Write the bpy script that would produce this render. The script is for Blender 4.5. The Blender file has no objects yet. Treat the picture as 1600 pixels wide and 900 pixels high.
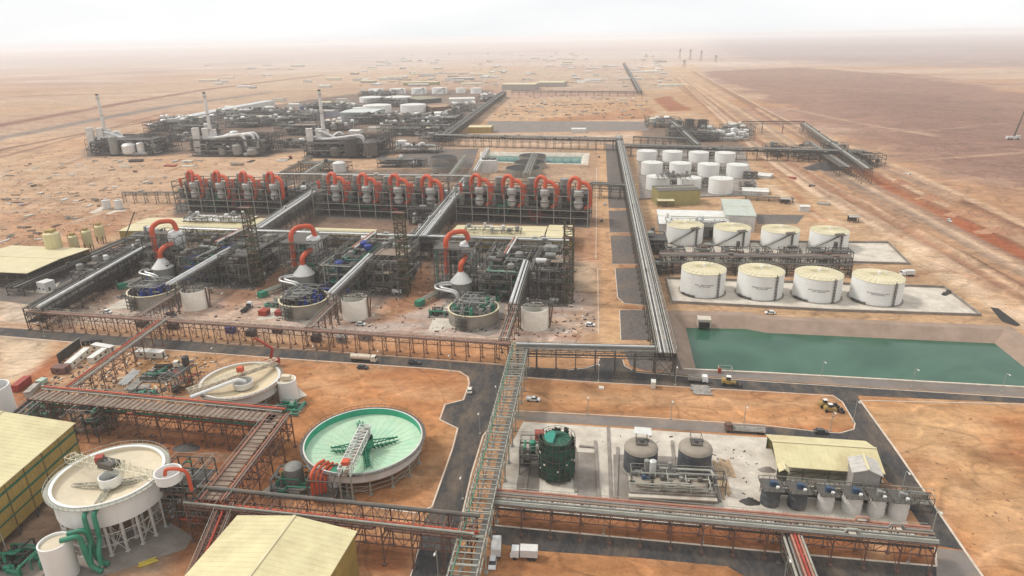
import bpy, math, random
import numpy as np
from mathutils import Vector, Matrix, Euler
from mathutils.geometry import tessellate_polygon
random.seed(7)
scn = bpy.context.scene
COL = scn.collection
# ---------------------------------------------------------------- camera
F_PX, CX, CY, HCAM = 1040.0, 800.0, 450.0, 125.0
TILT, ROLL = math.radians(20.62), math.radians(-1.05)
cam_d = bpy.data.cameras.new("camera"); cam = bpy.data.objects.new("camera", cam_d); COL.objects.link(cam)
cam_d.sensor_width = 36; cam_d.lens = 36 * F_PX / 1600; cam_d.clip_start = 1; cam_d.clip_end = 60000
RM = Matrix.Rotation(math.radians(6.4), 3, 'Z') @ Matrix.Rotation(math.pi / 2 - TILT, 3, 'X') @ Matrix.Rotation(ROLL, 3, 'Z')
cam.matrix_world = Matrix.Translation((0, 0, HCAM)) @ RM.to_4x4()
scn.camera = cam
RI = RM.transposed()
# ---------------------------------------------------------------- light
SUN_EL, SUN_ROT = math.radians(50), math.radians(-80)
w = bpy.data.worlds.new("World"); scn.world = w; w.use_nodes = True
nt = w.node_tree; nt.nodes.clear()
wo = nt.nodes.new('ShaderNodeOutputWorld'); bg = nt.nodes.new('ShaderNodeBackground')
sk = nt.nodes.new('ShaderNodeTexSky'); sk.sky_type = 'NISHITA'; sk.sun_disc = False
sk.sun_elevation = SUN_EL; sk.sun_rotation = SUN_ROT; sk.dust_density = 3.0
tc = nt.nodes.new('ShaderNodeTexCoord'); mp = nt.nodes.new('ShaderNodeMapping'); mp.inputs['Scale'].default_value = (1.5, 1.5, 9)
ns = nt.nodes.new('ShaderNodeTexNoise'); ns.inputs['Scale'].default_value = 1.6; ns.inputs['Detail'].default_value = 5
rp = nt.nodes.new('ShaderNodeValToRGB')
rp.color_ramp.elements[0].position = 0.3; rp.color_ramp.elements[0].color = (9.5, 9.7, 9.9, 1)
rp.color_ramp.elements[1].position = 0.62; rp.color_ramp.elements[1].color = (11.0, 11.0, 11.0, 1)
mx = nt.nodes.new('ShaderNodeMix'); mx.data_type = 'RGBA'; mx.inputs['Factor'].default_value = 0.9
L = nt.links.new
L(tc.outputs['Generated'], mp.inputs['Vector']); L(mp.outputs[0], ns.inputs['Vector']); L(ns.outputs['Fac'], rp.inputs['Fac'])
L(sk.outputs['Color'], mx.inputs['A']); L(rp.outputs['Color'], mx.inputs['B']); L(mx.outputs['Result'], bg.inputs['Color'])
bg.inputs['Strength'].default_value = 0.118; L(bg.outputs[0], wo.inputs['Surface'])
sd = bpy.data.lights.new("sun", 'SUN'); sd.energy = 2.9; sd.angle = math.radians(10); sd.color = (1, .95, .88)
so = bpy.data.objects.new("sun", sd); COL.objects.link(so)
_az = SUN_ROT
_dir = Vector((math.sin(_az) * math.cos(SUN_EL), math.cos(_az) * math.cos(SUN_EL), math.sin(SUN_EL)))
so.rotation_euler = _dir.to_track_quat('Z', 'Y').to_euler()
scn.view_settings.view_transform = 'Standard'; scn.view_settings.look = 'None'
scn.view_settings.exposure = -0.2; scn.view_settings.gamma = 1.0
scn.cycles.max_bounces = 6; scn.cycles.diffuse_bounces = 3; scn.cycles.volume_bounces = 1
scn.cycles.volume_step_rate = 1
HAZE_D, HAZE_C = 0.00012, (0.97, 0.965, 0.965, 1)

# ---------------------------------------------------------------- pixel <-> world (photo is 1600 x 900)
def ray(px, py): return RM @ Vector(((px - CX) / F_PX, -(py - CY) / F_PX, -1))
def P(px, py, z=0.0):
    d = ray(px, py); t = (z - HCAM) / d.z
    return Vector((d.x * t, d.y * t, z))
def proj(v):
    q = RI @ (Vector(v) - Vector((0, 0, HCAM)))
    return CX + F_PX * q.x / -q.z, CY - F_PX * q.y / -q.z
def depth(v): return -(RI @ (Vector(v) - Vector((0, 0, HCAM)))).z
def hgt(g, py):
    lo, hi = -20.0, 150.0
    for _ in range(40):
        m = (lo + hi) / 2
        if proj((g.x, g.y, m))[1] > py: lo = m
        else: hi = m
    return lo

# ---------------------------------------------------------------- materials
MATS = {}
def mat(name, col, rough=.7, metal=0.0, var=.18, scale=.6, bump=0.0, stretch=None, spec=.3, dirt=None, dirtamt=.5, dscale=.25):
    if name in MATS: return MATS[name]
    m = bpy.data.materials.new(name); m.use_nodes = True; t = m.node_tree; b = t.nodes['Principled BSDF']
    b.inputs['Roughness'].default_value = rough; b.inputs['Metallic'].default_value = metal
    b.inputs['Specular IOR Level'].default_value = spec
    c = t.nodes.new('ShaderNodeTexCoord'); mpn = t.nodes.new('ShaderNodeMapping'); t.links.new(c.outputs['Object'], mpn.inputs['Vector'])
    if stretch: mpn.inputs['Scale'].default_value = stretch
    n = t.nodes.new('ShaderNodeTexNoise'); n.inputs['Scale'].default_value = scale; n.inputs['Detail'].default_value = 6; n.inputs['Roughness'].default_value = .65
    t.links.new(mpn.outputs[0], n.inputs['Vector'])
    r = t.nodes.new('ShaderNodeValToRGB'); e = r.color_ramp.elements
    e[0].position = .32; e[1].position = .68
    e[0].color = tuple(x * (1 - var) for x in col) + (1,); e[1].color = tuple(min(1, x * (1 + var)) for x in col) + (1,)
    t.links.new(n.outputs['Fac'], r.inputs['Fac'])
    out = r.outputs['Color']
    if dirt:
        n2 = t.nodes.new('ShaderNodeTexNoise'); n2.inputs['Scale'].default_value = dscale; n2.inputs['Detail'].default_value = 7; n2.inputs['Roughness'].default_value = .7
        t.links.new(mpn.outputs[0], n2.inputs['Vector'])
        r2 = t.nodes.new('ShaderNodeValToRGB'); r2.color_ramp.elements[0].position = .45; r2.color_ramp.elements[1].position = .68
        r2.color_ramp.elements[1].color = (dirtamt,) * 3 + (1,)
        t.links.new(n2.outputs['Fac'], r2.inputs['Fac'])
        x = t.nodes.new('ShaderNodeMix'); x.data_type = 'RGBA'; x.inputs['B'].default_value = dirt + (1,)
        t.links.new(r2.outputs['Color'], x.inputs['Factor']); t.links.new(out, x.inputs['A']); out = x.outputs['Result']
    t.links.new(out, b.inputs['Base Color'])
    if bump:
        bp = t.nodes.new('ShaderNodeBump'); bp.inputs['Strength'].default_value = .6; bp.inputs['Distance'].default_value = bump
        t.links.new(n.outputs['Fac'], bp.inputs['Height']); t.links.new(bp.outputs[0], b.inputs['Normal'])
    MATS[name] = m
    return m

# ---------------------------------------------------------------- mesh builder
class MB:
    def __init__(s): s.v = []; s.f = []
    def add(s, vs, fs):
        o = len(s.v); s.v += [tuple(v) for v in vs]; s.f += [tuple(i + o for i in f) for f in fs]
    def box(s, c, d, rz=0.0, taper=1.0):
        cx, cy, cz = c; hx, hy, hz = d[0] / 2, d[1] / 2, d[2] / 2; ca, sa = math.cos(rz), math.sin(rz); vs = []
        for z, k in ((-hz, 1), (hz, taper)):
            for x, y in ((-hx, -hy), (hx, -hy), (hx, hy), (-hx, hy)):
                x *= k; y *= k
                vs.append((cx + x * ca - y * sa, cy + x * sa + y * ca, cz + z))
        s.add(vs, [(3, 2, 1, 0), (4, 5, 6, 7), (0, 1, 5, 4), (1, 2, 6, 5), (2, 3, 7, 6), (3, 0, 4, 7)])
    def b2(s, x0, y0, z0, x1, y1, z1): s.box(((x0 + x1) / 2, (y0 + y1) / 2, (z0 + z1) / 2), (abs(x1 - x0), abs(y1 - y0), abs(z1 - z0)))
    def bar(s, a, b, w=.2, h=None, n=4):
        a = Vector(a); b = Vector(b); d = b - a
        if d.length < 1e-5: return
        d.normalize(); up = Vector((0, 0, 1)) if abs(d.z) < .95 else Vector((0, 1, 0))
        sx = d.cross(up).normalized(); sy = sx.cross(d); h = h or w; vs = []
        for p in (a, b):
            for i in range(n):
                t = 2 * math.pi * (i + .5) / n; k = 1 / math.cos(math.pi / n) if n == 4 else 1
                vs.append(p + sx * (math.cos(t) * w / 2 * k) + sy * (math.sin(t) * h / 2 * k))
        fs = [(i, (i + 1) % n, n + (i + 1) % n, n + i) for i in range(n)] + [tuple(range(n))[::-1], tuple(range(n, 2 * n))]
        s.add(vs, fs)
    def cyl(s, c, r, h, n=20, r2=None, cap=True):
        s.lathe([(r, 0), (r if r2 is None else r2, h)], c, n, cap, cap)
    def lathe(s, prof, c=(0, 0, 0), n=24, cap0=False, cap1=False, a0=0.0, a1=2 * math.pi):
        full = abs(a1 - a0 - 2 * math.pi) < 1e-6; m = n if full else n + 1; vs = []
        for r, z in prof:
            for i in range(m):
                t = a0 + (a1 - a0) * i / n; vs.append((c[0] + r * math.cos(t), c[1] + r * math.sin(t), c[2] + z))
        fs = []
        for j in range(len(prof) - 1):
            for i in range(n):
                k = (i + 1) % m; fs.append((j * m + i, j * m + k, (j + 1) * m + k, (j + 1) * m + i))
        if cap0: fs.append(tuple(range(m))[::-1])
        if cap1: fs.append(tuple(range((len(prof) - 1) * m, len(prof) * m)))
        s.add(vs, fs)
    def tube(s, pts, r, n=8, cap=True):
        pts = [Vector(p) for p in pts]; vs = []; up = Vector((0, 0, 1)); prev = None
        for i, p in enumerate(pts):
            d = (pts[min(i + 1, len(pts) - 1)] - pts[max(i - 1, 0)]).normalized()
            if prev is None:
                u = up if abs(d.z) < .9 else Vector((1, 0, 0)); sx = d.cross(u).normalized()
            else: sx = (prev - d * prev.dot(d)).normalized()
            prev = sx; sy = sx.cross(d)
            for k in range(n):
                t = 2 * math.pi * k / n; vs.append(p + (sx * math.cos(t) + sy * math.sin(t)) * r)
        fs = []
        for j in range(len(pts) - 1):
            for k in range(n): fs.append((j * n + k, j * n + (k + 1) % n, (j + 1) * n + (k + 1) % n, (j + 1) * n + k))
        if cap: fs += [tuple(range(n))[::-1], tuple(range((len(pts) - 1) * n, len(pts) * n))]
        s.add(vs, fs)
    def build(s, name, m, parent=None, smooth=False, loc=None):
        me = bpy.data.meshes.new(name); me.from_pydata(s.v, [], s.f)
        if smooth: me.shade_smooth(); me.set_sharp_from_angle(angle=math.radians(40))
        me.materials.append(m); o = bpy.data.objects.new(name, me); COL.objects.link(o)
        if parent is not None: o.parent = parent
        if loc is not None: o.location = loc
        return o
def arc(pts, r=1.5, k=5):
    """round the corners of a polyline"""
    pts = [Vector(p) for p in pts]; out = [pts[0]]
    for a, b, c in zip(pts, pts[1:], pts[2:]):
        r1 = min(r, (b - a).length * .45, (c - b).length * .45); p = b + (a - b).normalized() * r1; q = b + (c - b).normalized() * r1
        for i in range(k + 1):
            t = i / k; out.append(p * (1 - t) ** 2 + b * 2 * t * (1 - t) + q * t * t)
    return out + [pts[-1]]
def tag(o, label=None, cat=None, group=None, kind=None):
    if label: o['label'] = label
    if cat: o['category'] = cat
    if group: o['group'] = group
    if kind: o['kind'] = kind
    return o
def thing(name, label, cat, loc=(0, 0, 0), rz=0.0, group=None):
    o = bpy.data.objects.new(name, None); COL.objects.link(o); o.location = loc; o.rotation_euler = (0, 0, rz)
    o.empty_display_size = 1
    return tag(o, label, cat, group)
def copy_thing(o, loc, rz=None, label=None, group=None, scale=None):
    r = o.copy(); COL.objects.link(r); r.location = loc
    if rz is not None: r.rotation_euler = (0, 0, rz)
    if label: r['label'] = label
    if group: r['group'] = group
    if scale: r.scale = (scale,) * 3
    for ch in list(o.children):
        c = ch.copy(); COL.objects.link(c); c.parent = r
        for g in list(ch.children):
            d = g.copy(); COL.objects.link(d); d.parent = c
    return r
def ang(a, b): return math.atan2(b.y - a.y, b.x - a.x)
def sheet(name, poly, z, m, kind='structure', loc=True):
    """flat polygon; points are world (x, y)"""
    pts = [Vector((p[0], p[1], z)) for p in poly]
    tris = tessellate_polygon([pts]); fs = []
    for t in tris:
        n = (pts[t[1]] - pts[t[0]]).cross(pts[t[2]] - pts[t[0]]); fs.append(t if n.z > 0 else t[::-1])
    b = MB(); b.add(pts, fs); o = b.build(name, m)
    if kind: o['kind'] = kind
    return o
def psheet(name, pxs, z, m): return sheet(name, [P(x, y) for x, y in pxs], z, m)
def kerb(pxs, m, w=.35, h=.15, name='kerb'):
    b = MB(); pts = [P(x, y) for x, y in pxs]
    for p, q in zip(pts, pts[1:]): b.bar((p.x, p.y, h / 2 + .01), (q.x, q.y, h / 2 + .01), w, h)
    o = b.build(name, m); o['kind'] = 'structure'; return o

# ---------------------------------------------------------------- terrain
def growing(a, b, step, lim, k):
    mid = list(np.arange(a, b + step, step)); s = step; hi = [mid[-1]]
    while hi[-1] < lim: s *= k; hi.append(hi[-1] + s)
    return mid, hi[1:]
mid, hi = growing(-1150, 1050, 3.6, 14000, 1.12); s_ = 3.6; lo = [mid[0]]
while lo[-1] > -14000: s_ *= 1.12; lo.append(lo[-1] - s_)
xs = np.array(lo[:0:-1] + mid + hi)
ys = [20.0]
while ys[-1] < 24000:
    y_ = ys[-1]; ys.append(y_ + (3.0 if y_ < 560 else 3.0 + (y_ - 560) * .012 if y_ < 2500 else (y_ - 560) * .03))
ys = np.array(ys)
GX, GY = np.meshgrid(xs, ys); GH = np.zeros_like(GX)
rng = np.random.default_rng(3); LAT = rng.random((256, 256))
def vnoise(x, y):
    xi = np.floor(x).astype(int); yi = np.floor(y).astype(int); fx = x - xi; fy = y - yi
    fx = fx * fx * (3 - 2 * fx); fy = fy * fy * (3 - 2 * fy)
    g = lambda a, b: LAT[a % 256, b % 256]
    return (g(xi, yi) * (1 - fx) + g(xi + 1, yi) * fx) * (1 - fy) + (g(xi, yi + 1) * (1 - fx) + g(xi + 1, yi + 1) * fx) * fy
def fbm(x, y, s, o=4):
    r = 0; a = .5
    for i in range(o): r = r + a * vnoise(x / s + 17.3 * i, y / s + 5.1 * i); a *= .5; s *= .5
    return r
WARP = (fbm(GX, GY, 60, 4) - .47) * 2
GC = np.zeros(GX.shape + (3,)); A = lambda r, g, b: np.array([r, g, b])
n1 = fbm(GX, GY, 90, 5); n2 = fbm(GX + 900, GY - 300, 420, 5); n3 = fbm(GX * .35 - 77, GY * .9, 130, 5)
def ramp(t, a, b): return np.clip((t - a) / (b - a), 0, 1)[..., None]
near = A(.42, .19, .085); tan = A(.46, .27, .15); pale = A(.52, .37, .25); plain = A(.27, .155, .125); redc = A(.31, .105, .045)
base = near * (1 - ramp(n1, .3, .62)) + tan * ramp(n1, .3, .62)
farc = tan * (1 - ramp(n3, .35, .6)) + pale * ramp(n3, .35, .6)
farc = farc * (1 - .6 * ramp(n2, .48, .62)) + plain * 1.25 * .6 * ramp(n2, .48, .62)
n4 = fbm(GX * .22 + 31, GY, 75, 5); n5 = fbm(GX * .3 - 400, GY * .8, 240, 5)
farc = farc * (.78 + .5 * n4[..., None]) * (1 - .45 * ramp(n5, .5, .6)) + A(.66, .54, .42) * .45 * ramp(n5, .5, .6)
kf = ramp(GY, 1500, 4500); farc = farc * (1 - .6 * kf) + A(.50, .44, .43) * .6 * kf  # distance haze put into the soil colour, greying it far out
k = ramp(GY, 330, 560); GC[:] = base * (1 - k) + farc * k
def window(pts, pad):
    x0, x1 = min(p[0] for p in pts) - pad, max(p[0] for p in pts) + pad; y0, y1 = min(p[1] for p in pts) - pad, max(p[1] for p in pts) + pad
    i0, i1 = np.searchsorted(ys, y0), np.searchsorted(ys, y1); j0, j1 = np.searchsorted(xs, x0), np.searchsorted(xs, x1)
    return (slice(max(0, i0 - 1), i1 + 1), slice(max(0, j0 - 1), j1 + 1))
def line_dist(pts, W):
    X_, Y_ = GX[W], GY[W]; d = np.full(X_.shape, 1e9)
    for p, q in zip(pts, pts[1:]):
        x0, y0, dx, dy = p[0], p[1], q[0] - p[0], q[1] - p[1]
        t = np.clip(((X_ - x0) * dx + (Y_ - y0) * dy) / (dx * dx + dy * dy + 1e-9), 0, 1)
        d = np.minimum(d, np.hypot(X_ - x0 - t * dx, Y_ - y0 - t * dy))
    return d
def inside(pts, W=(slice(None), slice(None))):
    X_, Y_ = GX[W], GY[W]; r = np.zeros(X_.shape, bool); n = len(pts)
    for i in range(n):
        x0, y0 = pts[i][:2]; x1, y1 = pts[(i + 1) % n][:2]
        if y0 == y1: continue
        r ^= ((Y_ >= min(y0, y1)) & (Y_ < max(y0, y1))) & (X_ < (x1 - x0) * (Y_ - y0) / (y1 - y0) + x0)
    return r
def paint_poly(pxs, col, soft=6, amt=1.0, warp=8.0, patch=0.0):
    pts = [P(x, y) for x, y in pxs]; W = window(pts, soft + warp * 1.2); d = line_dist(pts + [pts[0]], W); d = np.where(inside(pts, W), d, -d) + WARP[W] * warp
    k = np.clip(d / soft + .5, 0, 1) * amt
    if patch: k = k * (1 - patch * np.clip((n1[W] - .45) * 8, 0, 1))
    k = k[..., None]; GC[W] = GC[W] * (1 - k) + np.array(col) * .88 * k
def paint_line(pxs, wd, col, amt=.8, h=0.0, soft=.5, warp=.0):
    pts = [P(x, y) for x, y in pxs]; W = window(pts, wd + warp * 1.2); d = line_dist(pts, W) - WARP[W] * warp
    k = np.clip((wd / 2 - d) / (wd * soft) + .5, 0, 1)
    k = k * (.75 + .5 * np.clip((n1[W] - .35) * 2, 0, 1)); k = np.clip(k, 0, 1)
    GC[W] = GC[W] * (1 - (k * amt)[..., None]) + np.array(col) * .88 * (k * amt)[..., None]
    if h: GH[W] = GH[W] + k * k * (3 - 2 * k) * h
# wide regions
paint_poly([(1095, 112), (1240, 106), (1420, 116), (1600, 148), (1900, 190), (1900, 520), (1600, 318), (1440, 262), (1340, 222), (1220, 168)], A(.35, .21, .155), 45, .9, 60)
paint_poly([(1300, 140), (1500, 150), (1700, 200), (1700, 330), (1450, 230)], A(.28, .165, .125), 80, .6, 70)
paint_poly([(1095, 60), (1900, 50), (1900, 120), (1500, 104), (1150, 96)], A(.33, .245, .235), 400, .7, 200)
paint_poly([(-200, 170), (0, 150), (300, 125), (700, 100), (960, 108), (960, 140), (500, 150), (200, 190), (-200, 250)], A(.58, .42, .28), 60, .5, 60)
paint_poly([(980, 110), (1085, 100), (1140, 165), (1200, 240), (1300, 300), (1600, 470), (1600, 640), (1000, 560), (985, 240), (1010, 190)], A(.60, .41, .24), 20, .75, 14)
paint_poly([(1045, 145), (1100, 135), (1330, 260), (1600, 390), (1600, 460), (1400, 370), (1240, 280)], A(.52, .31, .17), 8, .7, 6)
paint_poly([(845, 186), (1020, 167), (1016, 186), (845, 189)], redc * 1.25, 8, .9, 12)
paint_poly([(1018, 155), (1046, 150), (1080, 173), (1045, 174)], redc * 1.2, 8, .85, 8)
paint_poly([(770, 155), (1000, 150), (1020, 185), (770, 190)], A(.62, .40, .22), 14, .5, 10)
paint_poly([(770, 115), (1050, 108), (1060, 140), (790, 146)], A(.55, .42, .32), 30, .6, 20)
# left mid yards
paint_poly([(0, 250), (170, 225), (330, 255), (275, 340), (180, 380), (0, 400)], A(.60, .40, .25), 16, .8, 12, .3)
paint_poly([(0, 335), (180, 330), (200, 360), (60, 400), (0, 380)], A(.50, .27, .15), 14, .7, 10)
paint_poly([(140, 245), (760, 235), (760, 262), (280, 268)], A(.60, .38, .22), 10, .6, 8)
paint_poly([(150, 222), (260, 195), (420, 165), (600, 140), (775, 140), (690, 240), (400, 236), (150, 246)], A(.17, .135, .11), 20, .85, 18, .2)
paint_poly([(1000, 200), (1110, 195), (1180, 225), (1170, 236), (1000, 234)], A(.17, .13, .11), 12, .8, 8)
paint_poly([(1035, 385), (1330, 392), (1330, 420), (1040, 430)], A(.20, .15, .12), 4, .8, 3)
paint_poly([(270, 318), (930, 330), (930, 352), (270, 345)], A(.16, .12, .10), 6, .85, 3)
paint_poly([(700, 245), (935, 225), (935, 300), (920, 380), (690, 380)], A(.40, .27, .17), 12, .6, 6)
paint_poly([(0, 440), (250, 380), (880, 380), (930, 420), (930, 545), (0, 505)], A(.44, .31, .22), 14, .9, 10, .3)
paint_poly([(0, 465), (60, 460), (230, 492), (230, 505), (0, 502)], A(.62, .50, .38), 5, .9, 2)
paint_poly([(430, 455), (700, 450), (900, 470), (905, 540), (420, 515)], A(.60, .48, .41), 8, .95, 5, .25)
paint_poly([(180, 462), (420, 470), (420, 515), (120, 495)], A(.58, .44, .35), 8, .85, 8, .3)
paint_poly([(625, 410), (660, 405), (690, 470), (590, 505)], A(.42, .22, .12), 6, .8, 4)
paint_poly([(890, 410), (934, 410), (935, 455), (900, 455)], A(.60, .48, .34), 4, .9, 2)
paint_poly([(880, 455), (935, 460), (935, 520), (830, 520), (815, 510)], A(.50, .42, .36), 5, .9, 4)
paint_poly([(200, 365), (900, 375), (895, 455), (620, 470), (190, 455)], A(.19, .14, .11), 8, .75, 8, .2)  # soil painted dark for the shade beneath the process steelwork
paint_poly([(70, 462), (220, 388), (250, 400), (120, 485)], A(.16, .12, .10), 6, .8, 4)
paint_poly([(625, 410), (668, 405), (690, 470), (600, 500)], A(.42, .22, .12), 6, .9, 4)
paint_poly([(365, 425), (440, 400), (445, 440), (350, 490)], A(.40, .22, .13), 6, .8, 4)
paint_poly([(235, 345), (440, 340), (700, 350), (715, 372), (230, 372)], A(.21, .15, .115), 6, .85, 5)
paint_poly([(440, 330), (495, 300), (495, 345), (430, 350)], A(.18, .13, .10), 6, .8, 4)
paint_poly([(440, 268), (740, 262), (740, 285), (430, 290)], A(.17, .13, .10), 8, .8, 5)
# vertical dirt road and strips beside the racks
paint_line([(941, 226), (947, 300), (952, 400), (954, 450), (955, 540)], 13, A(.66, .42, .23), .95, soft=.2, warp=.6)
paint_line([(930, 226), (925, 300), (920, 400), (915, 545)], 8, A(.52, .33, .20), .5, warp=2)
# near
paint_poly([(0, 526), (200, 536), (380, 555), (300, 600), (140, 660), (0, 660)], A(.56, .36, .22), 6, .9, 6)
paint_poly([(0, 528), (75, 530), (60, 585), (0, 600)], A(.66, .54, .40), 5, .9, 4)
paint_poly([(60, 580), (88, 560), (30, 615), (10, 615)], redc * 1.1, 2, .8, 1)
paint_poly([(10, 605), (110, 540), (80, 590), (30, 650)], redc * 1.15, 2, .8, 2)
paint_poly([(200, 560), (350, 555), (300, 600), (200, 620)], A(.56, .31, .14), 4, .9, 4)
paint_poly([(110, 640), (430, 640), (430, 780), (300, 900), (120, 900)], A(.30, .125, .06), 8, .8, 8, .3)
paint_poly([(440, 568), (735, 592), (715, 640), (660, 800), (480, 790), (420, 700), (450, 620)], A(.52, .25, .11), 5, .9, 5)
paint_poly([(0, 640), (130, 680), (80, 830), (0, 870)], A(.34, .16, .08), 6, .8, 4)
paint_poly([(0, 800), (110, 740), (260, 800), (260, 900), (0, 900)], A(.40, .30, .22), 4, .85, 3)
paint_poly([(560, 830), (650, 850), (640, 900), (550, 900)], A(.38, .15, .07), 3, .8, 2)
paint_poly([(690, 655), (712, 675), (700, 720), (640, 790), (640, 760)], A(.46, .27, .13), 5, .6, 4)
paint_poly([(808, 590), (1310, 625), (1334, 666), (808, 642)], A(.54, .29, .14), 3, .9, 3)
paint_poly([(770, 780), (1465, 838), (1465, 885), (770, 822)], A(.32, .13, .06), 3, .9, 2, .2)
paint_poly([(775, 860), (1160, 885), (1200, 950), (760, 950)], A(.54, .27, .12), 3, .9, 2)
paint_poly([(1350, 628), (1900, 650), (1900, 1000), (1540, 900)], A(.60, .32, .15), 3, .9, 3)
for q in ([(1430, 660), (1560, 640), (1600, 700), (1480, 760)], [(1500, 780), (1600, 760), (1600, 860)], [(1400, 650), (1460, 640), (1450, 690)]):
    paint_poly(q, A(.66, .43, .23), 22, .7, 20)
for q in ([(1540, 655), (1600, 650), (1600, 672)], [(1560, 690), (1600, 685), (1600, 715)], [(1420, 760), (1470, 800), (1450, 790)]):
    paint_poly(q, A(.46, .19, .08), 8, .8, 10)
# corridor lines: tracks, ridges and bands running to the horizon
BROWN = A(.16, .08, .048)
paint_line([(1077, 110), (1200, 180), (1412, 272), (1600, 362), (1750, 440)], 9, BROWN * 1.4, .95, 1.2)
paint_line([(1075, 110), (1204, 178), (1420, 268), (1600, 350), (1750, 425)], 8, A(.70, .50, .33), .95)
paint_line([(1075, 135), (1167, 205), (1262, 272), (1400, 345), (1560, 428), (1720, 515)], 5, BROWN, .8, 1.6)
paint_line([(1062, 137), (1150, 205), (1250, 280), (1380, 350), (1540, 440), (1700, 530)], 4, BROWN, .7, 1.0)
paint_line([(1068, 136), (1158, 205), (1256, 276), (1390, 347), (1550, 434), (1710, 522)], 10, A(.38, .20, .125), .95)
paint_line([(1085, 130), (1200, 200), (1300, 262), (1480, 350), (1640, 430)], 13, A(.70, .50, .33), .95)
paint_line([(1345, 262), (1400, 298), (1470, 332), (1600, 402), (1750, 485)], 19, A(.40, .13, .055), 1, soft=.5, warp=3)
paint_line([(1290, 265), (1400, 320), (1600, 430)], 10, A(.33, .25, .19), .85, warp=3)
paint_line([(1200, 290), (1270, 335), (1350, 362), (1440, 388), (1420, 400), (1560, 480), (1660, 540)], 9, A(.74, .56, .38), .95)
paint_line([(1240, 300), (1290, 345), (1390, 372)], 4, A(.46, .21, .10), .7)
paint_line([(1175, 240), (1235, 300), (1275, 345)], 4, A(.44, .22, .12), .7)
paint_line([(1360, 258), (1420, 252), (1600, 238), (1800, 225)], 9, A(.56, .38, .25), .85)
paint_line([(1380, 256), (1430, 252), (1600, 243), (1800, 232)], 4, A(.30, .17, .11), .7, 1)
paint_line([(1430, 255), (1600, 295), (1750, 335)], 6, A(.50, .35, .25), .6)
paint_line([(1300, 200), (1420, 207), (1600, 190)], 5, A(.50, .34, .25), .7)
paint_line([(1300, 105), (1400, 117), (1500, 128), (1620, 142)], 14, A(.56, .38, .26), .8)
paint_line([(1295, 103), (1400, 114), (1520, 128), (1620, 139)], 8, A(.36, .18, .12), .7)
paint_line([(1000, 92), (1250, 96), (1600, 98)], 30, A(.56, .44, .36), .6)
paint_line([(1320, 205), (1350, 203), (1420, 215)], 7, A(.40, .21, .13), .6)
paint_line([(1220, 167), (1330, 190), (1460, 212)], 12, A(.60, .43, .29), .6)
# left far roads
paint_line([(-150, 222), (0, 196), (200, 160), (320, 140), (500, 118)], 34, A(.30, .155, .105), 1)
paint_line([(-150, 250), (0, 216), (160, 185), (270, 165), (420, 145)], 34, A(.27, .235, .205), 1)
paint_line([(-150, 275), (0, 235), (150, 205), (300, 178)], 10, A(.20, .11, .075), .95, 1)
paint_line([(-150, 300), (0, 262), (150, 225), (260, 195)], 16, A(.66, .44, .27), .95)
paint_line([(-150, 165), (50, 150), (270, 143)], 24, A(.30, .17, .125), .9)
paint_line([(0, 246), (120, 214), (260, 176)], 9, A(.26, .15, .10), .8)
paint_line([(500, 128), (700, 138), (760, 120), (820, 108)], 10, A(.42, .22, .15), .5, warp=5)
paint_line([(930, 105), (1020, 118), (1045, 140)], 14, A(.66, .52, .38), .8)
paint_line([(1005, 200), (1018, 185), (1040, 175)], 8, A(.64, .48, .32), .8)
for i in range(36):                       # heaps and beds of the lay-down yards
    x = random.uniform(0, 270); y = random.uniform(255, 385) - x * .12
    l = random.uniform(15, 50); c = random.choice([A(.20, .10, .06), A(.66, .56, .42), A(.40, .20, .11), A(.34, .25, .19), A(.66, .50, .36)])
    if random.random() < .5: paint_line([(x, y), (x + l, y + random.uniform(-2, 2))], random.uniform(2, 5), c, .8, .4, warp=1)
    else: paint_line([(x, y), (x + l, y - l * .42)], random.uniform(2.5, 6), c, .8, .5, warp=1)
for i in range(70):                       # far specks of disturbed ground
    x = random.uniform(0, 1050); y = random.uniform(80, 145); l = random.uniform(15, 70)
    paint_line([(x, y), (x + l, y + random.uniform(-2, 1))], random.uniform(8, 30), random.choice([A(.36, .23, .18), A(.66, .54, .44), A(.42, .23, .16), A(.70, .62, .52)]), .5, warp=10)
rt = random.Random(4)                     # parallel graded strips beside the tank farm
ea = [(1052, 122), (1090, 165), (1160, 235), (1240, 300), (1380, 380), (1600, 520)]; eb = [(1088, 112), (1200, 172), (1300, 225), (1412, 268), (1500, 310), (1650, 372)]
for i in range(38):
    f = rt.uniform(.02, .98); i0 = rt.randint(0, 2); i1 = rt.randint(i0 + 2, 5)
    paint_line([(a[0] + (b[0] - a[0]) * f, a[1] + (b[1] - a[1]) * f) for a, b in zip(ea, eb)][i0:i1 + 1], rt.uniform(3.5, 7), rt.choice((A(.18, .09, .055), A(.80, .60, .42), A(.40, .22, .13), A(.30, .23, .18), A(.68, .47, .30))), rt.uniform(.5, .9), rt.choice((0, 0, 1.2)))
rt = random.Random(12)                    # wheel tracks across the sandy plots
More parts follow.
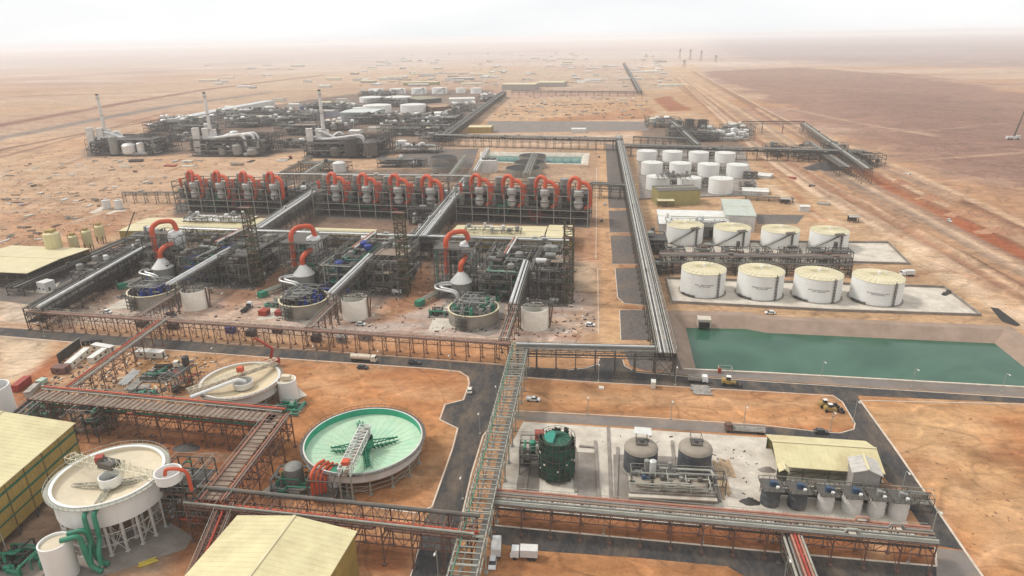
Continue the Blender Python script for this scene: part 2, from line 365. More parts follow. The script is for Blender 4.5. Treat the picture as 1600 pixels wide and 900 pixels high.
for (x0, y0, x1, y1, n_) in ((820, 596, 1310, 660, 16), (450, 575, 720, 640, 12), (1370, 640, 1600, 880, 26), (600, 700, 700, 790, 4), (780, 868, 1140, 895, 5), (1180, 290, 1580, 480, 14), (420, 470, 900, 530, 14), (0, 250, 270, 380, 14), (1000, 150, 1250, 240, 8)):
    for i in range(n_):
        ax_, ay_ = rt.uniform(x0, x1), rt.uniform(y0, y1); k_ = (x1 - x0) * rt.uniform(.2, .5) * rt.choice((-1, 1)); pts_ = [(ax_ + k_ * j / 5, ay_ + (y1 - y0) * .18 * math.sin(j * .6 + i) * (j / 5)) for j in range(6)]
        pts_ = [(min(max(px_, x0), x1), min(max(py_, y0), y1)) for px_, py_ in pts_]
        paint_line(pts_, rt.uniform(3.5, 6), rt.choice((A(.62, .38, .21), A(.34, .15, .07), A(.66, .44, .27))), rt.uniform(.3, .6))
WARPS = (fbm(GX + 50, GY, 14, 3) - .44)
GC *= (1 + WARPS[..., None] * .35)
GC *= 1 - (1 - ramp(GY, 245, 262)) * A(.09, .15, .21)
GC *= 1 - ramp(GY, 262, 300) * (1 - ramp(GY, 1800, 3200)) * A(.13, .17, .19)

POND = [(1050, 491), (1165, 493), (1200, 499), (1570, 515), (1650, 575), (1700, 600), (1700, 612), (1600, 605), (1200, 583), (1068, 577)]
POND2 = [(756, 238), (915, 240), (912, 256), (756, 252)]
for pl in (POND, POND2):
    pw = [P(x, y) for x, y in pl]; ins = inside(pw); GH[ins] = -14
outp = (GY > 1800) | (np.abs(GX) > 900)
GH += np.where(outp, (fbm(GX, GY, 900, 4) - .47) * 14 * np.clip((np.maximum(GY - 1800, np.abs(GX) - 900)) / 1500, 0, 1), 0)
me = bpy.data.meshes.new('ground'); ny, nx = GX.shape
co = np.stack([GX, GY, GH], -1).reshape(-1, 3)
ii = np.arange((ny - 1) * (nx - 1)); r_ = ii // (nx - 1); c_ = ii % (nx - 1); v0 = r_ * nx + c_
quads = np.stack([v0, v0 + 1, v0 + nx + 1, v0 + nx], -1)
me.vertices.add(len(co)); me.vertices.foreach_set('co', co.ravel()); me.loops.add(quads.size); me.loops.foreach_set('vertex_index', quads.ravel())
me.polygons.add(len(quads)); me.polygons.foreach_set('loop_start', np.arange(len(quads)) * 4); me.update()
at_ = me.attributes.new('soil', 'FLOAT_COLOR', 'POINT')
at_.data.foreach_set('color', np.concatenate([GC.reshape(-1, 3), np.ones((len(co), 1))], 1).ravel().astype(np.float32))
me.shade_smooth()
def soil_mat():
    m = bpy.data.materials.new('sandy_soil'); m.use_nodes = True; t = m.node_tree; b = t.nodes['Principled BSDF']; b.inputs['Roughness'].default_value = .95; b.inputs['Specular IOR Level'].default_value = .1
    a = t.nodes.new('ShaderNodeAttribute'); a.attribute_name = 'soil'; c = t.nodes.new('ShaderNodeTexCoord')
    def nz(scale, det, st=(1, 1, 1), dist=0.0, rough=.7):
        mp_ = t.nodes.new('ShaderNodeMapping'); mp_.inputs['Scale'].default_value = st; t.links.new(c.outputs['Object'], mp_.inputs['Vector'])
        n = t.nodes.new('ShaderNodeTexNoise'); n.inputs['Scale'].default_value = scale; n.inputs['Detail'].default_value = det; n.inputs['Distortion'].default_value = dist; n.inputs['Roughness'].default_value = rough
        t.links.new(mp_.outputs[0], n.inputs['Vector']); return n.outputs['Fac']
    def rmap(o, a0, a1, b0, b1):
        r = t.nodes.new('ShaderNodeMapRange'); r.inputs[1].default_value = a0; r.inputs[2].default_value = a1; r.inputs[3].default_value = b0; r.inputs[4].default_value = b1
        t.links.new(o, r.inputs[0]); return r.outputs[0]
    def mul(x, y):
        q = t.nodes.new('ShaderNodeMath'); q.operation = 'MULTIPLY'; t.links.new(x, q.inputs[0]); t.links.new(y, q.inputs[1]); return q.outputs[0]
    f1 = rmap(nz(.35, 8), .3, .7, .8, 1.18); f2 = rmap(nz(.045, 9, (1, 1, 1), 2.2), .3, .7, .84, 1.14)
    f3 = rmap(nz(.05, 7, (.7, 1.3, 1), 2.5), .4, .64, .86, 1.1); f4 = rmap(nz(.011, 12, (1, 2.5, 1), .5, .8), .35, .65, .82, 1.14)
    def tracks(scale, st, wd, lo_, dist):
        o = nz(scale, 2, st, dist, .4); q = t.nodes.new('ShaderNodeMath'); q.operation = 'SUBTRACT'; t.links.new(o, q.inputs[0]); q.inputs[1].default_value = .5
        ab = t.nodes.new('ShaderNodeMath'); ab.operation = 'ABSOLUTE'; t.links.new(q.outputs[0], ab.inputs[0]); return rmap(ab.outputs[0], 0, wd, lo_, 1.0)
    f5 = mul(tracks(.03, (1, 1, 1), .02, .74, .6), tracks(.018, (1, 1.6, 1), .014, 1.22, .3)); f6 = mul(tracks(.055, (.6, 1.4, 1), .028, .8, 1.0), rmap(nz(1.6, 4, rough=.8), .3, .7, .86, 1.12))
    vor = t.nodes.new('ShaderNodeTexNoise'); vor.inputs['Scale'].default_value = .9; vor.inputs['Detail'].default_value = 3; t.links.new(c.outputs['Object'], vor.inputs['Vector'])
    f7 = rmap(vor.outputs['Fac'], .62, .72, 1.0, .72)
    f = mul(mul(mul(f1, f2), mul(f3, f4)), mul(mul(f5, f6), f7))
    v = t.nodes.new('ShaderNodeVectorMath'); v.operation = 'SCALE'; t.links.new(a.outputs['Color'], v.inputs[0]); t.links.new(f, v.inputs['Scale'])
    t.links.new(v.outputs[0], b.inputs['Base Color'])
    bp = t.nodes.new('ShaderNodeBump'); bp.inputs['Strength'].default_value = .5; bp.inputs['Distance'].default_value = .6; t.links.new(nz(.5, 6), bp.inputs['Height']); t.links.new(bp.outputs[0], b.inputs['Normal'])
    return m
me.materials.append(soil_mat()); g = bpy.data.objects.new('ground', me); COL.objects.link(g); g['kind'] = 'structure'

asph = mat('asphalt', (.046, .044, .043), .85, var=.4, scale=.7, dirt=(.20, .14, .09), dirtamt=.6, dscale=.09, stretch=(1.6, .7, 1))
asph2 = mat('worn_asphalt', (.17, .15, .135), .9, var=.2, scale=.1, dirt=(.30, .21, .14), dirtamt=.5, dscale=.06)
gravel = mat('dark_gravel_and_shade', (.115, .10, .09), .95, var=.3, scale=.5, bump=.2, dirt=(.24, .16, .10), dirtamt=.5, dscale=.05)  # gravel plots, and the painted shade sheets under frames and evaporators
conc = mat('concrete', (.54, .49, .41), .9, var=.15, scale=.2, dirt=(.26, .19, .14), dirtamt=.6, dscale=.09)
kerbm = mat('kerb_concrete', (.55, .47, .38), .9, var=.2, scale=.3)
concd = mat('grey_concrete', (.25, .22, .19), .9, var=.25, scale=.2, dirt=(.16, .12, .09), dirtamt=.7, dscale=.12)
bankm = mat('pond_lining', (.29, .21, .16), .95, var=.18, scale=.15, dirt=(.24, .17, .12), dirtamt=.6, dscale=.07)
# roads (px outlines)
psheet('main_road', [(-60, 508), (0, 512), (120, 521), (200, 527), (300, 534), (400, 542), (600, 557), (785, 571), (887, 577), (915, 574), (932, 568), (937, 560), (972, 560), (978, 572), (995, 580), (1067, 586), (1200, 595), (1600, 621), (1680, 627), (1680, 637), (1600, 630), (1340, 618), (1345, 628), (1314, 626), (1302, 617), (1200, 611), (1075, 604), (925, 596), (815, 588), (790, 587), (775, 625), (764, 668), (753, 680), (735, 740), (721, 802), (703, 900), (690, 960), (620, 960), (640, 900), (654, 854), (663, 812), (677, 792), (709, 701), (717, 669), (689, 656), (697, 633), (726, 625), (735, 600), (733, 588), (718, 579), (675, 575), (400, 556), (200, 541), (0, 524), (-60, 520)], .05, asph)
psheet('road_verge', [(1012, 583), (1067, 577.5), (1200, 584), (1600, 606.5), (1680, 611), (1680, 626), (1600, 620), (1200, 594), (1067, 585)], .04, asph2)
psheet('lower_road', [(755, 820), (800, 824), (1197, 863), (1463, 886), (1463, 960), (1200, 960), (1163, 900), (1136, 885), (1000, 872), (830, 860), (768, 846)], .05, asph)
psheet('side_road', [(1316, 626), (1344, 627), (1400, 706), (1505, 860), (1460, 852), (1425, 800), (1400, 770), (1378, 741), (1350, 692), (1240, 684), (1197, 680), (1197, 667), (1282, 674), (1312, 676), (1334, 670), (1336, 660)], .05, asph)
psheet('back_road', [(795, 643), (1000, 653.5), (1197, 666), (1197, 680.5), (1000, 668), (818, 657), (795, 656)], .045, asph2)
psheet('concrete_apron', [(1461, 856), (1505, 861), (1560, 940), (1466, 940)], .06, asph2)
psheet('concrete_yard', [(818, 659), (950, 668), (1200, 684), (1345, 694), (1376, 745), (1420, 820), (1440, 850), (780, 795), (795, 700)], .05, conc)
psheet('gravel_plot', [(946, 226), (966, 226), (986, 325), (951, 325)], .04, gravel)
psheet('gravel_plot', [(951, 329), (987, 329), (994, 363), (953, 363)], .04, gravel)
psheet('gravel_plot', [(954, 368), (994, 368), (1002, 412), (957, 412)], .04, gravel)
psheet('gravel_plot', [(961, 419), (1003, 419), (1012, 478), (975, 474), (965, 465)], .04, gravel)
psheet('gravel_plot', [(968, 485), (1014, 485), (1025, 532), (970, 531)], .04, gravel)
psheet('gravel_plot', [(974, 546), (1054, 544), (1066, 578), (1010, 580), (985, 572)], .04, gravel)
psheet('gravel_plot', [(762, 189), (1010, 190), (1014, 204), (760, 208)], .04, asph2)
psheet('gravel_plot', [(640, 235), (748, 232), (738, 262), (590, 262)], .04, gravel)
psheet('gravel_plot', [(1180, 335), (1258, 336), (1245, 350), (1184, 350)], .04, gravel)
psheet('gravel_plot', [(0, 430), (70, 415), (210, 380), (225, 395), (60, 478), (0, 470)], .04, gravel)
psheet('gravel_plot', [(835, 412), (895, 410), (898, 455), (838, 462)], .04, gravel)
psheet('tank_farm_slab', [(1040, 436), (1476, 450), (1531, 494), (1300, 486), (1048, 473)], .06, conc)
psheet('tank_farm_slab', [(1030, 378), (1386, 380), (1420, 413), (1036, 410)], .06, conc)
psheet('tank_farm_slab', [(995, 226), (1160, 232), (1190, 305), (1000, 312)], .05, concd)
# kerbs
kerb([(0, 510.5), (200, 525.5), (400, 540), (600, 555.5), (785, 569.5)], kerbm)
kerb([(0, 525.5), (200, 542.5), (400, 557.5), (675, 576.5), (718, 581), (731, 589), (733, 600), (724, 625), (695, 632.5), (687, 656), (715, 669.5), (707, 701), (675, 792), (651, 802), (560, 790)], kerbm, .45)
kerb([(887, 578.5), (915, 575.5), (934, 569), (938, 556)], kerbm)
kerb([(971, 556), (976, 572), (995, 582), (1067, 588), (1200, 597), (1600, 622)], kerbm)
kerb([(815, 589.5), (925, 597.5), (1075, 605.5), (1200, 612.5), (1302, 619), (1316, 628), (1336, 662), (1334, 671), (1312, 677), (1282, 675.5), (1197, 665), (1000, 652), (795, 641.5)], kerbm)
kerb([(777, 625), (766, 668), (755, 681), (737, 740), (723, 802)], kerbm, .45)
kerb([(1344, 626), (1402, 706), (1507, 860), (1545, 915)], kerbm, .6)
kerb([(1344, 626), (1600, 632), (1680, 640)], kerbm)
kerb([(770, 821), (1197, 861.5), (1463, 885), (1461, 856)], kerbm, .5)
kerb([(1068, 577.5), (1200, 583.7), (1600, 606), (1700, 612.5)], kerbm, .8, .5)
kerb([(655, 856), (641, 902)], kerbm)
for q in ([(961, 419), (965, 465), (975, 474), (1012, 478)], [(968, 485), (970, 531)], [(968, 484.5), (1014, 484.5)], [(934, 420), (935, 522)], [(932, 262), (932, 330), (931, 405)], [(957, 413), (1002, 413)], [(953, 364), (994, 364)]):
    kerb(q, kerbm, .4)
# ponds
def pond(rim_px, water_z, slope, mw, ml, name):
    rim = [P(x, y) for x, y in rim_px]; n = len(rim); b = MB()
    cen = sum(rim, Vector()) / n
    def off(k):
        out = []
        for i in range(n):
            a, p, c = rim[i - 1], rim[i], rim[(i + 1) % n]
            d1 = (p - a).normalized(); d2 = (c - p).normalized(); n1_ = Vector((-d1.y, d1.x, 0)); n2_ = Vector((-d2.y, d2.x, 0))
            if (cen - p).dot(n1_) < 0: n1_ = -n1_
            if (cen - p).dot(n2_) < 0: n2_ = -n2_
            m_ = (n1_ + n2_).normalized(); m_ *= min(2.0, 1 / max(.3, m_.dot(n1_))); out.append(p + m_ * k)
        return out
    r0 = off(-4.5); r1 = off(0); r2 = off(slope)
    vs = [(p.x, p.y, .035) for p in r0] + [(p.x, p.y, .035) for p in r1] + [(p.x, p.y, water_z - 2) for p in r2]
    b.add(vs, [(i, (i + 1) % n, n + (i + 1) % n, n + i) for i in range(n)] + [(n + i, n + (i + 1) % n, 2 * n + (i + 1) % n, 2 * n + i) for i in range(n)])
    o = b.build(name + '_bank', ml); o['kind'] = 'structure'
    sheet(name + '_water', off(slope * -water_z / (-water_z + 2) - .5), water_z, mw)
def water_mat(name, c1, c2):
    m = bpy.data.materials.new(name); m.use_nodes = True; t = m.node_tree; b = t.nodes['Principled BSDF']; b.inputs['Roughness'].default_value = .08; b.inputs['IOR'].default_value = 1.33
    b.inputs['Specular IOR Level'].default_value = .35
    c = t.nodes.new('ShaderNodeTexCoord'); n = t.nodes.new('ShaderNodeTexNoise'); n.inputs['Scale'].default_value = .03; n.inputs['Detail'].default_value = 9; n.inputs['Distortion'].default_value = 1.2; t.links.new(c.outputs['Object'], n.inputs['Vector'])
    r = t.nodes.new('ShaderNodeValToRGB'); r.color_ramp.elements[0].position = .3; r.color_ramp.elements[1].position = .7; r.color_ramp.elements[0].color = c1; r.color_ramp.elements[1].color = c2
    t.links.new(n.outputs['Fac'], r.inputs['Fac']); t.links.new(r.outputs['Color'], b.inputs['Base Color'])
    n2_ = t.nodes.new('ShaderNodeTexNoise'); n2_.inputs['Scale'].default_value = 1.2; n2_.inputs['Detail'].default_value = 3; t.links.new(c.outputs['Object'], n2_.inputs['Vector'])
    bp = t.nodes.new('ShaderNodeBump'); bp.inputs['Strength'].default_value = .35; bp.inputs['Distance'].default_value = .06; t.links.new(n2_.outputs['Fac'], bp.inputs['Height']); t.links.new(bp.outputs[0], b.inputs['Normal'])
    return m
pond(POND, -4.2, 9, water_mat('green_water', (.018, .072, .045, 1), (.045, .12, .075, 1)), bankm, 'pond')
pond(POND2, -3, 6, water_mat('teal_water', (.02, .11, .09, 1), (.04, .17, .14, 1)), conc, 'rear_pond')
# ================================================================ materials of the objects
steel = mat('painted_steel', (.085, .08, .07), .6, var=.25, scale=.3, dirt=(.17, .12, .085), dirtamt=.5)
dsteel = mat('dark_steel', (.045, .043, .04), .6, var=.3, scale=.3, dirt=(.10, .07, .05), dirtamt=.5)
lsteel = mat('light_steel', (.33, .33, .28), .55, var=.2, scale=.3, dirt=(.22, .19, .13), dirtamt=.4)
bsteel = mat('rust_brown_steel', (.14, .075, .055), .7, var=.25, scale=.3, dirt=(.24, .165, .12), dirtamt=.5)
pink = mat('faded_red_steel', (.36, .17, .12), .7, var=.25, scale=.3, dirt=(.30, .22, .16), dirtamt=.5)
grating = mat('dusty_grating', (.24, .185, .14), .9, var=.25, scale=.4, dirt=(.17, .12, .09), dirtamt=.6)
silver = mat('bright_cladding', (.62, .62, .60), .35, .35, var=.12, scale=.3, spec=.5, dirt=(.36, .33, .29), dirtamt=.4)
greyp = mat('grey_pipe_paint', (.22, .22, .20), .5, var=.15, scale=.4, dirt=(.2, .16, .12), dirtamt=.4)
orange = mat('orange_pipe_paint', (.52, .085, .035), .5, var=.15, scale=.3, dirt=(.36, .08, .04), dirtamt=.5)
redp = mat('red_paint', (.32, .05, .03), .5, var=.2, scale=.3)
greenp = mat('green_pipe_paint', (.025, .20, .12), .5, var=.2, scale=.3, dirt=(.10, .14, .09), dirtamt=.4)
bluep = mat('blue_paint', (.02, .04, .20), .5, var=.25, scale=.5)
white = mat('white_tank_paint', (.76, .76, .73), .5, var=.05, scale=.12, dirt=(.48, .43, .36), dirtamt=.45, dscale=.05, stretch=(1, 1, .25))
cream = mat('cream_tank_roof', (.62, .56, .38), .6, var=.08, scale=.2, dirt=(.50, .42, .26), dirtamt=.5, dscale=.12)
roofy = mat('yellow_sheet_roof', (.60, .535, .31), .65, var=.08, scale=.15, dirt=(.42, .34, .19), dirtamt=.65, dscale=.09)
motorc = mat('blue_grey_motor', (.045, .075, .13), .6, var=.3)
wally = mat('yellow_sheet_wall', (.36, .255, .075), .6, var=.12, scale=.2, dirt=(.22, .15, .06), dirtamt=.5)
creamr = mat('cream_sheet_roof', (.60, .53, .33), .6, var=.08, scale=.1, dirt=(.46, .40, .25), dirtamt=.4, dscale=.06)
olive = mat('olive_wall', (.33, .29, .12), .7, var=.12, scale=.2)
greyw = mat('grey_sheet_wall', (.36, .33, .30), .6, var=.08, scale=.2, dirt=(.27, .22, .17), dirtamt=.4)
whiter = mat('white_roof', (.62, .62, .58), .6, var=.08, scale=.2, dirt=(.45, .40, .33), dirtamt=.4)
glassd = mat('dark_glass', (.03, .035, .04), .2, spec=.5, var=.1)
rubber = mat('tyre_rubber', (.03, .03, .03), .8, var=.2)
carw = mat('white_car_paint', (.70, .70, .68), .3, var=.03, spec=.5)
card = mat('dark_car_paint', (.05, .055, .06), .3, var=.1, spec=.5)
yellm = mat('machine_yellow', (.36, .25, .07), .6, var=.2, dirt=(.2, .14, .08))
tankc = mat('cream_white_paint', (.84, .80, .70), .5, var=.05, dirt=(.55, .47, .36), dirtamt=.4, dscale=.1)
cont = mat('container_red', (.30, .05, .035), .6, var=.2, scale=.4)
cabin = mat('cabin_cream', (.62, .58, .49), .6, var=.1, dirt=(.45, .36, .26), dirtamt=.5, dscale=.2)
conct = mat('tank_concrete', (.24, .22, .185), .85, var=.2, scale=.15, dirt=(.38, .33, .26), dirtamt=.5, dscale=.08)
bluegrey = mat('dark_tank_steel', (.06, .07, .08), .5, var=.2, scale=.2, dirt=(.20, .17, .13), dirtamt=.5)
roofgrey = mat('dusty_tank_roof', (.29, .25, .20), .7, var=.12, scale=.3, dirt=(.22, .18, .14), dirtamt=.5)
greent = mat('green_tank_cover', (.03, .12, .075), .7, var=.4, scale=.5, dirt=(.03, .035, .03), dirtamt=.8, dscale=.3)
slurry = mat('sandy_sediment', (.62, .54, .40), .8, var=.1, scale=.15, dirt=(.46, .35, .22), dirtamt=.55, dscale=.07)
greenfl = mat('pale_green_lining', (.43, .58, .41), .5, var=.1, scale=.3, dirt=(.24, .48, .33), dirtamt=.6, dscale=.16)
vesselp = mat('pale_vessel', (.44, .43, .40), .5, var=.15, dirt=(.25, .2, .16), dirtamt=.5)
greenwl = mat('green_lining', (.035, .33, .20), .5, var=.15, scale=.2)
whitec = mat('weathered_white', (.60, .59, .56), .6, var=.1, scale=.2, dirt=(.40, .34, .27), dirtamt=.5, dscale=.12)
earth = mat('dug_earth', (.24, .13, .075), .95, var=.35, scale=.5, bump=.3)
drk = mat('dark_void', (.03, .028, .026), .9, var=.2)
mixm = mat('grey_stack', (.34, .31, .27), .8, var=.35, scale=.8)
timber = mat('sawn_timber', (.40, .28, .17), .8, var=.3, scale=.8)
letter = mat('sign_lettering', (.06, .06, .07), .7, var=.1)
vegr = mat('dry_shrub', (.13, .12, .05), .9, var=.4, scale=1)
VP = P(925, 300) - P(925, 500); YA = ang(Vector(), VP)          # plant's own "up" direction
R = random.Random
# ================================================================ pipe racks
def rack(label, a, b, z, wd=6, bay=8, levels=(0, -3.2), pipes=(), frame=steel, deck=None, truss=True, group=None, cat='pipe rack', za=None, name='pipe_rack', rail=True, th=.28, slats=True, seed=1, bents=True):
    A_ = P(a[0], a[1], z); B_ = P(b[0], b[1], z); Ln = math.hypot(B_.x - A_.x, B_.y - A_.y); rz = ang(A_, B_)
    t = thing(name, label, cat, (A_.x, A_.y, 0), rz, group); h = z; n = max(1, round(Ln / bay)); hw = wd / 2; st = Ln / n
    # trestles: one mesh, one part per bent
    if bents:
        m = MB()
        for s in (-1, 1): m.bar((0, s * hw, 0), (0, s * hw, h), th * 1.15); m.box((0, s * hw, .2), (1.0, 1.0, .4))
        for l in levels: m.bar((0, -hw, h + l), (0, hw, h + l), th)
        m.bar((0, -hw, 0.4), (0, hw, h + min(levels)), th * .6); m.bar((0, hw, .4), (0, -hw, h + min(levels)), th * .6)
        o = m.build('trestle', frame, t); o.location = (.3, 0, 0)
        for i in range(1, n + 1):
            c = o.copy(); COL.objects.link(c); c.location = (i * st - (.3 if i == n else 0), 0, 0)
    m = MB()
    for l in levels:
        for s in (-1, 1): m.bar((0, s * hw, h + l), (Ln, s * hw, h + l), th)
    if truss and len(levels) > 1:
        for s in (-1, 1):
            k = max(2, round(Ln / 3.5)); d = Ln / k
            for i in range(k):
                x = i * d; lo_, hi_ = h + min(levels), h + max(levels)
                m.bar((x, s * hw, lo_), (x, s * hw, hi_), th * .55)
                m.bar((x, s * hw, lo_ if i % 2 else hi_), (x + d, s * hw, hi_ if i % 2 else lo_), th * .5)
    m.build('truss' if truss else 'beams', frame, t)
    if slats:
        m = MB(); k = max(2, round(Ln / 2.0))
        for i in range(k + 1): m.bar((i * Ln / k, -hw, h + .12), (i * Ln / k, hw, h + .12), th * .7)
        m.build('cross_members', frame, t)
    if deck:
        m = MB(); m.b2(0, -hw * .96, h - .05, Ln, -hw * .96 + deck[0], h + .02)
        m.build('walkway', deck[1], t)
    if rail:
        m = MB()
        for s in (-1, 1):
            m.bar((0, s * hw, h + 1.1), (Ln, s * hw, h + 1.1), .1)
            for i in range(int(Ln / 2.5) + 1): m.bar((i * 2.5, s * hw, h), (i * 2.5, s * hw, h + 1.1), .09)
        m.build('handrail', lsteel if frame is not lsteel else steel, t)
    r = R(seed)
    for (oy, lv, rad, pm) in pipes:
        m = MB(); zz = h + levels[lv] + rad + .15
        if rad >= .3 and Ln > 60:
            pts = []; x = -.5
            while x < Ln:
                x2 = min(Ln + .5, x + r.uniform(38, 60)); pts += [(x, oy, zz)]
                if x2 < Ln and rad < .6: pts += [(x2 - 3, oy, zz), (x2 - 3, oy, zz + 1.2), (x2, oy, zz + 1.2), (x2, oy, zz)] if r.random() < .3 else []
                x = x2
            pts.append((Ln + .5, oy, zz)); m.tube(arc(pts, .8, 3), rad, 10)
        else: m.tube([(-.3, oy, zz), (Ln + .3, oy, zz)], rad, 8)
        m.build('pipe', pm, t, True)
    return t
def many(wd, n, mats, seed, lv=0, r0=.12, r1=.4):
    r = R(seed); out = []; y = -wd / 2 + .4
    while y < wd / 2 - .3:
        q = r.uniform(r0, r1); y += q
        if y + q > wd / 2: break
        if r.random() < n: out.append((y, lv, q, r.choice(mats)))
        y += q + .12
    return out
# ================================================================ tanks
def away(p): v = Vector((p.x, p.y, 0)); return v.normalized()
def place_tank(cx, yb, wpx, yt):
    g_ = P(cx, yb); r = wpx / 2 * depth(g_) / F_PX; c = g_ + away(g_) * r
    for _ in range(6):
        q = [proj((c.x + r * math.cos(i * .2618), c.y + r * math.sin(i * .2618), 0)) for i in range(24)]
        x0, x1 = min(a for a, b in q), max(a for a, b in q); ym = max(b for a, b in q); m0 = proj(c)
        r *= wpx / (x1 - x0); c = P(m0[0] + cx - (x0 + x1) / 2, m0[1] + yb - ym)
    g_ = c - away(c) * r; return c, r, hgt(g_, yt)
def storage_tank(label, cx, yb, wpx, yt, group=None, shell=white, roof=cream, stair=None, rise=.10, words=False, ribs=True, ring=True, topdeck=False, cat='storage tank', toprail=True, stair_s=1, dome=False):
    c, r, h = place_tank(cx, yb, wpx, yt); t = thing('storage_tank', label, cat, (c.x, c.y, 0), 0, group)
    cam_a = math.atan2(-c.y, -c.x)
    m = MB(); m.lathe([(r, .3), (r, h)], (0, 0, 0), 48); hs = h / 6
    for i in range(1, 6): m.lathe([(r + .002, hs * i - .05), (r + .05, hs * i), (r + .002, hs * i + .05)], (0, 0, 0), 48)
    m.build('shell', shell, t, True)
    m = MB(); m.lathe([(r + .9, 0), (r + .9, .35), (r + .05, .4)], (0, 0, 0), 40); m.build('foundation_ring', concd, t)
    m = MB(); rs = r * rise; m.lathe([(r + .12, h - .15), (r + .12, h + .05), (r * .96, h + .12 + rs * .06), (r * .5, h + rs * .72), (.6, h + rs), (.01, h + rs)], (0, 0, 0), 48)
    if ribs:
        for i in range(24 if r > 9 else 12):
            a_ = i * 2 * math.pi / (24 if r > 9 else 12)
            for k0, k1 in ((.96, .5), (.5, .1)):
                z0 = h + .2 + rs * (1 - (k0 - .02) ** 1.6) * .9; z1 = h + .2 + rs * (1 - k1 ** 1.6) * .97
                m.bar((r * k0 * math.cos(a_), r * k0 * math.sin(a_), z0), (r * k1 * math.cos(a_), r * k1 * math.sin(a_), z1), .16)
    if dome: m = MB(); m.lathe([(r + .12, h - .15)] + [(max(.01, r * math.cos(q)), h + rs * math.sin(q) ** .9) for q in [j * math.pi / 16 for j in range(9)]], (0, 0, 0), 48)
    ro = m.build('roof', roof, t, dome)
    m = MB(); m.cyl((0, 0, h + rs - .1), .6, 1.1, 10); m.cyl((r * .4, r * .2, h + rs * .6), .4, 1.0, 8); m.build('vent', shell, ro)
    if toprail:
        m = MB(); k = 36
        for i in range(k):
            a0 = 2 * math.pi * i / k; a1 = 2 * math.pi * (i + 1) / k; q = (r - .05)
            m.bar((q * math.cos(a0), q * math.sin(a0), h + 1.1), (q * math.cos(a1), q * math.sin(a1), h + 1.1), .07); m.bar((q * math.cos(a0), q * math.sin(a0), h), (q * math.cos(a0), q * math.sin(a0), h + 1.1), .06)
        m.build('roof_rail', lsteel, t)
    if stair == 'diag':
        m = MB(); a0, a1 = cam_a + .1 - .9, cam_a + .55; k = 26; q = r + .55
        for i in range(k):
            f0, f1 = i / k, (i + 1) / k; p0 = a0 + (a1 - a0) * f0; p1 = a0 + (a1 - a0) * f1
            m.bar((q * math.cos(p0), q * math.sin(p0), .5 + (h - .5) * f0), (q * math.cos(p1), q * math.sin(p1), .5 + (h - .5) * f1), .9, .35)
            m.bar(((q + .4) * math.cos(p0), (q + .4) * math.sin(p0), 1.5 + (h - .5) * f0), ((q + .4) * math.cos(p1), (q + .4) * math.sin(p1), 1.5 + (h - .5) * f1), .12)
        m.build('stair', dsteel, t)
        m = MB(); q = r + .2
        m.box((q * math.cos(a1), q * math.sin(a1), h + .3), (5.5, 3.5, .5), a1 + 1.57); 
        for dd in (-2.2, -.8, .8, 2.2):
            for zz in (0, 1): m.bar((q * math.cos(a1) + dd * math.sin(a1), q * math.sin(a1) - dd * math.cos(a1), h), ((q + .9 * zz) * math.cos(a1) + dd * math.sin(a1), (q + .9 * zz) * math.sin(a1) - dd * math.cos(a1), h + 1.6), .16)
        for i in range(9): m.bar((q * math.cos(a1 + .1), q * math.sin(a1 + .1), 1.2 + i * (h - 1) / 9), ((q + 1.3) * math.cos(a1 + .1), (q + 1.3) * math.sin(a1 + .1), 1.2 + i * (h - 1) / 9), .9, .4)
        m.bar(((q + .6) * math.cos(a1 + .1), (q + .6) * math.sin(a1 + .1), 0), ((q + .6) * math.cos(a1 + .1), (q + .6) * math.sin(a1 + .1), h), .5)
        m.build('top_platform', steel, t)
    elif stair == 'ladder':
        a1 = cam_a + .72 * stair_s; q = r + .45; m = MB()
        m.bar((q * math.cos(a1), q * math.sin(a1), .3), (q * math.cos(a1), q * math.sin(a1), h + 1), .3)
        m.bar((q * math.cos(a1 + .07), q * math.sin(a1 + .07), .3), (q * math.cos(a1 + .07), q * math.sin(a1 + .07), h + .4), .25)
        for i in range(8): m.box(((q + .1) * math.cos(a1), (q + .1) * math.sin(a1), 1 + i * h / 8), (1.1, .5, .12), a1 + 1.57)
        m.build('ladder', steel, t)
        m = MB()
        for i in range(9):
            a_ = cam_a - .95 + i * .08; m.box(((r + .8) * math.cos(a_), (r + .8) * math.sin(a_), .8), (.6, .7, .8 + .2 * (i % 3)), a_)
        m.build('valve_station', steel, t)
    if words:
        # two rows of raised lettering wrapped round the shell, too small in the photo to spell
        for row, (zz, hh, n_, a_s) in enumerate(((h * .56, .42, 34, .44), (h * .50, .34, 20, .26))):
            m = MB(); rr = R(int(cx) + row)
            for i in range(n_):
                if rr.random() < .13: continue
                a_ = cam_a + .12 - a_s + 2 * a_s * i / n_; q = r + .03
                m.box((q * math.cos(a_), q * math.sin(a_), zz), (2 * a_s * r / n_ * .66, .03, hh * rr.uniform(.8, 1)), a_ + math.pi / 2)
            m.build('lettering', letter, t)
    return t, c, r, h
def open_tank(label, cx, yr, wpx, yb, shell=whitec, name='open_tank', group=None, cat='open tank', inner=drk, floor=.6, deckbits=False, n=40):
    """open topped cylinder: rim front at row yr, foot at row yb"""
    c, r, h = place_tank(cx, yb, wpx, yr); t = thing(name, label, cat, (c.x, c.y, 0), 0, group)
    m = MB(); m.lathe([(r, 0), (r, h), (r - .35, h), (r - .35, h * floor)], (0, 0, 0), n); m.build('shell', shell, t, True)
    m = MB(); m.lathe([(r - .36, h * floor + .02), (.01, h * floor + .02)], (0, 0, 0), n); m.build('tank_floor', inner, t)
    return t, c, r, h
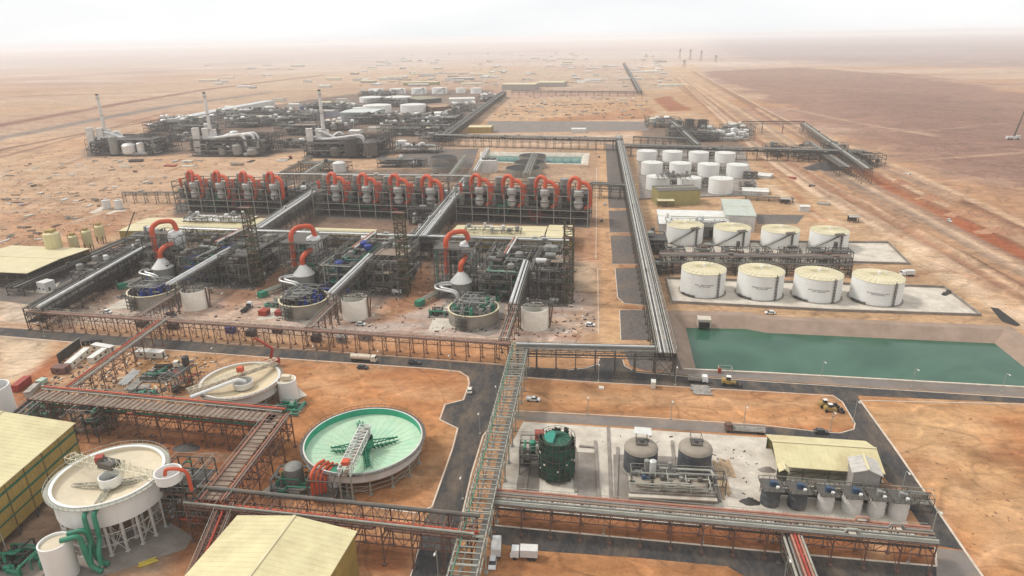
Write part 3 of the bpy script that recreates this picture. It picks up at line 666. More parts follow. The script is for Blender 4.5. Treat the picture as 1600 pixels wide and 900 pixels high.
# ================================================================ sheds
def shed(label, A_, B_, dpt, h, rise=2.5, roof=roofy, wall=wally, name='warehouse', cat='warehouse', ridge=.5, open_front=False, bands=None, over=.6, ribs=True, frame_m=steel, group=None, doors=0, ridge_along=True, skirt=0.0):
    """A_, B_ ground points of the near side; dpt metres away from the camera"""
    rz = ang(A_, B_); Ln = math.hypot(B_.x - A_.x, B_.y - A_.y); t = thing(name, label, cat, (A_.x, A_.y, 0), rz, group)
    m = MB(); w0 = skirt
    if not open_front:
        if ridge_along:
            yr = dpt * ridge
            m.add([(0, 0, w0), (Ln, 0, w0), (Ln, dpt, w0), (0, dpt, w0), (0, 0, h), (Ln, 0, h), (Ln, dpt, h), (0, dpt, h), (0, yr, h + rise), (Ln, yr, h + rise)], [(0, 1, 5, 4), (2, 3, 7, 6), (1, 2, 6, 9, 5), (3, 0, 4, 8, 7)])
        else:
            xr = Ln * ridge
            m.add([(0, 0, w0), (Ln, 0, w0), (Ln, dpt, w0), (0, dpt, w0), (0, 0, h), (Ln, 0, h), (Ln, dpt, h), (0, dpt, h), (xr, 0, h + rise), (xr, dpt, h + rise)], [(0, 1, 5, 8, 4), (2, 3, 7, 9, 6), (1, 2, 6, 5), (3, 0, 4, 7)])
        k = int(Ln / 1.2)
        for i in range(k + 1): m.b2(i * Ln / k - .06, -.07, w0, i * Ln / k + .06, -.002, h - .05)
        k = int(dpt / 1.2)
        for i in range(k + 1): m.b2(Ln + .002, i * dpt / k - .06, w0, Ln + .07, i * dpt / k + .06, h - .05); m.b2(-.07, i * dpt / k - .06, w0, -.002, i * dpt / k + .06, h - .05)
        m.build('wall', wall, t)
    else:
        m.b2(0, dpt - .2, 0, Ln, dpt, h); m.build('wall', wall, t)
    m = MB(); n = max(2, round(Ln / 7))
    if open_front or skirt:
        for i in range(n + 1):
            x = i * Ln / n; m.bar((x, .2, 0), (x, .2, h), .4); m.bar((x, dpt - .4, 0), (x, dpt - .4, h), .4); m.bar((x, .2, h - .3), (x, dpt - .3, h - .3), .35)
        m.bar((0, .2, h * .55), (Ln, .2, h * .55), .25); m.bar((0, .2, h - .4), (Ln, .2, h - .4), .4)
        for i in range(n): m.bar((i * Ln / n, .2, 0), ((i + 1) * Ln / n, .2, h * .55), .18)
        m.build('steel_frame', frame_m, t)
    m = MB(); o = over; T = .25
    def slab(q):  # q: four top corners
        m.add([Vector(v) for v in q] + [Vector(v) - Vector((0, 0, T)) for v in q], [(0, 1, 2, 3), (7, 6, 5, 4), (0, 4, 5, 1), (1, 5, 6, 2), (2, 6, 7, 3), (3, 7, 4, 0)])
    H = h + T + .02
    if ridge_along:
        yr = dpt * ridge; s0 = rise / max(.1, yr); s1 = rise / max(.1, dpt - yr)
        slab([(-o, -o, H - o * s0), (Ln + o, -o, H - o * s0), (Ln + o, yr, H + rise), (-o, yr, H + rise)])
        slab([(-o, yr, H + rise), (Ln + o, yr, H + rise), (Ln + o, dpt + o, H - o * s1), (-o, dpt + o, H - o * s1)])
        if ribs:
            k = int(Ln / 1.5)
            for i in range(k + 1):
                x = i * Ln / k; m.bar((x, -o, H - o * s0 - .01), (x, yr, H + rise - .01), .1); m.bar((x, yr, H + rise - .01), (x, dpt + o, H - o * s1 - .01), .1)
    else:
        xr = Ln * ridge; s0 = rise / max(.1, xr); s1 = rise / max(.1, Ln - xr)
        slab([(-o, -o, H - o * s0), (xr, -o, H + rise), (xr, dpt + o, H + rise), (-o, dpt + o, H - o * s0)])
        slab([(xr, -o, H + rise), (Ln + o, -o, H - o * s1), (Ln + o, dpt + o, H - o * s1), (xr, dpt + o, H + rise)])
        if ribs:
            k = int(dpt / 1.5)
            for i in range(k + 1):
                y = i * dpt / k; m.bar((-o, y, H - o * s0 - .01), (xr, y, H + rise - .01), .1); m.bar((xr, y, H + rise - .01), (Ln + o, y, H - o * s1 - .01), .1)
    ro = m.build('roof', roof, t)
    m = MB()
    if ridge_along: m.bar((-o, dpt * ridge, H + rise + .1), (Ln + o, dpt * ridge, H + rise + .1), .7, .2)
    else: m.bar((Ln * ridge, -o, H + rise + .1), (Ln * ridge, dpt + o, H + rise + .1), .7, .2)
    m.build('ridge_cap', creamr, ro)
    if bands:
        for z0, z1, bm_ in bands:
            m = MB(); m.b2(-.09, -.1, z0, Ln + .09, -.072, z1); m.b2(Ln + .072, -.09, z0, Ln + .1, dpt, z1); m.b2(-.1, -.09, z0, -.072, dpt, z1); m.build('wall_band', bm_, t)
    for i in range(doors):
        m = MB(); x = Ln * (i + .5) / doors; m.b2(x - 2, -.16, 0, x + 2, -.11, 4.5); m.build('door', dsteel, t)
    return t, Ln
# ================================================================ process steelwork with equipment
def pipework(m, r, lx, ly, z0, z1, n, rad=(.15, .45)):
    for _ in range(n):
        p = Vector((r.uniform(0, lx), r.uniform(0, ly), r.uniform(z0, z1))); pts = [p.copy()]; ax = r.choice((0, 1, 2))
        for k in range(r.randint(2, 4)):
            q = pts[-1].copy(); lim = (lx, ly, z1)[ax]; lo_ = z0 if ax == 2 else 0
            q[ax] = r.uniform(lo_, lim)
            if abs(q[ax] - pts[-1][ax]) > 1.2: pts.append(q)
            ax = r.choice([a for a in (0, 1, 2) if a != ax])
        if len(pts) > 1: m.tube(arc(pts, .9, 2), r.uniform(*rad), 6)
def steel_frame(m, lx, ly, zs, nx, ny, th=.35, brace=True):
    X = [lx * i / nx for i in range(nx + 1)]; Y = [ly * i / ny for i in range(ny + 1)]
    for x in X:
        for y in Y: m.bar((x, y, 0), (x, y, zs[-1]), th)
    for z in zs:
        for y in Y: m.bar((0, y, z), (lx, y, z), th * .9)
        for x in X: m.bar((x, 0, z), (x, ly, z), th * .9)
    if brace:
        z_ = [0] + list(zs)
        for i in range(nx):
            if i % 2 == 0:
                for a, b in zip(z_, z_[1:]): m.bar((X[i], 0, a), (X[i + 1], 0, b), th * .45)
        for a, b in zip(z_, z_[1:]): m.bar((0, 0, a), (0, Y[1], b), th * .45); m.bar((lx, 0, b), (lx, Y[1], a), th * .45)
def handrails(m, lx, ly, z, th=.1):
    for a, b in (((0, 0), (lx, 0)), ((lx, 0), (lx, ly)), ((lx, ly), (0, ly)), ((0, ly), (0, 0))):
        m.bar((a[0], a[1], z + 1.1), (b[0], b[1], z + 1.1), th); n = max(1, int(math.hypot(b[0] - a[0], b[1] - a[1]) / 2.5))
        for i in range(n): f = i / n; x = a[0] + (b[0] - a[0]) * f; y = a[1] + (b[1] - a[1]) * f; m.bar((x, y, z), (x, y, z + 1.1), th * .8)
def vessel(m, x, y, z, r, h, n=16, dome=True):
    m.lathe([(.01, 0), (r * .7, r * .12), (r, r * .35), (r, h - r * .35), (r * .7, h - r * .12), (.01, h)] if dome else [(.01, 0), (r, 0), (r, h), (.01, h)], (x, y, z), n)
def process_unit(label, loc, rz, lx, ly, zs, nx, ny, seed, name='process_structure', cat='steel structure', group=None, frame=steel, vessels=6, vmats=(greyp, steel, greyp, whitec), pipes=24, pmats=(silver, greyp, greenp, dsteel), decks=.6, vr=(1.0, 2.4), th=.35, top=2.0, vessel_name='vessel'):
    t = thing(name, label, cat, loc, rz, group); r = R(seed); m = MB(); steel_frame(m, lx, ly, zs, nx, ny, th); m.build('steel_frame', frame, t)
    m = MB(); any_ = False
    for z in zs:
        if r.random() < decks + .35:
            i0 = r.randint(0, max(0, nx - 2)); i1 = r.randint(i0 + 1, nx); j0 = r.randint(0, max(0, ny - 2)); j1 = r.randint(j0 + 1, ny)
            m = MB(); m.b2(lx * i0 / nx + .2, ly * j0 / ny + .2, z + .19, lx * i1 / nx - .2, ly * j1 / ny - .2, z + .26); m.build('floor_grating', r.choice((grating, dsteel, dsteel, steel)), t)
    m = MB()
    for z in zs: handrails(m, lx, ly, z + .2)
    m.build('handrail', lsteel, t)
    for k in range(vessels):
        m = MB(); rad = r.uniform(*vr); zi = r.choice([0.3] + list(zs)); hh = r.uniform(2.2, 4.5) * rad ** .5
        if zi == zs[-1]: hh = min(hh, top * 2)
        x, y = r.uniform(rad, max(rad + .1, lx - rad)), r.uniform(rad, max(rad + .1, ly - rad))
        if r.random() < .7: vessel(m, x, y, zi + .3, rad, hh, 14)
        else:
            q = rad * .7; ax = Vector((r.uniform(3, 6), 0, 0)); m.tube([(x - ax.x / 2, y, zi + q + .5), (x + ax.x / 2, y, zi + q + .5)], q, 12)
            for s in (-1, 1): m.box((x + s * ax.x * .3, y, zi + .35), (.4, q * 1.6, .7))
        m.build(vessel_name, r.choice(vmats), t, True)
    groups = {}
    for k in range(pipes):
        pm = r.choice(pmats); groups.setdefault(pm.name, (pm, MB())); pipework(groups[pm.name][1], r, lx, ly, 1, zs[-1] + top * .5, 1)
    for pm, m in groups.values(): m.build('pipework', pm, t, True)
    return t
# ================================================================ vehicles and small items
def wheels(m, xs_, hw, r=.45, wdt=.3):
    for x in xs_:
        for s in (-1, 1): m.tube([(x, s * hw - wdt / 2, r), (x, s * hw + wdt / 2, r)], r, 12)
def wheelparts(t, xs_, hw, r=.45, wdt=.3):
    for x in xs_:
        for s in (-1, 1):
            m = MB(); m.tube([(x, s * hw - wdt / 2, r), (x, s * hw + wdt / 2, r)], r, 12); m.build('wheel', rubber, t, True)
def pick(px, py, dx=0, dy=0):
    return P(px, py)
def car(label, px, py, hd, paint=carw, pickup=False, cat='car', group=None, s=1.0):
    """hd: heading as a second pixel the nose points at"""
    p = P(px, py); q = P(*hd); t = thing('pickup_truck' if pickup else 'parked_car', label, 'pickup' if pickup else cat, p, ang(p, q), group)
    m = MB(); Ln = 5.2 if pickup else 4.6; hw = .93
    prof = [(-Ln / 2, .45), (-Ln / 2, 1.0), (-Ln / 2 + .1, 1.05), (Ln / 2 - 1.2, 1.02), (Ln / 2 - .2, .9), (Ln / 2, .7), (Ln / 2, .4)]
    def prism(prof, w0, w1=None):
        w1 = w1 or w0; n = len(prof); zmax = max(z for _, z in prof)
        vs = [(x, -(w0 if z < zmax - .2 else w1), z) for x, z in prof] + [(x, (w0 if z < zmax - .2 else w1), z) for x, z in prof]
        m.add(vs, [tuple(range(n))[::-1], tuple(range(n, 2 * n))] + [(i, (i + 1) % n, n + (i + 1) % n, n + i) for i in range(n)])
    prism(prof, hw)
    if pickup: m.b2(-Ln / 2, -hw, 1.0, -Ln / 2 + 2.0, -hw + .1, 1.35); m.b2(-Ln / 2, hw - .1, 1.0, -Ln / 2 + 2.0, hw, 1.35); m.b2(-Ln / 2, -hw, 1.0, -Ln / 2 + .1, hw, 1.35)
    m.build('body', paint, t)
    x0 = -Ln / 2 + (2.05 if pickup else .5); m = MB(); prism([(x0, 1.05), (x0 + .25, 1.6), (Ln / 2 - 1.75, 1.6), (Ln / 2 - 1.05, 1.02)], hw * .96, hw * .8); m.build('windows', glassd, t)
    m = MB(); m.b2(x0 + .28, -hw * .78, 1.6, Ln / 2 - 1.8, hw * .78, 1.68); m.build('roof', paint, t)
    wheelparts(t, (-Ln / 2 + .9, Ln / 2 - .9), hw - .05, .38, .25)
    if s != 1: t.scale = (s,) * 3
    return t
def truck(label, px, py, hd, kind='box', cabm=carw, bodym=whitec, group=None, length=7.0, s=1.0, cat='truck'):
    p = P(px, py); q = P(*hd); t = thing({'box': 'box_truck', 'tank': 'tanker_truck', 'dump': 'dump_truck', 'flat': 'flatbed_truck'}[kind], label, cat, p, ang(p, q), group); L_ = length
    m = MB(); m.b2(L_ / 2 - 2.2, -1.2, .8, L_ / 2, 1.2, 1.9); m.add([(L_ / 2 - 2.2, -1.2, 1.9), (L_ / 2, -1.2, 1.9), (L_ / 2, 1.2, 1.9), (L_ / 2 - 2.2, 1.2, 1.9), (L_ / 2 - 2.2, -1.1, 3.0), (L_ / 2 - .35, -1.1, 3.0), (L_ / 2 - .35, 1.1, 3.0), (L_ / 2 - 2.2, 1.1, 3.0)], [(4, 5, 6, 7), (0, 1, 5, 4), (2, 3, 7, 6), (3, 0, 4, 7), (1, 2, 6, 5)])
    cb = m.build('cab', cabm, t); m = MB(); m.add([(L_ / 2 + .01, -1.0, 1.95), (L_ / 2 + .01, 1.0, 1.95), (L_ / 2 - .3, 1.0, 2.85), (L_ / 2 - .3, -1.0, 2.85)], [(0, 1, 2, 3)]); m.build('windscreen', glassd, cb)
    m = MB(); m.b2(-L_ / 2, -.5, .7, L_ / 2 - .3, .5, .95); m.build('chassis', dsteel, t); xe = L_ / 2 - 2.5
    m = MB()
    if kind == 'box': m.b2(-L_ / 2, -1.25, 1.1, xe, 1.25, 3.3)
    elif kind == 'tank':
        m.tube([(-L_ / 2, 0, 2.2), (-L_ / 2 + .3, 0, 2.2), (xe - .3, 0, 2.2), (xe, 0, 2.2)], 1.15, 16)
    elif kind == 'dump':
        m.add([(-L_ / 2, -1.1, 1.1), (xe, -1.1, 1.1), (xe, 1.1, 1.1), (-L_ / 2, 1.1, 1.1), (-L_ / 2, -1.35, 2.5), (xe, -1.35, 2.5), (xe, 1.35, 2.5), (-L_ / 2, 1.35, 2.5), (-L_ / 2 + .15, -1.2, 2.5), (xe - .15, -1.2, 2.5), (xe - .15, 1.2, 2.5), (-L_ / 2 + .15, 1.2, 2.5), (-L_ / 2 + .15, -1.0, 1.7), (xe - .15, -1.0, 1.7), (xe - .15, 1.0, 1.7), (-L_ / 2 + .15, 1.0, 1.7)],
              [(0, 3, 2, 1), (0, 1, 5, 4), (1, 2, 6, 5), (2, 3, 7, 6), (3, 0, 4, 7), (4, 5, 9, 8), (5, 6, 10, 9), (6, 7, 11, 10), (7, 4, 8, 11), (8, 9, 13, 12), (9, 10, 14, 13), (10, 11, 15, 14), (11, 8, 12, 15), (12, 13, 14, 15)])
    else:
        m.b2(-L_ / 2, -1.25, 1.0, xe, 1.25, 1.2); m.b2(xe - .1, -1.25, 1.2, xe, 1.25, 2.4)
        for i in range(5): m.b2(-L_ / 2 + .3, -1.1 + i * .45, 1.2, xe - .5, -.75 + i * .45, 1.5 + .2 * (i % 2))
    m.build({'box': 'cargo_box', 'tank': 'tank', 'dump': 'tipper_body', 'flat': 'flatbed'}[kind], bodym, t, kind == 'tank')
    wheelparts(t, (-L_ / 2 + .9, -L_ / 2 + 2.1, L_ / 2 - 1.1), 1.05, .5, .35)
    if s != 1: t.scale = (s,) * 3
    return t
def digger(label, px, py, hd, name='wheel_loader', cat='wheel loader', s=1.0, group=None, bucket=True):
    p = P(px, py); t = thing(name, label, cat, p, ang(p, P(*hd)), group)
    m = MB(); m.b2(-3, -1.1, 1.0, 0, 1.1, 2.3); m.b2(-2.9, -.8, 2.3, -1.6, .8, 2.6); m.b2(0, -.8, .9, 2.2, .8, 1.8); m.build('body', yellm, t)
    m = MB(); m.box((-.6, 0, 3.0), (1.6, 1.5, 1.4), 0, .85); m.build('cab', glassd, t); m = MB(); m.box((-.6, 0, 3.78), (1.7, 1.6, .12)); m.build('cab_roof', carw, t)
    m = MB()
    if bucket:
        for sd_ in (-.6, .6): m.bar((1.5, sd_, 1.7), (3.4, sd_, .9), .35)
        m.add([(3.2, -1.4, .1), (4.4, -1.4, .1), (4.0, -1.4, 1.2), (3.2, -1.4, 1.2), (3.2, 1.4, .1), (4.4, 1.4, .1), (4.0, 1.4, 1.2), (3.2, 1.4, 1.2)], [(0, 1, 2, 3), (7, 6, 5, 4), (0, 4, 5, 1), (3, 2, 6, 7), (0, 3, 7, 4)])
        m.build('bucket', dsteel, t)
    else:
        m.bar((2.0, 0, 1.7), (5.0, 0, 1.3), .5); m.box((3.2, 0, .6), (.35, 3.6, .9), .35); m.build('blade', dsteel, t)
    wheelparts(t, (-2.1, 1.4 if bucket else 4.8), 1.15, .75, .6)
    t.scale = (s,) * 3
    return t
def container(label, px, py, to, m_=cabin, lx=None, w=2.6, h=2.7, name='site_cabin', cat='site cabin', group=None, nwin=3, back=0):
    """px: near-left foot, to: pixel of the other end of the long side"""
    a = P(px, py); b = P(*to); Ln = lx or (b - a).length; t = thing(name, label, cat, a, ang(a, b), group); m = MB(); m.b2(0, 0, .25, Ln, w, h + .1)
    if name == 'shipping_container':
        k = int(Ln / .5)
        for i in range(k): m.b2(i * Ln / k, -.05, .3, i * Ln / k + .2, -.002, h); m.b2(i * Ln / k, w + .002, .3, i * Ln / k + .2, w + .05, h)
    m.build('body', m_, t); m = MB(); m.b2(-.08, -.08, h + .1, Ln + .08, w + .08, h + .25); m.build('roof', whiter if m_ is cabin else m_, t)
    for i in range(nwin):
        x = Ln * (i + .5) / nwin; m = MB(); m.b2(x - .6, -.04, 1.2, x + .6, -.003, 2.1); m.build('window', glassd, t)
    m = MB(); m.b2(Ln + .003, w * .3, .3, Ln + .05, w * .3 + 1, 2.3); m.build('door', dsteel, t)
    return t
def lamp(label, px, py, ptop, group='street lamps along the plant roads', flip=1):
    p = P(px, py); h = min(12, max(7, hgt(p, ptop))); t = thing('street_lamp', label, 'street lamp', p, YA if flip > 0 else YA + math.pi, group)
    m = MB(); m.bar((0, 0, 0), (0, 0, h), .22, n=6); m.box((0, 0, .15), (.7, .7, .3)); m.build('pole', lsteel, t)
    m = MB(); m.tube(arc([(0, 0, h - .1), (0, 0, h + .5), (-1.6, 0, h + .9)], .8, 3), .09, 6); m.build('arm', lsteel, t); m = MB(); m.box((-1.9, 0, h + .88), (.95, .4, .2)); m.build('lamp_head', whiter, t)
    return t
def heap(label, px, py, r, h, m_=earth, name='earth_heap', cat='earth heap', seed=1, group=None, flat=.5):
    p = P(px, py); rr = R(seed); n = 22; vs = [(0, 0, h)]; fs = []
    for j, (k, zz) in enumerate(((.25, .88), (.5, .55), (.75, .22), (1, -.05))):
        for i in range(n): a_ = 2 * math.pi * i / n; q = r * k * rr.uniform(.85, 1.12); vs.append((q * math.cos(a_), q * math.sin(a_) * flat, h * zz * rr.uniform(.85, 1.15) if j < 3 else -.05))
    for i in range(n): fs.append((0, 1 + i, 1 + (i + 1) % n))
    for j in range(3):
        for i in range(n): fs.append((1 + j * n + i, 1 + (j + 1) * n + i, 1 + (j + 1) * n + (i + 1) % n, 1 + j * n + (i + 1) % n))
    m = MB(); m.add(vs, fs); o = m.build(name, m_, None, True); o.location = p; return tag(o, label, cat, group)
def stack(label, px, py, to, w=2.5, h=1.2, n=6, m_=mixm, name='material_stack', cat='material stack', group=None, seed=1, rnd=True, r=None):
    a = P(px, py); b = P(*to); Ln = (b - a).length; t_ = ang(a, b); m = MB(); rr = R(seed)
    for i in range(n):
        y = w * (i + .5) / n; hh = h * rr.uniform(.5, 1); x0 = rr.uniform(0, .15) * Ln; x1 = Ln * rr.uniform(.8, 1)
        if rnd: m.tube([(x0, y, w / n * .5), (x1, y, w / n * .5)], w / n * .46, 8)
        else: m.b2(x0, y - w / n * .4, 0, x1, y + w / n * .4, hh)
    o = m.build(name, m_, None, rnd); o.location = a; o.rotation_euler = (0, 0, t_); return tag(o, label, cat, group)
# ================================================================ pipe racks of the plant
GP = (silver, greyp, greyp, steel, dsteel)
rack('pale open lattice pipe bridge running up the middle of the photo beside the black road', (700, 985), (813, 536), 11, 6.6, 9, (0, -3.4), [(-1.6, 1, .35, greyp), (1.2, 1, .25, greyp), (2.3, 0, .14, greenp)], lsteel, (1.4, steel), th=.3)
rack('dense grey pipe rack crossing the dirt road in front of the green pond', (808, 541), (1056, 547), 11, 6, 8, (0, -2.8), many(5.6, .9, GP, 3) + many(5, .7, (dsteel, greyp), 4, 1), steel, None, slats=False)
rack('longest grey pipe rack, full of silver lines, between the dirt road and white tanks', (1042, 552), (967, 212), 12, 7.5, 9, (0, -3), many(7.2, .9, (silver, greyp, steel, lsteel, dsteel, greyp), 8, 0, .12, .32) + many(7, .6, (dsteel, greyp), 9, 1), steel, (1.2, grating), slats=False)
rack('thin rust coloured pipe rack on slim posts along the main black road', (46, 486), (797, 536), 8.5, 4.2, 6, (0, -2), [(-1.5, 0, .22, pink), (-.8, 0, .15, greyp), (.2, 0, .2, pink), (1.4, 0, .14, lsteel)], bsteel, (1.0, grating), th=.22)
rack('silver topped cross rack just behind the three orange pipe towers', (283, 357), (888, 376), 14, 7, 9, (0, -4, -8), [(-2.6, 0, .55, silver), (-1.2, 0, .3, greyp), (0, 0, .3, silver), (1.2, 0, .35, greyp), (2.4, 0, .25, dsteel)] + many(6.5, 1, (dsteel, steel, greyp), 61, 1, .3, .5) + many(6.5, 1, (dsteel, dsteel, steel, greyp), 62, 2, .3, .5), steel, slats=False)
rack('leftmost long diagonal rack carrying one bright silver duct', (50, 482), (226, 383), 11, 9, 9, (0, -3.5, -7), [(-3.4, 0, .8, silver), (-1.6, 0, .35, greyp), (-.6, 0, .3, dsteel), (.6, 0, .3, greyp), (2, 0, .35, dsteel)] + many(8.5, 1, (dsteel, steel, greyp), 63, 1, .3, .5) + many(8.5, 1, (dsteel, dsteel, steel), 64, 2, .3, .5), dsteel, truss=True, slats=False)
rack('diagonal rack with silver pipes between the left and middle evaporator buildings', (402, 357), (503, 290), 15, 8, 9, (0, -4, -8), [(-2.8, 0, .5, silver), (-1.5, 0, .45, silver), (0, 0, .4, greyp), (1.3, 0, .4, silver), (2.8, 0, .4, greyp)] + many(7.5, 1, (dsteel, steel, greyp), 65, 1, .3, .5) + many(7.5, 1, (dsteel, dsteel, steel), 66, 2, .3, .5), steel, slats=False)
rack('diagonal rack with silver pipes between the middle and right evaporator buildings', (656, 370), (732, 276), 15, 9, 9, (0, -4, -8), [(-3, 0, .55, silver), (-1.6, 0, .5, silver), (0, 0, .4, silver), (1.5, 0, .4, greyp), (3, 0, .4, silver)] + many(8.5, 1, (dsteel, steel, greyp), 67, 1, .3, .5) + many(8.5, 1, (dsteel, dsteel, steel), 68, 2, .3, .5), steel, slats=False)
rack('cross rack passing behind the left and middle evaporator buildings', (432, 272), (735, 275), 14, 6, 10, (0, -4), [(-1.8, 0, .5, silver), (0, 0, .4, greyp), (1.6, 0, .4, dsteel)], steel, slats=False, rail=False)
rack('heavy dark double-deck rack in front of the orange sand plot at the rear', (682, 211), (972, 217), 13, 10, 10, (0, -3, -6), many(9.5, .9, (dsteel, steel, greyp), 12, 0, .25, .5) + many(9, .8, (dsteel, dsteel, greyp), 13, 1, .25, .5), dsteel, slats=False)
rack('dark rack running right behind the rows of small white tanks', (972, 226), (1352, 237), 12, 9, 10, (0, -3, -6), many(8.5, .9, (dsteel, steel, greyp), 15, 0, .25, .5) + many(8, .8, (dsteel, dsteel), 16, 1, .25, .5), dsteel, slats=False)
rack('second dark rack behind the small white tanks, with white drums under it', (990, 214), (1072, 217), 10, 6, 9, (0, -4), many(5.5, .8, (dsteel, steel, greyp), 18, 0, .25, .5), dsteel, slats=False)
rack('rear diagonal rack climbing from the heavy dark rack towards far buildings', (693, 212), (787, 143), 12, 12, 12, (0, -4, -8), many(11, .9, (dsteel, greyp, steel), 21, 0, .3, .7), dsteel, slats=False)
rack('short rack slanting past the grey cooling towers at the rear right', (1050, 190), (1090, 226), 12, 8, 9, (0, -4), many(7.5, .9, (silver, greyp, steel), 23, 0, .25, .6), steel, slats=False)
rack('right hand diagonal rack ending at the open desert', (1357, 264), (1256, 193), 13, 8, 9, (0, -3), many(7.5, .9, (lsteel, dsteel, greyp, steel), 24, 0, .2, .42), steel, slats=False)
rack('low dark rack alongside the right hand diagonal rack', (1322, 262), (1262, 222), 8, 10, 9, (0, -3), many(9.5, .9, (dsteel, greyp, steel), 25, 0, .25, .55), dsteel, slats=False)
rack('portal rack bridging the earth tracks at the rear right', (1160, 190), (1257, 190), 15, 5, 24, (0, -3), [(-1, 0, .3, dsteel), (1, 0, .3, dsteel)], dsteel, slats=False, rail=False)
rack('far rack fading away at the top of the sand plot', (1000, 142), (975, 98), 9, 9, 18, (0, -3), many(8, .8, (dsteel, greyp), 27, 0, .3, .6), dsteel, slats=False, rail=False)
rack('far cross rack behind the brown earth strip', (800, 142), (1003, 144), 9, 7, 18, (0, -3), many(6, .8, (dsteel, greyp), 28, 0, .3, .6), dsteel, slats=False, rail=False)
rack('short dark pipe bridge over the dirt road right of the evaporators', (923, 287), (985, 290), 11, 9, 8, (0, -2.5, -5), many(8.5, .9, (dsteel, greyp, steel), 29, 0, .25, .5), dsteel, slats=False)
rack('pinkish pipe rack crossing in front of the concrete yard with eight small tanks', (772, 777), (1457, 838), 9, 6.6, 8, (0, -3.2), [(2.8, 0, .33, pink), (2.1, 0, .2, pink), (1.3, 0, .3, greyp), (.2, 0, .35, grating), (-1.0, 0, .25, greyp), (-2.0, 0, .3, lsteel), (-2.9, 0, .2, greyp), (-1, 1, .3, dsteel), (1.5, 1, .3, bsteel)], bsteel, (1.4, grating), th=.24)
rack('red and brown branch rack leaving the frame at bottom right', (1232, 806), (1274, 920), 8, 3.2, 7, (0, -2.4), [(-1.2, 0, .3, pink), (-.4, 0, .35, redp), (.5, 0, .3, pink), (1.2, 0, .25, lsteel)], bsteel, th=.2, rail=False)
rack('narrow grey branch rack beside the red one at bottom right', (1219, 812), (1256, 925), 7, 2.4, 7, (0, -2.4), [(-.6, 0, .35, lsteel), (.5, 0, .3, greyp)], steel, th=.2, rail=False)
rack('wide brown rack with an orange-red pipe above the round sediment tank, far left', (58, 614), (434, 650), 12, 8.5, 8, (0, -3.4, -6.8), [(3.9, 0, .3, orange), (3.1, 0, .25, bsteel), (2.3, 0, .2, lsteel), (0, 1, .4, bsteel), (-2, 1, .4, greenp), (2, 2, .4, redp)], bsteel, (5.4, grating), th=.26)
rack('brown rack between the two round tanks running down to the yellow roof', (436, 648), (332, 782), 12, 8, 8, (0, -3.4, -6), [(3.4, 0, .3, bsteel), (2.6, 0, .25, pink), (-3.2, 0, .25, pink), (1, 1, .4, redp), (-2, 1, .4, bsteel)], bsteel, (5, grating), th=.26)
rack('brown lattice rack with red pipes in front of the green round tank', (300, 776), (742, 823), 12, 7, 7.5, (0, -3.2, -5.5), [(3.2, 0, .55, steel), (-2.9, 0, .3, lsteel), (1.2, 1, .42, orange), (0, 1, .4, redp), (-1.5, 1, .35, bsteel), (1.5, 2, .35, dsteel)], bsteel, (1.2, grating), th=.26)
rack('brown rack disappearing behind the bottom yellow roof', (352, 792), (296, 930), 11, 4.5, 8, (0, -3), [(1.5, 0, .3, bsteel), (0, 0, .3, redp), (-1.5, 0, .3, bsteel)], bsteel, (1.2, grating), th=.24)
rack('grey rack leaving the frame above the leftmost yellow warehouse', (66, 618), (-40, 705), 11, 6, 8, (0, -3.2), [(2, 0, .3, steel), (0, 0, .3, greyp), (-2, 0, .3, dsteel)], steel, (1.6, grating), th=.26)
rack('thin diagonal rack with a red pipe crossing the black road at left', (254, 501), (112, 604), 9, 4.4, 7, (0, -2.4), [(-1.6, 0, .25, orange), (-.6, 0, .2, pink), (.8, 0, .22, lsteel), (1.7, 0, .2, greyp)], bsteel, (1.6, grating), th=.22)
rack('dark cross rack between the large and the medium white tanks', (1032, 398), (1328, 402), 9, 9, 7, (0, -3, -6), many(8.5, .9, (dsteel, steel, bsteel, greyp), 33, 0, .2, .45), dsteel, slats=False)
rack('dark rack in front of the medium white tanks, just behind the large ones', (1032, 410), (1330, 415), 6, 5, 7, (0, -3), many(4.5, .9, (dsteel, steel, greyp), 34, 0, .2, .45), dsteel, slats=False)
rack('low dark rack along the foot of the last row of small white tanks', (1165, 306), (1240, 310), 3, 4, 9, (0, -2), many(3.5, .8, (dsteel, greyp), 35, 0, .2, .4), dsteel, slats=False, rail=False)
rack('dark left-hand rack beneath the yellow silos', (22, 450), (200, 374), 4.5, 10, 7, (0, -2), many(9.5, .9, (dsteel, steel, greyp), 36, 0, .2, .45), dsteel, slats=False)
rack('slim pipe trestle running to the left evaporator building', (192, 301), (278, 301), 9, 4, 10, (0, -2), [(-1, 0, .35, greyp), (1, 0, .3, dsteel)], steel, slats=False, rail=False)
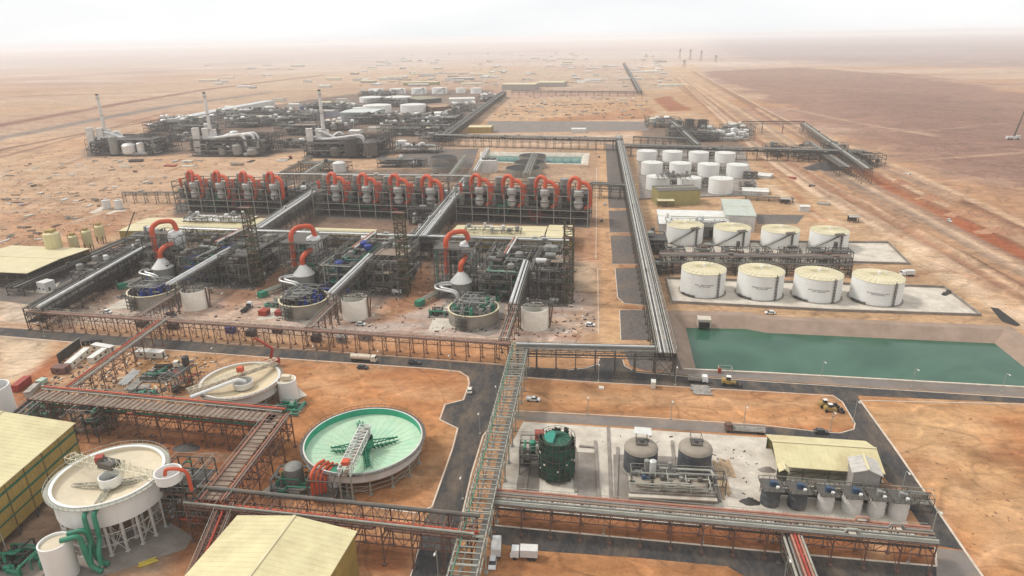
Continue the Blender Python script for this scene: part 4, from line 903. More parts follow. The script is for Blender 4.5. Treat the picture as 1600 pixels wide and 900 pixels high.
# ================================================================ round thickener tanks
def legs_under(t, r, z, n, m_, rings=(1.0, .62), th=.45):
    """raking and vertical legs, each a part"""
    for k in rings:
        for i in range(n):
            a_ = 2 * math.pi * i / n; m = MB(); x, y = r * k * math.cos(a_), r * k * math.sin(a_)
            zt = z if k > .8 else z - .2; m.bar((x, y, 0), (x, y, zt), th); m.box((x, y, .15), (1, 1, .3)); m.build('leg', m_, t)
    m = MB()
    for k in rings:
        for i in range(n):
            a0 = 2 * math.pi * i / n; a1 = 2 * math.pi * (i + 1) / n; p = (r * k * math.cos(a0), r * k * math.sin(a0)); q = (r * k * math.cos(a1), r * k * math.sin(a1))
            for zz in (z * .35, z * .7): m.bar((*p, zz), (*q, zz), .16)
            if i % 2 == 0: m.bar((*p, .3), (*q, z * .7), .14); m.bar((*q, .3), (*p, z * .7), .14)
    for i in range(n):
        a0 = 2 * math.pi * i / n; m.bar((r * rings[-1] * math.cos(a0), r * rings[-1] * math.sin(a0), z * .35), (r * math.cos(a0), r * math.sin(a0), z * .8), .14)
    m.build('bracing', m_, t)
def lattice(m, a, b, w, h, n, th=.2):
    """box truss from a to b (tops)"""
    a = Vector(a); b = Vector(b); d = (b - a); u = d.normalized(); s = Vector((-u.y, u.x, 0)) * w / 2; dn = Vector((0, 0, -h))
    for o in (s, -s, s + dn, -s + dn): m.bar(a + o, b + o, th)
    for i in range(n):
        p = a + d * (i / n); q = a + d * ((i + 1) / n)
        m.bar(p + s, p - s, th * .8); m.bar(p + s, p + s + dn, th * .7); m.bar(p - s, p - s + dn, th * .7)
        m.bar(p + s, q - s, th * .6)
        if i % 2: m.bar(p + s, q + s + dn, th * .7); m.bar(p - s, q - s + dn, th * .7)
        else: m.bar(p + s + dn, q + s, th * .7); m.bar(p - s + dn, q - s, th * .7)
    m.bar(b + s, b - s, th)
def rim_place(cx, cy, wpx, z):
    c = P(cx, cy, z); r = wpx / 2 * depth(c) / F_PX
    # the ellipse's centre lies nearer than the circle's centre
    for _ in range(7):
        q = [proj((c.x + r * math.cos(i * .2618), c.y + r * math.sin(i * .2618), z)) for i in range(24)]
        x0, x1 = min(a for a, b in q), max(a for a, b in q); y0, y1 = min(b for a, b in q), max(b for a, b in q); m0 = proj(c)
        r *= wpx / (x1 - x0); c = P(m0[0] + cx - (x0 + x1) / 2, m0[1] + cy - (y0 + y1) / 2, z)
    return c, r
# --- green lined thickener, the hero
zR = 8.5; c, r = rim_place(567, 689, 184, zR)
T = thing('thickener_tank', 'round tank with pale green floor, green lined wall and white truss bridge', 'thickener tank', (c.x, c.y, 0))
m = MB(); m.lathe([(r - .2, zR), (r + .25, zR), (r + .25, zR - .35), (r + .05, zR - .4), (r + .05, zR - 3.2), (r * .93, zR - 4.4), (1.5, zR - 6.6)], (0, 0, 0), 72); m.build('shell', whitec, T, True)
m = MB(); m.lathe([(r - .2, zR + .01), (r - .2, zR - 2.3)], (0, 0, 0), 72); m.build('inner_wall', greenwl, T, True)
m = MB(); m.lathe([(r - .21, zR - 2.25), (r * .35, zR - 4.3), (.01, zR - 5.2)], (0, 0, 0), 72)
for i in range(36):
    a_ = 2 * math.pi * i / 36; m.bar((.5 * math.cos(a_), .5 * math.sin(a_), zR - 5.30), (r * .34 * math.cos(a_), r * .34 * math.sin(a_), zR - 4.3), .1); m.bar((r * .34 * math.cos(a_), r * .34 * math.sin(a_), zR - 4.3), ((r - .3) * math.cos(a_), (r - .3) * math.sin(a_), zR - 2.27), .1)
m.build('tank_floor', greenfl, T)
m = MB(); m.lathe([(r + .3, zR - .3), (r + 1.2, zR - .3), (r + 1.2, zR - .15), (r + .3, zR - .15)], (0, 0, 0), 60)
for i in range(54):
    a_ = 2 * math.pi * i / 54; b_ = 2 * math.pi * (i + 1) / 54; q = r + 1.15; m.bar((q * math.cos(a_), q * math.sin(a_), zR - .2), (q * math.cos(a_), q * math.sin(a_), zR + .8), .08); m.bar((q * math.cos(a_), q * math.sin(a_), zR + .8), (q * math.cos(b_), q * math.sin(b_), zR + .8), .09)
m.build('rim_walkway', steel, T)
legs_under(T, r * .95, zR - 4.2, 16, lsteel, (1.0, .55), .4)
e = P(532, 752, zR + 1.2) - c; e.z = 0; e = e.normalized(); s = Vector((-e.y, e.x, 0))
m = MB(); lattice(m, e * (r + 2) + Vector((0, 0, zR + 3.0)), -e * 3.2 + Vector((0, 0, zR + 3.0)), 3.4, 2.6, 13, .24); m.build('bridge', whitec, T)
m = MB(); m.bar(e * (r + 2) + Vector((0, 0, zR + .5)), -e * 3 + Vector((0, 0, zR + .5)), 1.4, .12); m.build('walkway', grating, T)
m = MB()
for sg in (-1, 1): m.bar(e * (r + 1.5) + s * 1.7 * sg, e * (r + 1.5) + s * 1.7 * sg + Vector((0, 0, zR + .4)), .4)
m.build('bridge_column', lsteel, T)
m = MB(); m.cyl((0, 0, zR - 5), 1.6, 5, 16); m.lathe([(2.9, zR - 2.6), (2.9, zR + .2)], (0, 0, 0), 20); m.build('feed_well', greenp, T)
m = MB(); m.box((0, 0, zR + 1.0), (3.2, 3.2, 1.8)); m.cyl((0, 0, zR + 1.9), .9, 1.3, 10); m.box((1.2, .6, zR + 3.3), (1.4, 1, .9)); m.build('drive_unit', lsteel, T)
for i, (dx, dy) in enumerate(((622, 688), (517, 705), (575, 733), (560, 650))):
    q = P(dx, dy, zR - 3.2) - c; q.z = 0; m = MB(); u = q.normalized(); L_ = min(q.length, r * .8)
    sd_ = Vector((-u.y, u.x, 0)) * .9; k = 7
    for sg in (-1, 1): m.bar(u * 1.5 + sd_ * sg + Vector((0, 0, zR - 3.0)), u * L_ + sd_ * sg + Vector((0, 0, zR - 2.6)), .28)
    m.bar(u * 1.5 + Vector((0, 0, zR - 1.0)), u * L_ + Vector((0, 0, zR - 2.0)), .3)
    for j in range(k):
        f = 1.5 + (L_ - 1.5) * j / k; m.bar(u * f + sd_ + Vector((0, 0, zR - 3)), u * f - sd_ + Vector((0, 0, zR - 3)), .2); m.bar(u * f + sd_ + Vector((0, 0, zR - 3)), u * (f + 1) + Vector((0, 0, zR - 1.4)), .18); m.box(u * f + Vector((0, 0, zR - 3.8)), (.25, 1.4, .9), math.atan2(u.y, u.x) + .7)
    m.build('rake_arm', greenp, T)
m = MB(); m.box(e * (r - .5) + Vector((0, 0, zR + 3.6)), (2, 2, 1.2), math.atan2(e.y, e.x)); m.build('drive_cabinet', orange, T)
# feed equipment in front of it
q = P(513, 775)
T2 = thing('feed_tank', 'small white tank with bent orange-red pipes beside the green round tank', 'feed tank', q)
m = MB(); m.cyl((1.5, 2.5, 2.5), 2.0, 4.5, 18); m.build('shell', whitec, T2, True)
m = MB(); m.cyl((1.5, 2.5, 7.0), 2.1, .5, 18); m.build('lid', greenp, T2, True)
for i, (ox, hh, k) in enumerate(((-3.0, 9.5, 0), (-2.0, 8.6, .6), (-1.0, 7.8, 1.2), (.0, 7.0, 1.8))):
    m = MB(); m.tube(arc([(ox, -3 + k, .3), (ox, -3 + k, hh), (ox + .3, 1.5 + k, hh + .4), (ox + 1.4, 4 + k, hh)], 1.8, 4), .5, 10); m.build('orange_pipe', orange, T2, True)
m = MB()
for x, y in ((-4, -4), (3.5, -4), (3.5, 4), (-4, 4)): m.bar((x, y, 0), (x, y, 8), .35)
for z in (2.5, 8): m.bar((-4, -4, z), (3.5, -4, z), .3); m.bar((3.5, -4, z), (3.5, 4, z), .3); m.bar((-4, 4, z), (3.5, 4, z), .3); m.bar((-4, -4, z), (-4, 4, z), .3)
m.b2(-4, -4, 2.3, 3.5, 4, 2.45); m.build('support_frame', steel, T2)
def pump_skid(label, px, py, lx, ly, seed, cols=(greenp, greyp), n=6, name='pump_skid', cat='pump skid', hh=2.5, rz=None, group=None, big=None):
    p = P(px, py); t = thing(name, label, cat, p, YA - math.pi / 2 if rz is None else rz, group); r_ = R(seed)
    m = MB(); m.b2(-lx / 2, -ly / 2, .05, lx / 2, ly / 2, .35); m.build('base_slab', concd, t)
    for i in range(n):
        x, y = r_.uniform(-lx * .4, lx * .4), r_.uniform(-ly * .4, ly * .4); m = MB(); q = r_.uniform(.4, .8)
        m.tube([(x - 1, y, .9 + q), (x + 1, y, .9 + q)], q, 10); m.box((x, y, .65), (2.4, q * 1.5, .6)); m.cyl((x + 1.2, y, .6 + q), q * .6, r_.uniform(.8, hh), 8); m.build('pump', r_.choice(cols), t, True)
    for cmat in cols[:3]:
        m = MB()
        for i in range(max(2, n // 2)):
            a = (r_.uniform(-lx / 2, lx / 2), r_.uniform(-ly / 2, ly / 2)); b = (r_.uniform(-lx / 2, lx / 2), r_.uniform(-ly / 2, ly / 2)); z = r_.uniform(1, hh)
            m.tube(arc([(a[0], a[1], .4), (a[0], a[1], z), (b[0], a[1], z), (b[0], b[1], z), (b[0], b[1], .4)], .7, 2), r_.uniform(.18, .4), 7)
        m.build('pipework', cmat, t, True)
    if big:
        m = MB(); m.lathe([(big[0], .3), (big[0], big[1]), (big[0] * .6, big[1] + .8), (.01, big[1] + .9)], (-lx * .1, ly * .2, 0), 18); m.build('vessel', big[2], t, True)
    return t
pump_skid('grey green pump station with a grey cone vessel left of the orange-red pipes', 464, 762, 14, 11, 4, (greenp, greyp, steel), 8, hh=4, big=(2.8, 6, greyp))
pump_skid('green pumps on a slab beside the small beige tank near the black road', 452, 640, 10, 9, 5, (greenp, greenp, lsteel), 6, hh=2.5)
pump_skid('row of green pumps above the ridge of the leftmost yellow warehouse', 70, 648, 16, 9, 6, (greenp, greenp, greyp), 9, hh=5)
pump_skid('green pumps and valves at the bottom left corner beside the small white tank', 45, 878, 15, 13, 7, (greenp, dsteel, greenp), 10, hh=3.5)
# --- left tank on tall legs
zR = 16.5; c, r = rim_place(167, 744, 180, zR)
T = thing('sediment_tank', 'large white round tank on many tall legs, open top full of sandy sediment', 'sediment tank', (c.x, c.y, 0))
m = MB(); m.lathe([(r - .5, zR - .3), (r - .5, zR), (r + .25, zR), (r + .25, zR - .8), (r + .05, zR - .9), (r + .05, zR - 7), (r * .9, zR - 7.6), (2, zR - 8.5)], (0, 0, 0), 72); m.build('shell', white, T, True)
m = MB(); m.lathe([(r - .48, zR - .25), (r - .52, zR - 1.2), (r * .5, zR - 3.4), (.01, zR - 4.6)], (0, 0, 0), 60); m.build('sediment', slurry, T, True)
m = MB(); m.lathe([(r + .35, zR - .4), (r + 1.4, zR - .4), (r + 1.4, zR - .25), (r + .35, zR - .25)], (0, 0, 0), 60)
for i in range(60):
    a_ = 2 * math.pi * i / 60; b_ = 2 * math.pi * (i + 1) / 60
    for q in (r + 1.35,): m.bar((q * math.cos(a_), q * math.sin(a_), zR - .3), (q * math.cos(a_), q * math.sin(a_), zR + .8), .08); m.bar((q * math.cos(a_), q * math.sin(a_), zR + .8), (q * math.cos(b_), q * math.sin(b_), zR + .8), .09)
m.build('rim_walkway', lsteel, T)
legs_under(T, r * .96, zR - 7, 22, whitec, (1.0, .7), .5)
e = (P(250, 745, zR) - P(95, 712, zR)).normalized(); e.z = 0; e.normalize(); off = Vector((-e.y, e.x, 0)) * 1.5
m = MB(); lattice(m, -e * (r + 2.0) + off + Vector((0, 0, zR + 2.0)), e * (r + 3) + off + Vector((0, 0, zR + 2.0)), 2.4, 1.6, 16, .16)
for i in range(9):
    f = -(r - 1) + i * 2.4; p = e * f + off + Vector((0, 0, zR + 2.2)); m.bar(p, p + Vector((0, 0, 1.8)), .12); m.bar(p + Vector((0, 0, 1.8)), p + e * 1.2 + Vector((0, 0, .3)), .12)
m.build('bridge', mat('pale_yellow_steel', (.60, .56, .42), .6, var=.15), T)
m = MB(); m.box(-e * 1 + off + Vector((0, 0, zR + 2.0)), (5, 3, 1.8), math.atan2(e.y, e.x)); m.cyl(tuple(-e * 3.4 + off + Vector((0, 0, zR + 2))), 1.1, 1.6, 12); m.build('drive_unit', steel, T)
m = MB(); m.box(-e * 3.8 + off + Vector((0, 0, zR + 3)), (2, 2, 2), .4); m.build('drive_cabinet', redp, T)
m = MB(); m.lathe([(.8, zR - 4.8), (2.8, zR - 3), (2.8, zR - .4), (2.5, zR - .4), (2.5, zR - 2.6)], (0, 0, 0), 20); m.build('feed_well', white, T, True)
m = MB()
for a_ in (.3, 1.9, 3.4, 5.0): lattice(m, (0, 0, zR - 2.8), (r * .72 * math.cos(a_), r * .72 * math.sin(a_), zR - 2.4), 1.4, 1.0, 6, .16)
m.build('rake_arm', lsteel, T)
for k in (-1.1, 1.1):
    a0 = math.atan2(-c.y, -c.x) - .42; u = Vector((math.cos(a0), math.sin(a0), 0)); s = Vector((-u.y, u.x, 0)) * k
    m = MB(); m.tube(arc([u * (r - .5) + s + Vector((0, 0, zR - 1.2)), u * (r + 2) + s + Vector((0, 0, zR - 1.2)), u * (r + 2.2) + s + Vector((0, 0, 8)), u * (r + 4.5) + s + Vector((0, 0, 6.0)), u * (r + 5) + s + Vector((0, 0, 2))], 1.6, 4), .58, 12); m.build('green_pipe', greenp, T, True)
process_unit('steel stair tower holding a white hopper with an orange pipe beside the tank on legs', P(262, 822), YA - math.pi / 2, 11, 10, (4, 8, 12, 16), 3, 2, 11, frame=steel, vessels=3, vmats=(whitec, greyp), pipes=10, pmats=(orange, dsteel, greenp, bsteel), decks=.35, name='stair_tower', cat='stair tower', th=.3)
q = P(266, 754, 17)
T = thing('feed_hopper', 'open white hopper with an orange-red elbow pipe on top of the stair tower', 'hopper', (q.x, q.y, 16.2))
m = MB(); m.lathe([(1.2, .3), (3.2, 1.6), (3.4, 4.4), (3.1, 4.4), (2.9, 1.9), (.01, 1)], (0, 0, 0), 24); m.build('shell', white, T, True); m = MB(); m.tube(arc([(-1, 0, 3), (-.5, 0, 5), (2.5, .5, 5), (4.8, .8, 4), (5, .8, -2)], 1.2, 4), .5, 10); m.build('orange_pipe', orange, T, True)
t_, c_, r_, h_ = open_tank('small white tank at the bottom left with a sandy top and two green pipes', 100, 858, 52, 915, white, 'feed_tank', inner=slurry, floor=.93, cat='feed tank')
m = MB()
for s in (-1, 1): m.tube(arc([(r_ * .6, s * 1.2 + 1, h_ + .5), (r_ + 2.5, s * 1.2 + 2.5, h_ + 1), (r_ + 3.4, s * 1.2 + 2.5, 2), (r_ + 6, s * 1.2 + 2.5, .6)], 1.4, 4), .7, 10)
m.build('green_pipe', greenp, t_, True)
sheet('tank_slab', [P(x, y) for x, y in ((95, 850), (262, 815), (302, 838), (290, 858), (160, 900), (90, 920))], .06, concd)
sheet('tank_slab', [P(x, y) for x, y in ((20, 900), (100, 850), (130, 920), (20, 960))], .055, concd)
sheet('tank_slab', [P(x, y) for x, y in ((440, 745), (540, 755), (560, 785), (400, 775))], .06, concd)
sheet('tank_slab', [P(x, y) for x, y in ((390, 655), (480, 618), (460, 600), (440, 640))], .06, conc)
stack('yellow pipes lying on the slab in front of the tank on legs', 213, 890, (250, 877), 2, .5, 4, mat('yellow_pipe', (.5, .38, .06), .6))
# --- second thickener with long white pipe
zR = 8.5; c, r = rim_place(374, 594, 126, zR)
T = thing('sediment_tank', 'sand filled round tank with a long slanted bridge and white pipe across it', 'sediment tank', (c.x, c.y, 0))
m = MB(); m.lathe([(r - .6, zR - .3), (r - .6, zR), (r + .3, zR), (r + .3, zR - .5), (r + .05, zR - .6), (r + .05, zR - 4), (r * .93, zR - 5), (1.5, zR - 6.5)], (0, 0, 0), 60); m.build('shell', whitec, T, True)
m = MB(); m.lathe([(r - .55, zR - .25), (r - .6, zR - 1.0), (r * .5, zR - 2.6), (.01, zR - 3.4)], (0, 0, 0), 60); m.build('sediment', mat('pale_sediment', (.60, .50, .34), .9, var=.1, scale=.1, dirt=(.40, .27, .15), dirtamt=.5, dscale=.12), T, True)
m = MB(); m.lathe([(r + .35, zR - .4), (r + 1.3, zR - .4), (r + 1.3, zR - .25), (r + .35, zR - .25)], (0, 0, 0), 60)
for i in range(50):
    a_ = 2 * math.pi * i / 50; b_ = 2 * math.pi * (i + 1) / 50; q = r + 1.25; m.bar((q * math.cos(a_), q * math.sin(a_), zR - .3), (q * math.cos(a_), q * math.sin(a_), zR + .8), .08); m.bar((q * math.cos(a_), q * math.sin(a_), zR + .8), (q * math.cos(b_), q * math.sin(b_), zR + .8), .09)
m.build('rim_walkway', grating, T)
legs_under(T, r * .93, zR - 4.6, 14, lsteel, (1.0,), .4)
e = (P(432, 556, zR) - P(305, 600, zR)); e.z = 0; e.normalize(); off = Vector((-e.y, e.x, 0)) * 1.0
m = MB(); lattice(m, -e * (r + 4) + off + Vector((0, 0, zR + 2.6)), e * (r + 1) + off + Vector((0, 0, zR + 2.6)), 2.4, 1.8, 16, .16); m.build('bridge', mat('pale_yellow_steel', (.6, .54, .3)), T)
m = MB(); m.bar(-e * (r + 4) + off + Vector((0, 0, zR + .9)), e * (r + 1) + off + Vector((0, 0, zR + .9)), 2.4, .12); m.build('walkway', grating, T)
m = MB(); m.tube(arc([-e * (r + 4.5) - off * 1.8 + Vector((0, 0, zR + .8)), -off * 1.8 - e * 1.5 + Vector((0, 0, zR + 1.2)), -off * 1.8 + e * 1 + Vector((0, 0, zR - .6))], 1.5, 4), .65, 12); m.build('white_pipe', white, T, True)
m = MB(); m.lathe([(.6, zR - 4.6), (3.4, zR - 2.8), (3.6, zR - .6), (3.2, zR - .6), (2.9, zR - 2.6), (.01, zR - 3)], tuple(-off * 2.2 + Vector((0, 0, .6))), 24); m.build('feed_well', whitec, T, True)
m = MB(); m.box(e * 1 + off + Vector((0, 0, zR + 3.3)), (2, 2, 2)); m.build('drive_unit', orange, T)
# crawler crane with folded red boom behind it
q = P(424, 571); T = thing('crane', 'red folding-boom crane behind the sand filled round tank', 'crane', q, 0)
top = P(431, 538, 0); H1 = hgt(q, 538)
m = MB(); m.b2(-3, -1.3, .8, 3.5, 1.3, 2.2); m.b2(2, -1.2, 2.2, 3.5, 1.2, 3.2); m.build('body', redp, T); wheelparts(T, (-2, 0, 2.4), 1.2, .6, .4)
m = MB(); m.bar((0, 0, 2), (1.6, 0, H1 * .82), .9); m.bar((1.6, 0, H1 * .82), (-5.5, 1, H1 * 1.22), .7); m.bar((-5.5, 1, H1 * 1.22), (-7, 1, H1 * 1.15), .5); m.build('boom', redp, T)
t_, c_, r_, h_ = open_tank('small white tank with a beige dusty top next to the sand filled round tank', 452, 599, 30, 632, white, 'feed_tank', inner=slurry, floor=.95, cat='feed tank')
m = MB(); m.box((0, 0, h_ + .8), (3.2, 2, 1.6)); m.build('top_box', slurry, t_)
t_, c_, r_, h_ = open_tank('large white open tank cut off by the left edge of the photo', -2, 614, 62, 665, white, 'open_tank')
# --- warehouses
def shed_px(label, nl, nr, dpt, zroof_px, **k):
    A_ = P(*nl); B_ = P(*nr); return shed(label, A_, B_, dpt, hgt(A_, zroof_px), **k)
gb = mat('green_wall_band', (.03, .12, .07), .6, var=.2)
z_ = 17.0; a0 = P(113, 663, z_); a1 = P(-62, 812, z_)
A_ = Vector((a1.x, a1.y, 0)); B_ = Vector((a0.x, a0.y, 0))
shed('yellow warehouse with green banded wall, cut off by the left edge of the photo', A_, B_, 42, z_, 4.0, roofy, wally, bands=((14.2, 15.0, gb), (10.2, 10.9, gb), (6.6, 7.1, gb)), skirt=3, ridge=.5)
z_ = 13; a0 = P(553, 832, z_); a1 = P(520, 985, z_); A_ = P(a1.x and 520, 985, z_); b0 = P(362, 806, z_)
wv = (P(553, 832, z_) - P(362, 808, z_)); B2 = P(553, 832, z_); dirr = (P(553, 832, z_) - P(470, 1050, z_)).normalized()
fl = P(372, 809, z_); fr = P(553, 833, z_); nv = (fr - fl).normalized(); nv = Vector((nv.y, -nv.x, 0)); Bn = fr + nv * 46; An = fl + nv * 46; An.z = 0; Bn.z = 0
shed('yellow roofed warehouse at the bottom edge of the photo, left of the black road', An, Bn, 46, z_, 2.2, roofy, wally, ridge_along=False, ridge=.5)
# right hand open-fronted shed
z_ = 4.5; A_ = P(1217, 727, z_); B_ = P(1379, 739, z_); A_.z = B_.z = 0
C_ = P(1197, 679, z_); dp = (Vector((C_.x, C_.y, 0)) - A_).length
shed('long yellow open-fronted shed above the row of small tanks', A_, B_, dp * .97, z_, 2.6, roofy, wally, name='open_shed', cat='shed', open_front=True, ridge=.52, frame_m=mat('dark_green_steel', (.06, .075, .04), .7))
A_ = P(1327, 776); B_ = P(1368, 782); shed('grey sheet building in front of the long yellow shed', A_, B_, 6.5, hgt(A_, 737), 1.3, mat('grey_roof', (.46, .43, .39), .6), greyw, name='grey_building', cat='building', ridge_along=False)
shed('tiny yellow roofed kiosk on a red post left of the small tanks', P(1217, 757), P(1227, 758), 2.5, 5, .6, roofy, redp, name='kiosk', cat='kiosk', ribs=False, ridge_along=False, open_front=True)
# --- dark twin tanks, scaffolded green tank
DT = []
for i, (cx, lab) in enumerate(((1000, 'dark round tank with a white sheet on its dusty top, nearer the green tank'), (1084, 'dark round tank with a railed dusty top, nearer the yellow shed'))):
    t_, c_, r_, h_ = storage_tank(lab, cx, 747, 52, 714, 'dark round tanks in the concrete yard', bluegrey, roofgrey, None, .36, toprail=False, dome=True, ribs=False)
    m = MB(); m.box((0, 0, h_ + r_ * .32 + .4), (3.4, 3.4, .2)); handrails(m, 0, 0, 0)
    for k in range(8): a_ = k * .785; m.bar((0, 0, h_ + r_ * .3), (r_ * .95 * math.cos(a_), r_ * .95 * math.sin(a_), h_ + .4), .2)
    for sx in (-1.6, 1.6):
        for sy in (-1.6, 1.6): m.bar((sx, sy, h_ + 2), (sx, sy, h_ + 4.4), .14)
        m.bar((sx, -1.6, h_ + 4.2), (sx, 1.6, h_ + 4.2), .12); m.bar((-1.6, sx, h_ + 4.2), (1.6, sx, h_ + 4.2), .12)
    m.build('top_platform', steel, t_)
    if i == 0: m = MB(); m.add([(-2.6, 1.0, h_ + 4.4), (3, 0.4, h_ + 4.0), (3.0, 3.2, h_ + 5.0), (-2.0, 3.2, h_ + 5.2), (-2.6, 1.0, h_ + 4.3), (3, 0.4, h_ + 3.9), (3.0, 3.2, h_ + 4.9), (-2.0, 3.2, h_ + 5.1)], [(0, 1, 2, 3), (7, 6, 5, 4), (0, 4, 5, 1), (1, 5, 6, 2), (2, 6, 7, 3), (3, 7, 4, 0)]); m.build('white_sheet', whiter, t_)
for i, (a, b) in enumerate(((958, 1020), (962, 1010))): pass
T = thing('filter_bench', 'low concrete bench with four round agitators in front of the dark twin tanks', 'filter bench', P(983, 782), ang(P(983, 782), P(1117, 789)))
Lb = (P(1117, 789) - P(983, 782)).length; m = MB(); m.b2(0, 0, 0, Lb, 7, 3.0); m.build('bench', concd, T); m = MB(); m.b2(-.3, -1.4, 2.2, Lb + .3, -.05, 2.5); m.b2(0, 5, 3.01, Lb, 7, 3.4); m.build('ledge', conc, T)
for i in range(4):
    m = MB(); x = Lb * (.17 + .22 * i); m.lathe([(2.2, 3.02), (2.4, 4.4), (1.9, 5.0), (.01, 5.2)], (x, 3.4, 0), 16); m.build('agitator', roofgrey, T, True)
    m = MB(); m.cyl((x, 3.4, 5.1), .6, 1.3, 10); m.box((x + 1, 3.4, 5.6), (1.6, .5, .5)); m.build('motor', (motorc, steel, greyp, steel)[i], T)
m = MB(); handrails(m, Lb, 7, 3.2); pipework(m, R(5), Lb, 7, 3.3, 6.5, 14, (.1, .25)); m.build('pipework', lsteel, T)
process_unit('low pipe gallery between the dark twin tanks and the round agitators', P(985, 767), ang(P(983, 775), P(1117, 782)), 27, 4, (3, 5.5), 8, 1, 31, frame=steel, vessels=6, vmats=(greyp, silver, greenp), vr=(.5, 1.1), pipes=26, pmats=(lsteel, greyp, steel, dsteel), th=.22, name='pipe_gallery', cat='pipe gallery')
# kerbed strips in the yard
for q in ([(930, 690), (936, 780)], [(950, 668), (955, 790)], [(832, 690), (818, 780)], [(928, 700), (905, 698)], [(898, 700), (900, 770)], [(965, 700), (962, 780)], [(1100, 690), (1125, 785)], [(1050, 690), (1055, 750)]): kerb(q, concd, .9, .5, 'yard_wall')
psheet('yard_pit', [(901, 706), (931, 708), (935, 778), (902, 775)], .09, concd); psheet('yard_pit', [(815, 700), (846, 702), (842, 770), (806, 768)], .09, concd); psheet('yard_pit', [(958, 710), (1108, 716), (1124, 788), (960, 780)], .085, concd)
t_, c_, r_, h_ = storage_tank('green netted tank wrapped in scaffolding at the left of the concrete yard', 870, 755, 41, 697, None, greent, greent, None, .25, cat='tank under scaffolding', toprail=False)
m = MB(); n = 18
for i in range(n):
    a0, a1 = 2 * math.pi * i / n, 2 * math.pi * (i + 1) / n
    for q in (r_ + .4, r_ + 1.5):
        m.bar((q * math.cos(a0), q * math.sin(a0), 0), (q * math.cos(a0), q * math.sin(a0), h_ + 1), .12)
        for z in np.arange(2, h_ + 1.2, 2.0): m.bar((q * math.cos(a0), q * math.sin(a0), z), (q * math.cos(a1), q * math.sin(a1), z), .1)
m.build('scaffolding', steel, t_)
netm = mat('debris_netting', (.018, .075, .05), .85, var=.5, scale=.6, dirt=(.022, .024, .02), dirtamt=.9, dscale=.25, bump=.2); rr = R(18)
for i in range(22):
    a0 = i * .2856 + rr.uniform(-.03, .03); z0, z1 = rr.uniform(.3, 2.5), h_ + rr.uniform(-2.2, 1.0); m = MB(); k = 5; vs = []
    for j in range(k):
        for q_ in range(5):
            a_ = a0 + q_ * .3 / 4; q = r_ + 1.2 + rr.uniform(-.25, .35); vs.append((q * math.cos(a_), q * math.sin(a_), z0 + (z1 - z0) * j / (k - 1) + rr.uniform(-.3, .3)))
    m.add(vs, [(j * 5 + q_, j * 5 + q_ + 1, j * 5 + q_ + 6, j * 5 + q_ + 5) for j in range(k - 1) for q_ in range(4)]); m.build('netting', netm, t_, True)
m = MB(); m.lathe([(r_ * .95, h_ + .5), (r_ * .6, h_ + 1.5), (r_ * .2, h_ + 2.1)], (0, 0, 0), 14, a0=2.2, a1=4.4); m.build('tarpaulin', mat('teal_tarpaulin', (.02, .22, .16), .6, var=.3), t_)
m = MB(); rr = R(8)
for i in range(26): a_ = rr.uniform(0, 6.28); m.box(((r_ + 1.6) * math.cos(a_), (r_ + 1.6) * math.sin(a_), rr.uniform(1, h_)), (rr.uniform(.4, 1.0), .12, rr.uniform(.3, .8)), a_ + 1.57)
m.build('boards', cabin, t_)
process_unit('open steel access frame left of the green scaffolded tank', P(812, 742), ang(P(812, 742), P(845, 743)), 9.5, 8, (3, 6, 9), 3, 2, 44, frame=steel, vessels=2, vmats=(greyp, greenp), vr=(.6, 1.2), pipes=12, pmats=(greyp, lsteel, greenp), th=.22, decks=.3, name='access_frame', cat='steel frame')
container('red and orange cabin behind the green scaffolded tank', 836, 690, (850, 690), redp, name='generator_cabin', cat='generator cabin', nwin=1)
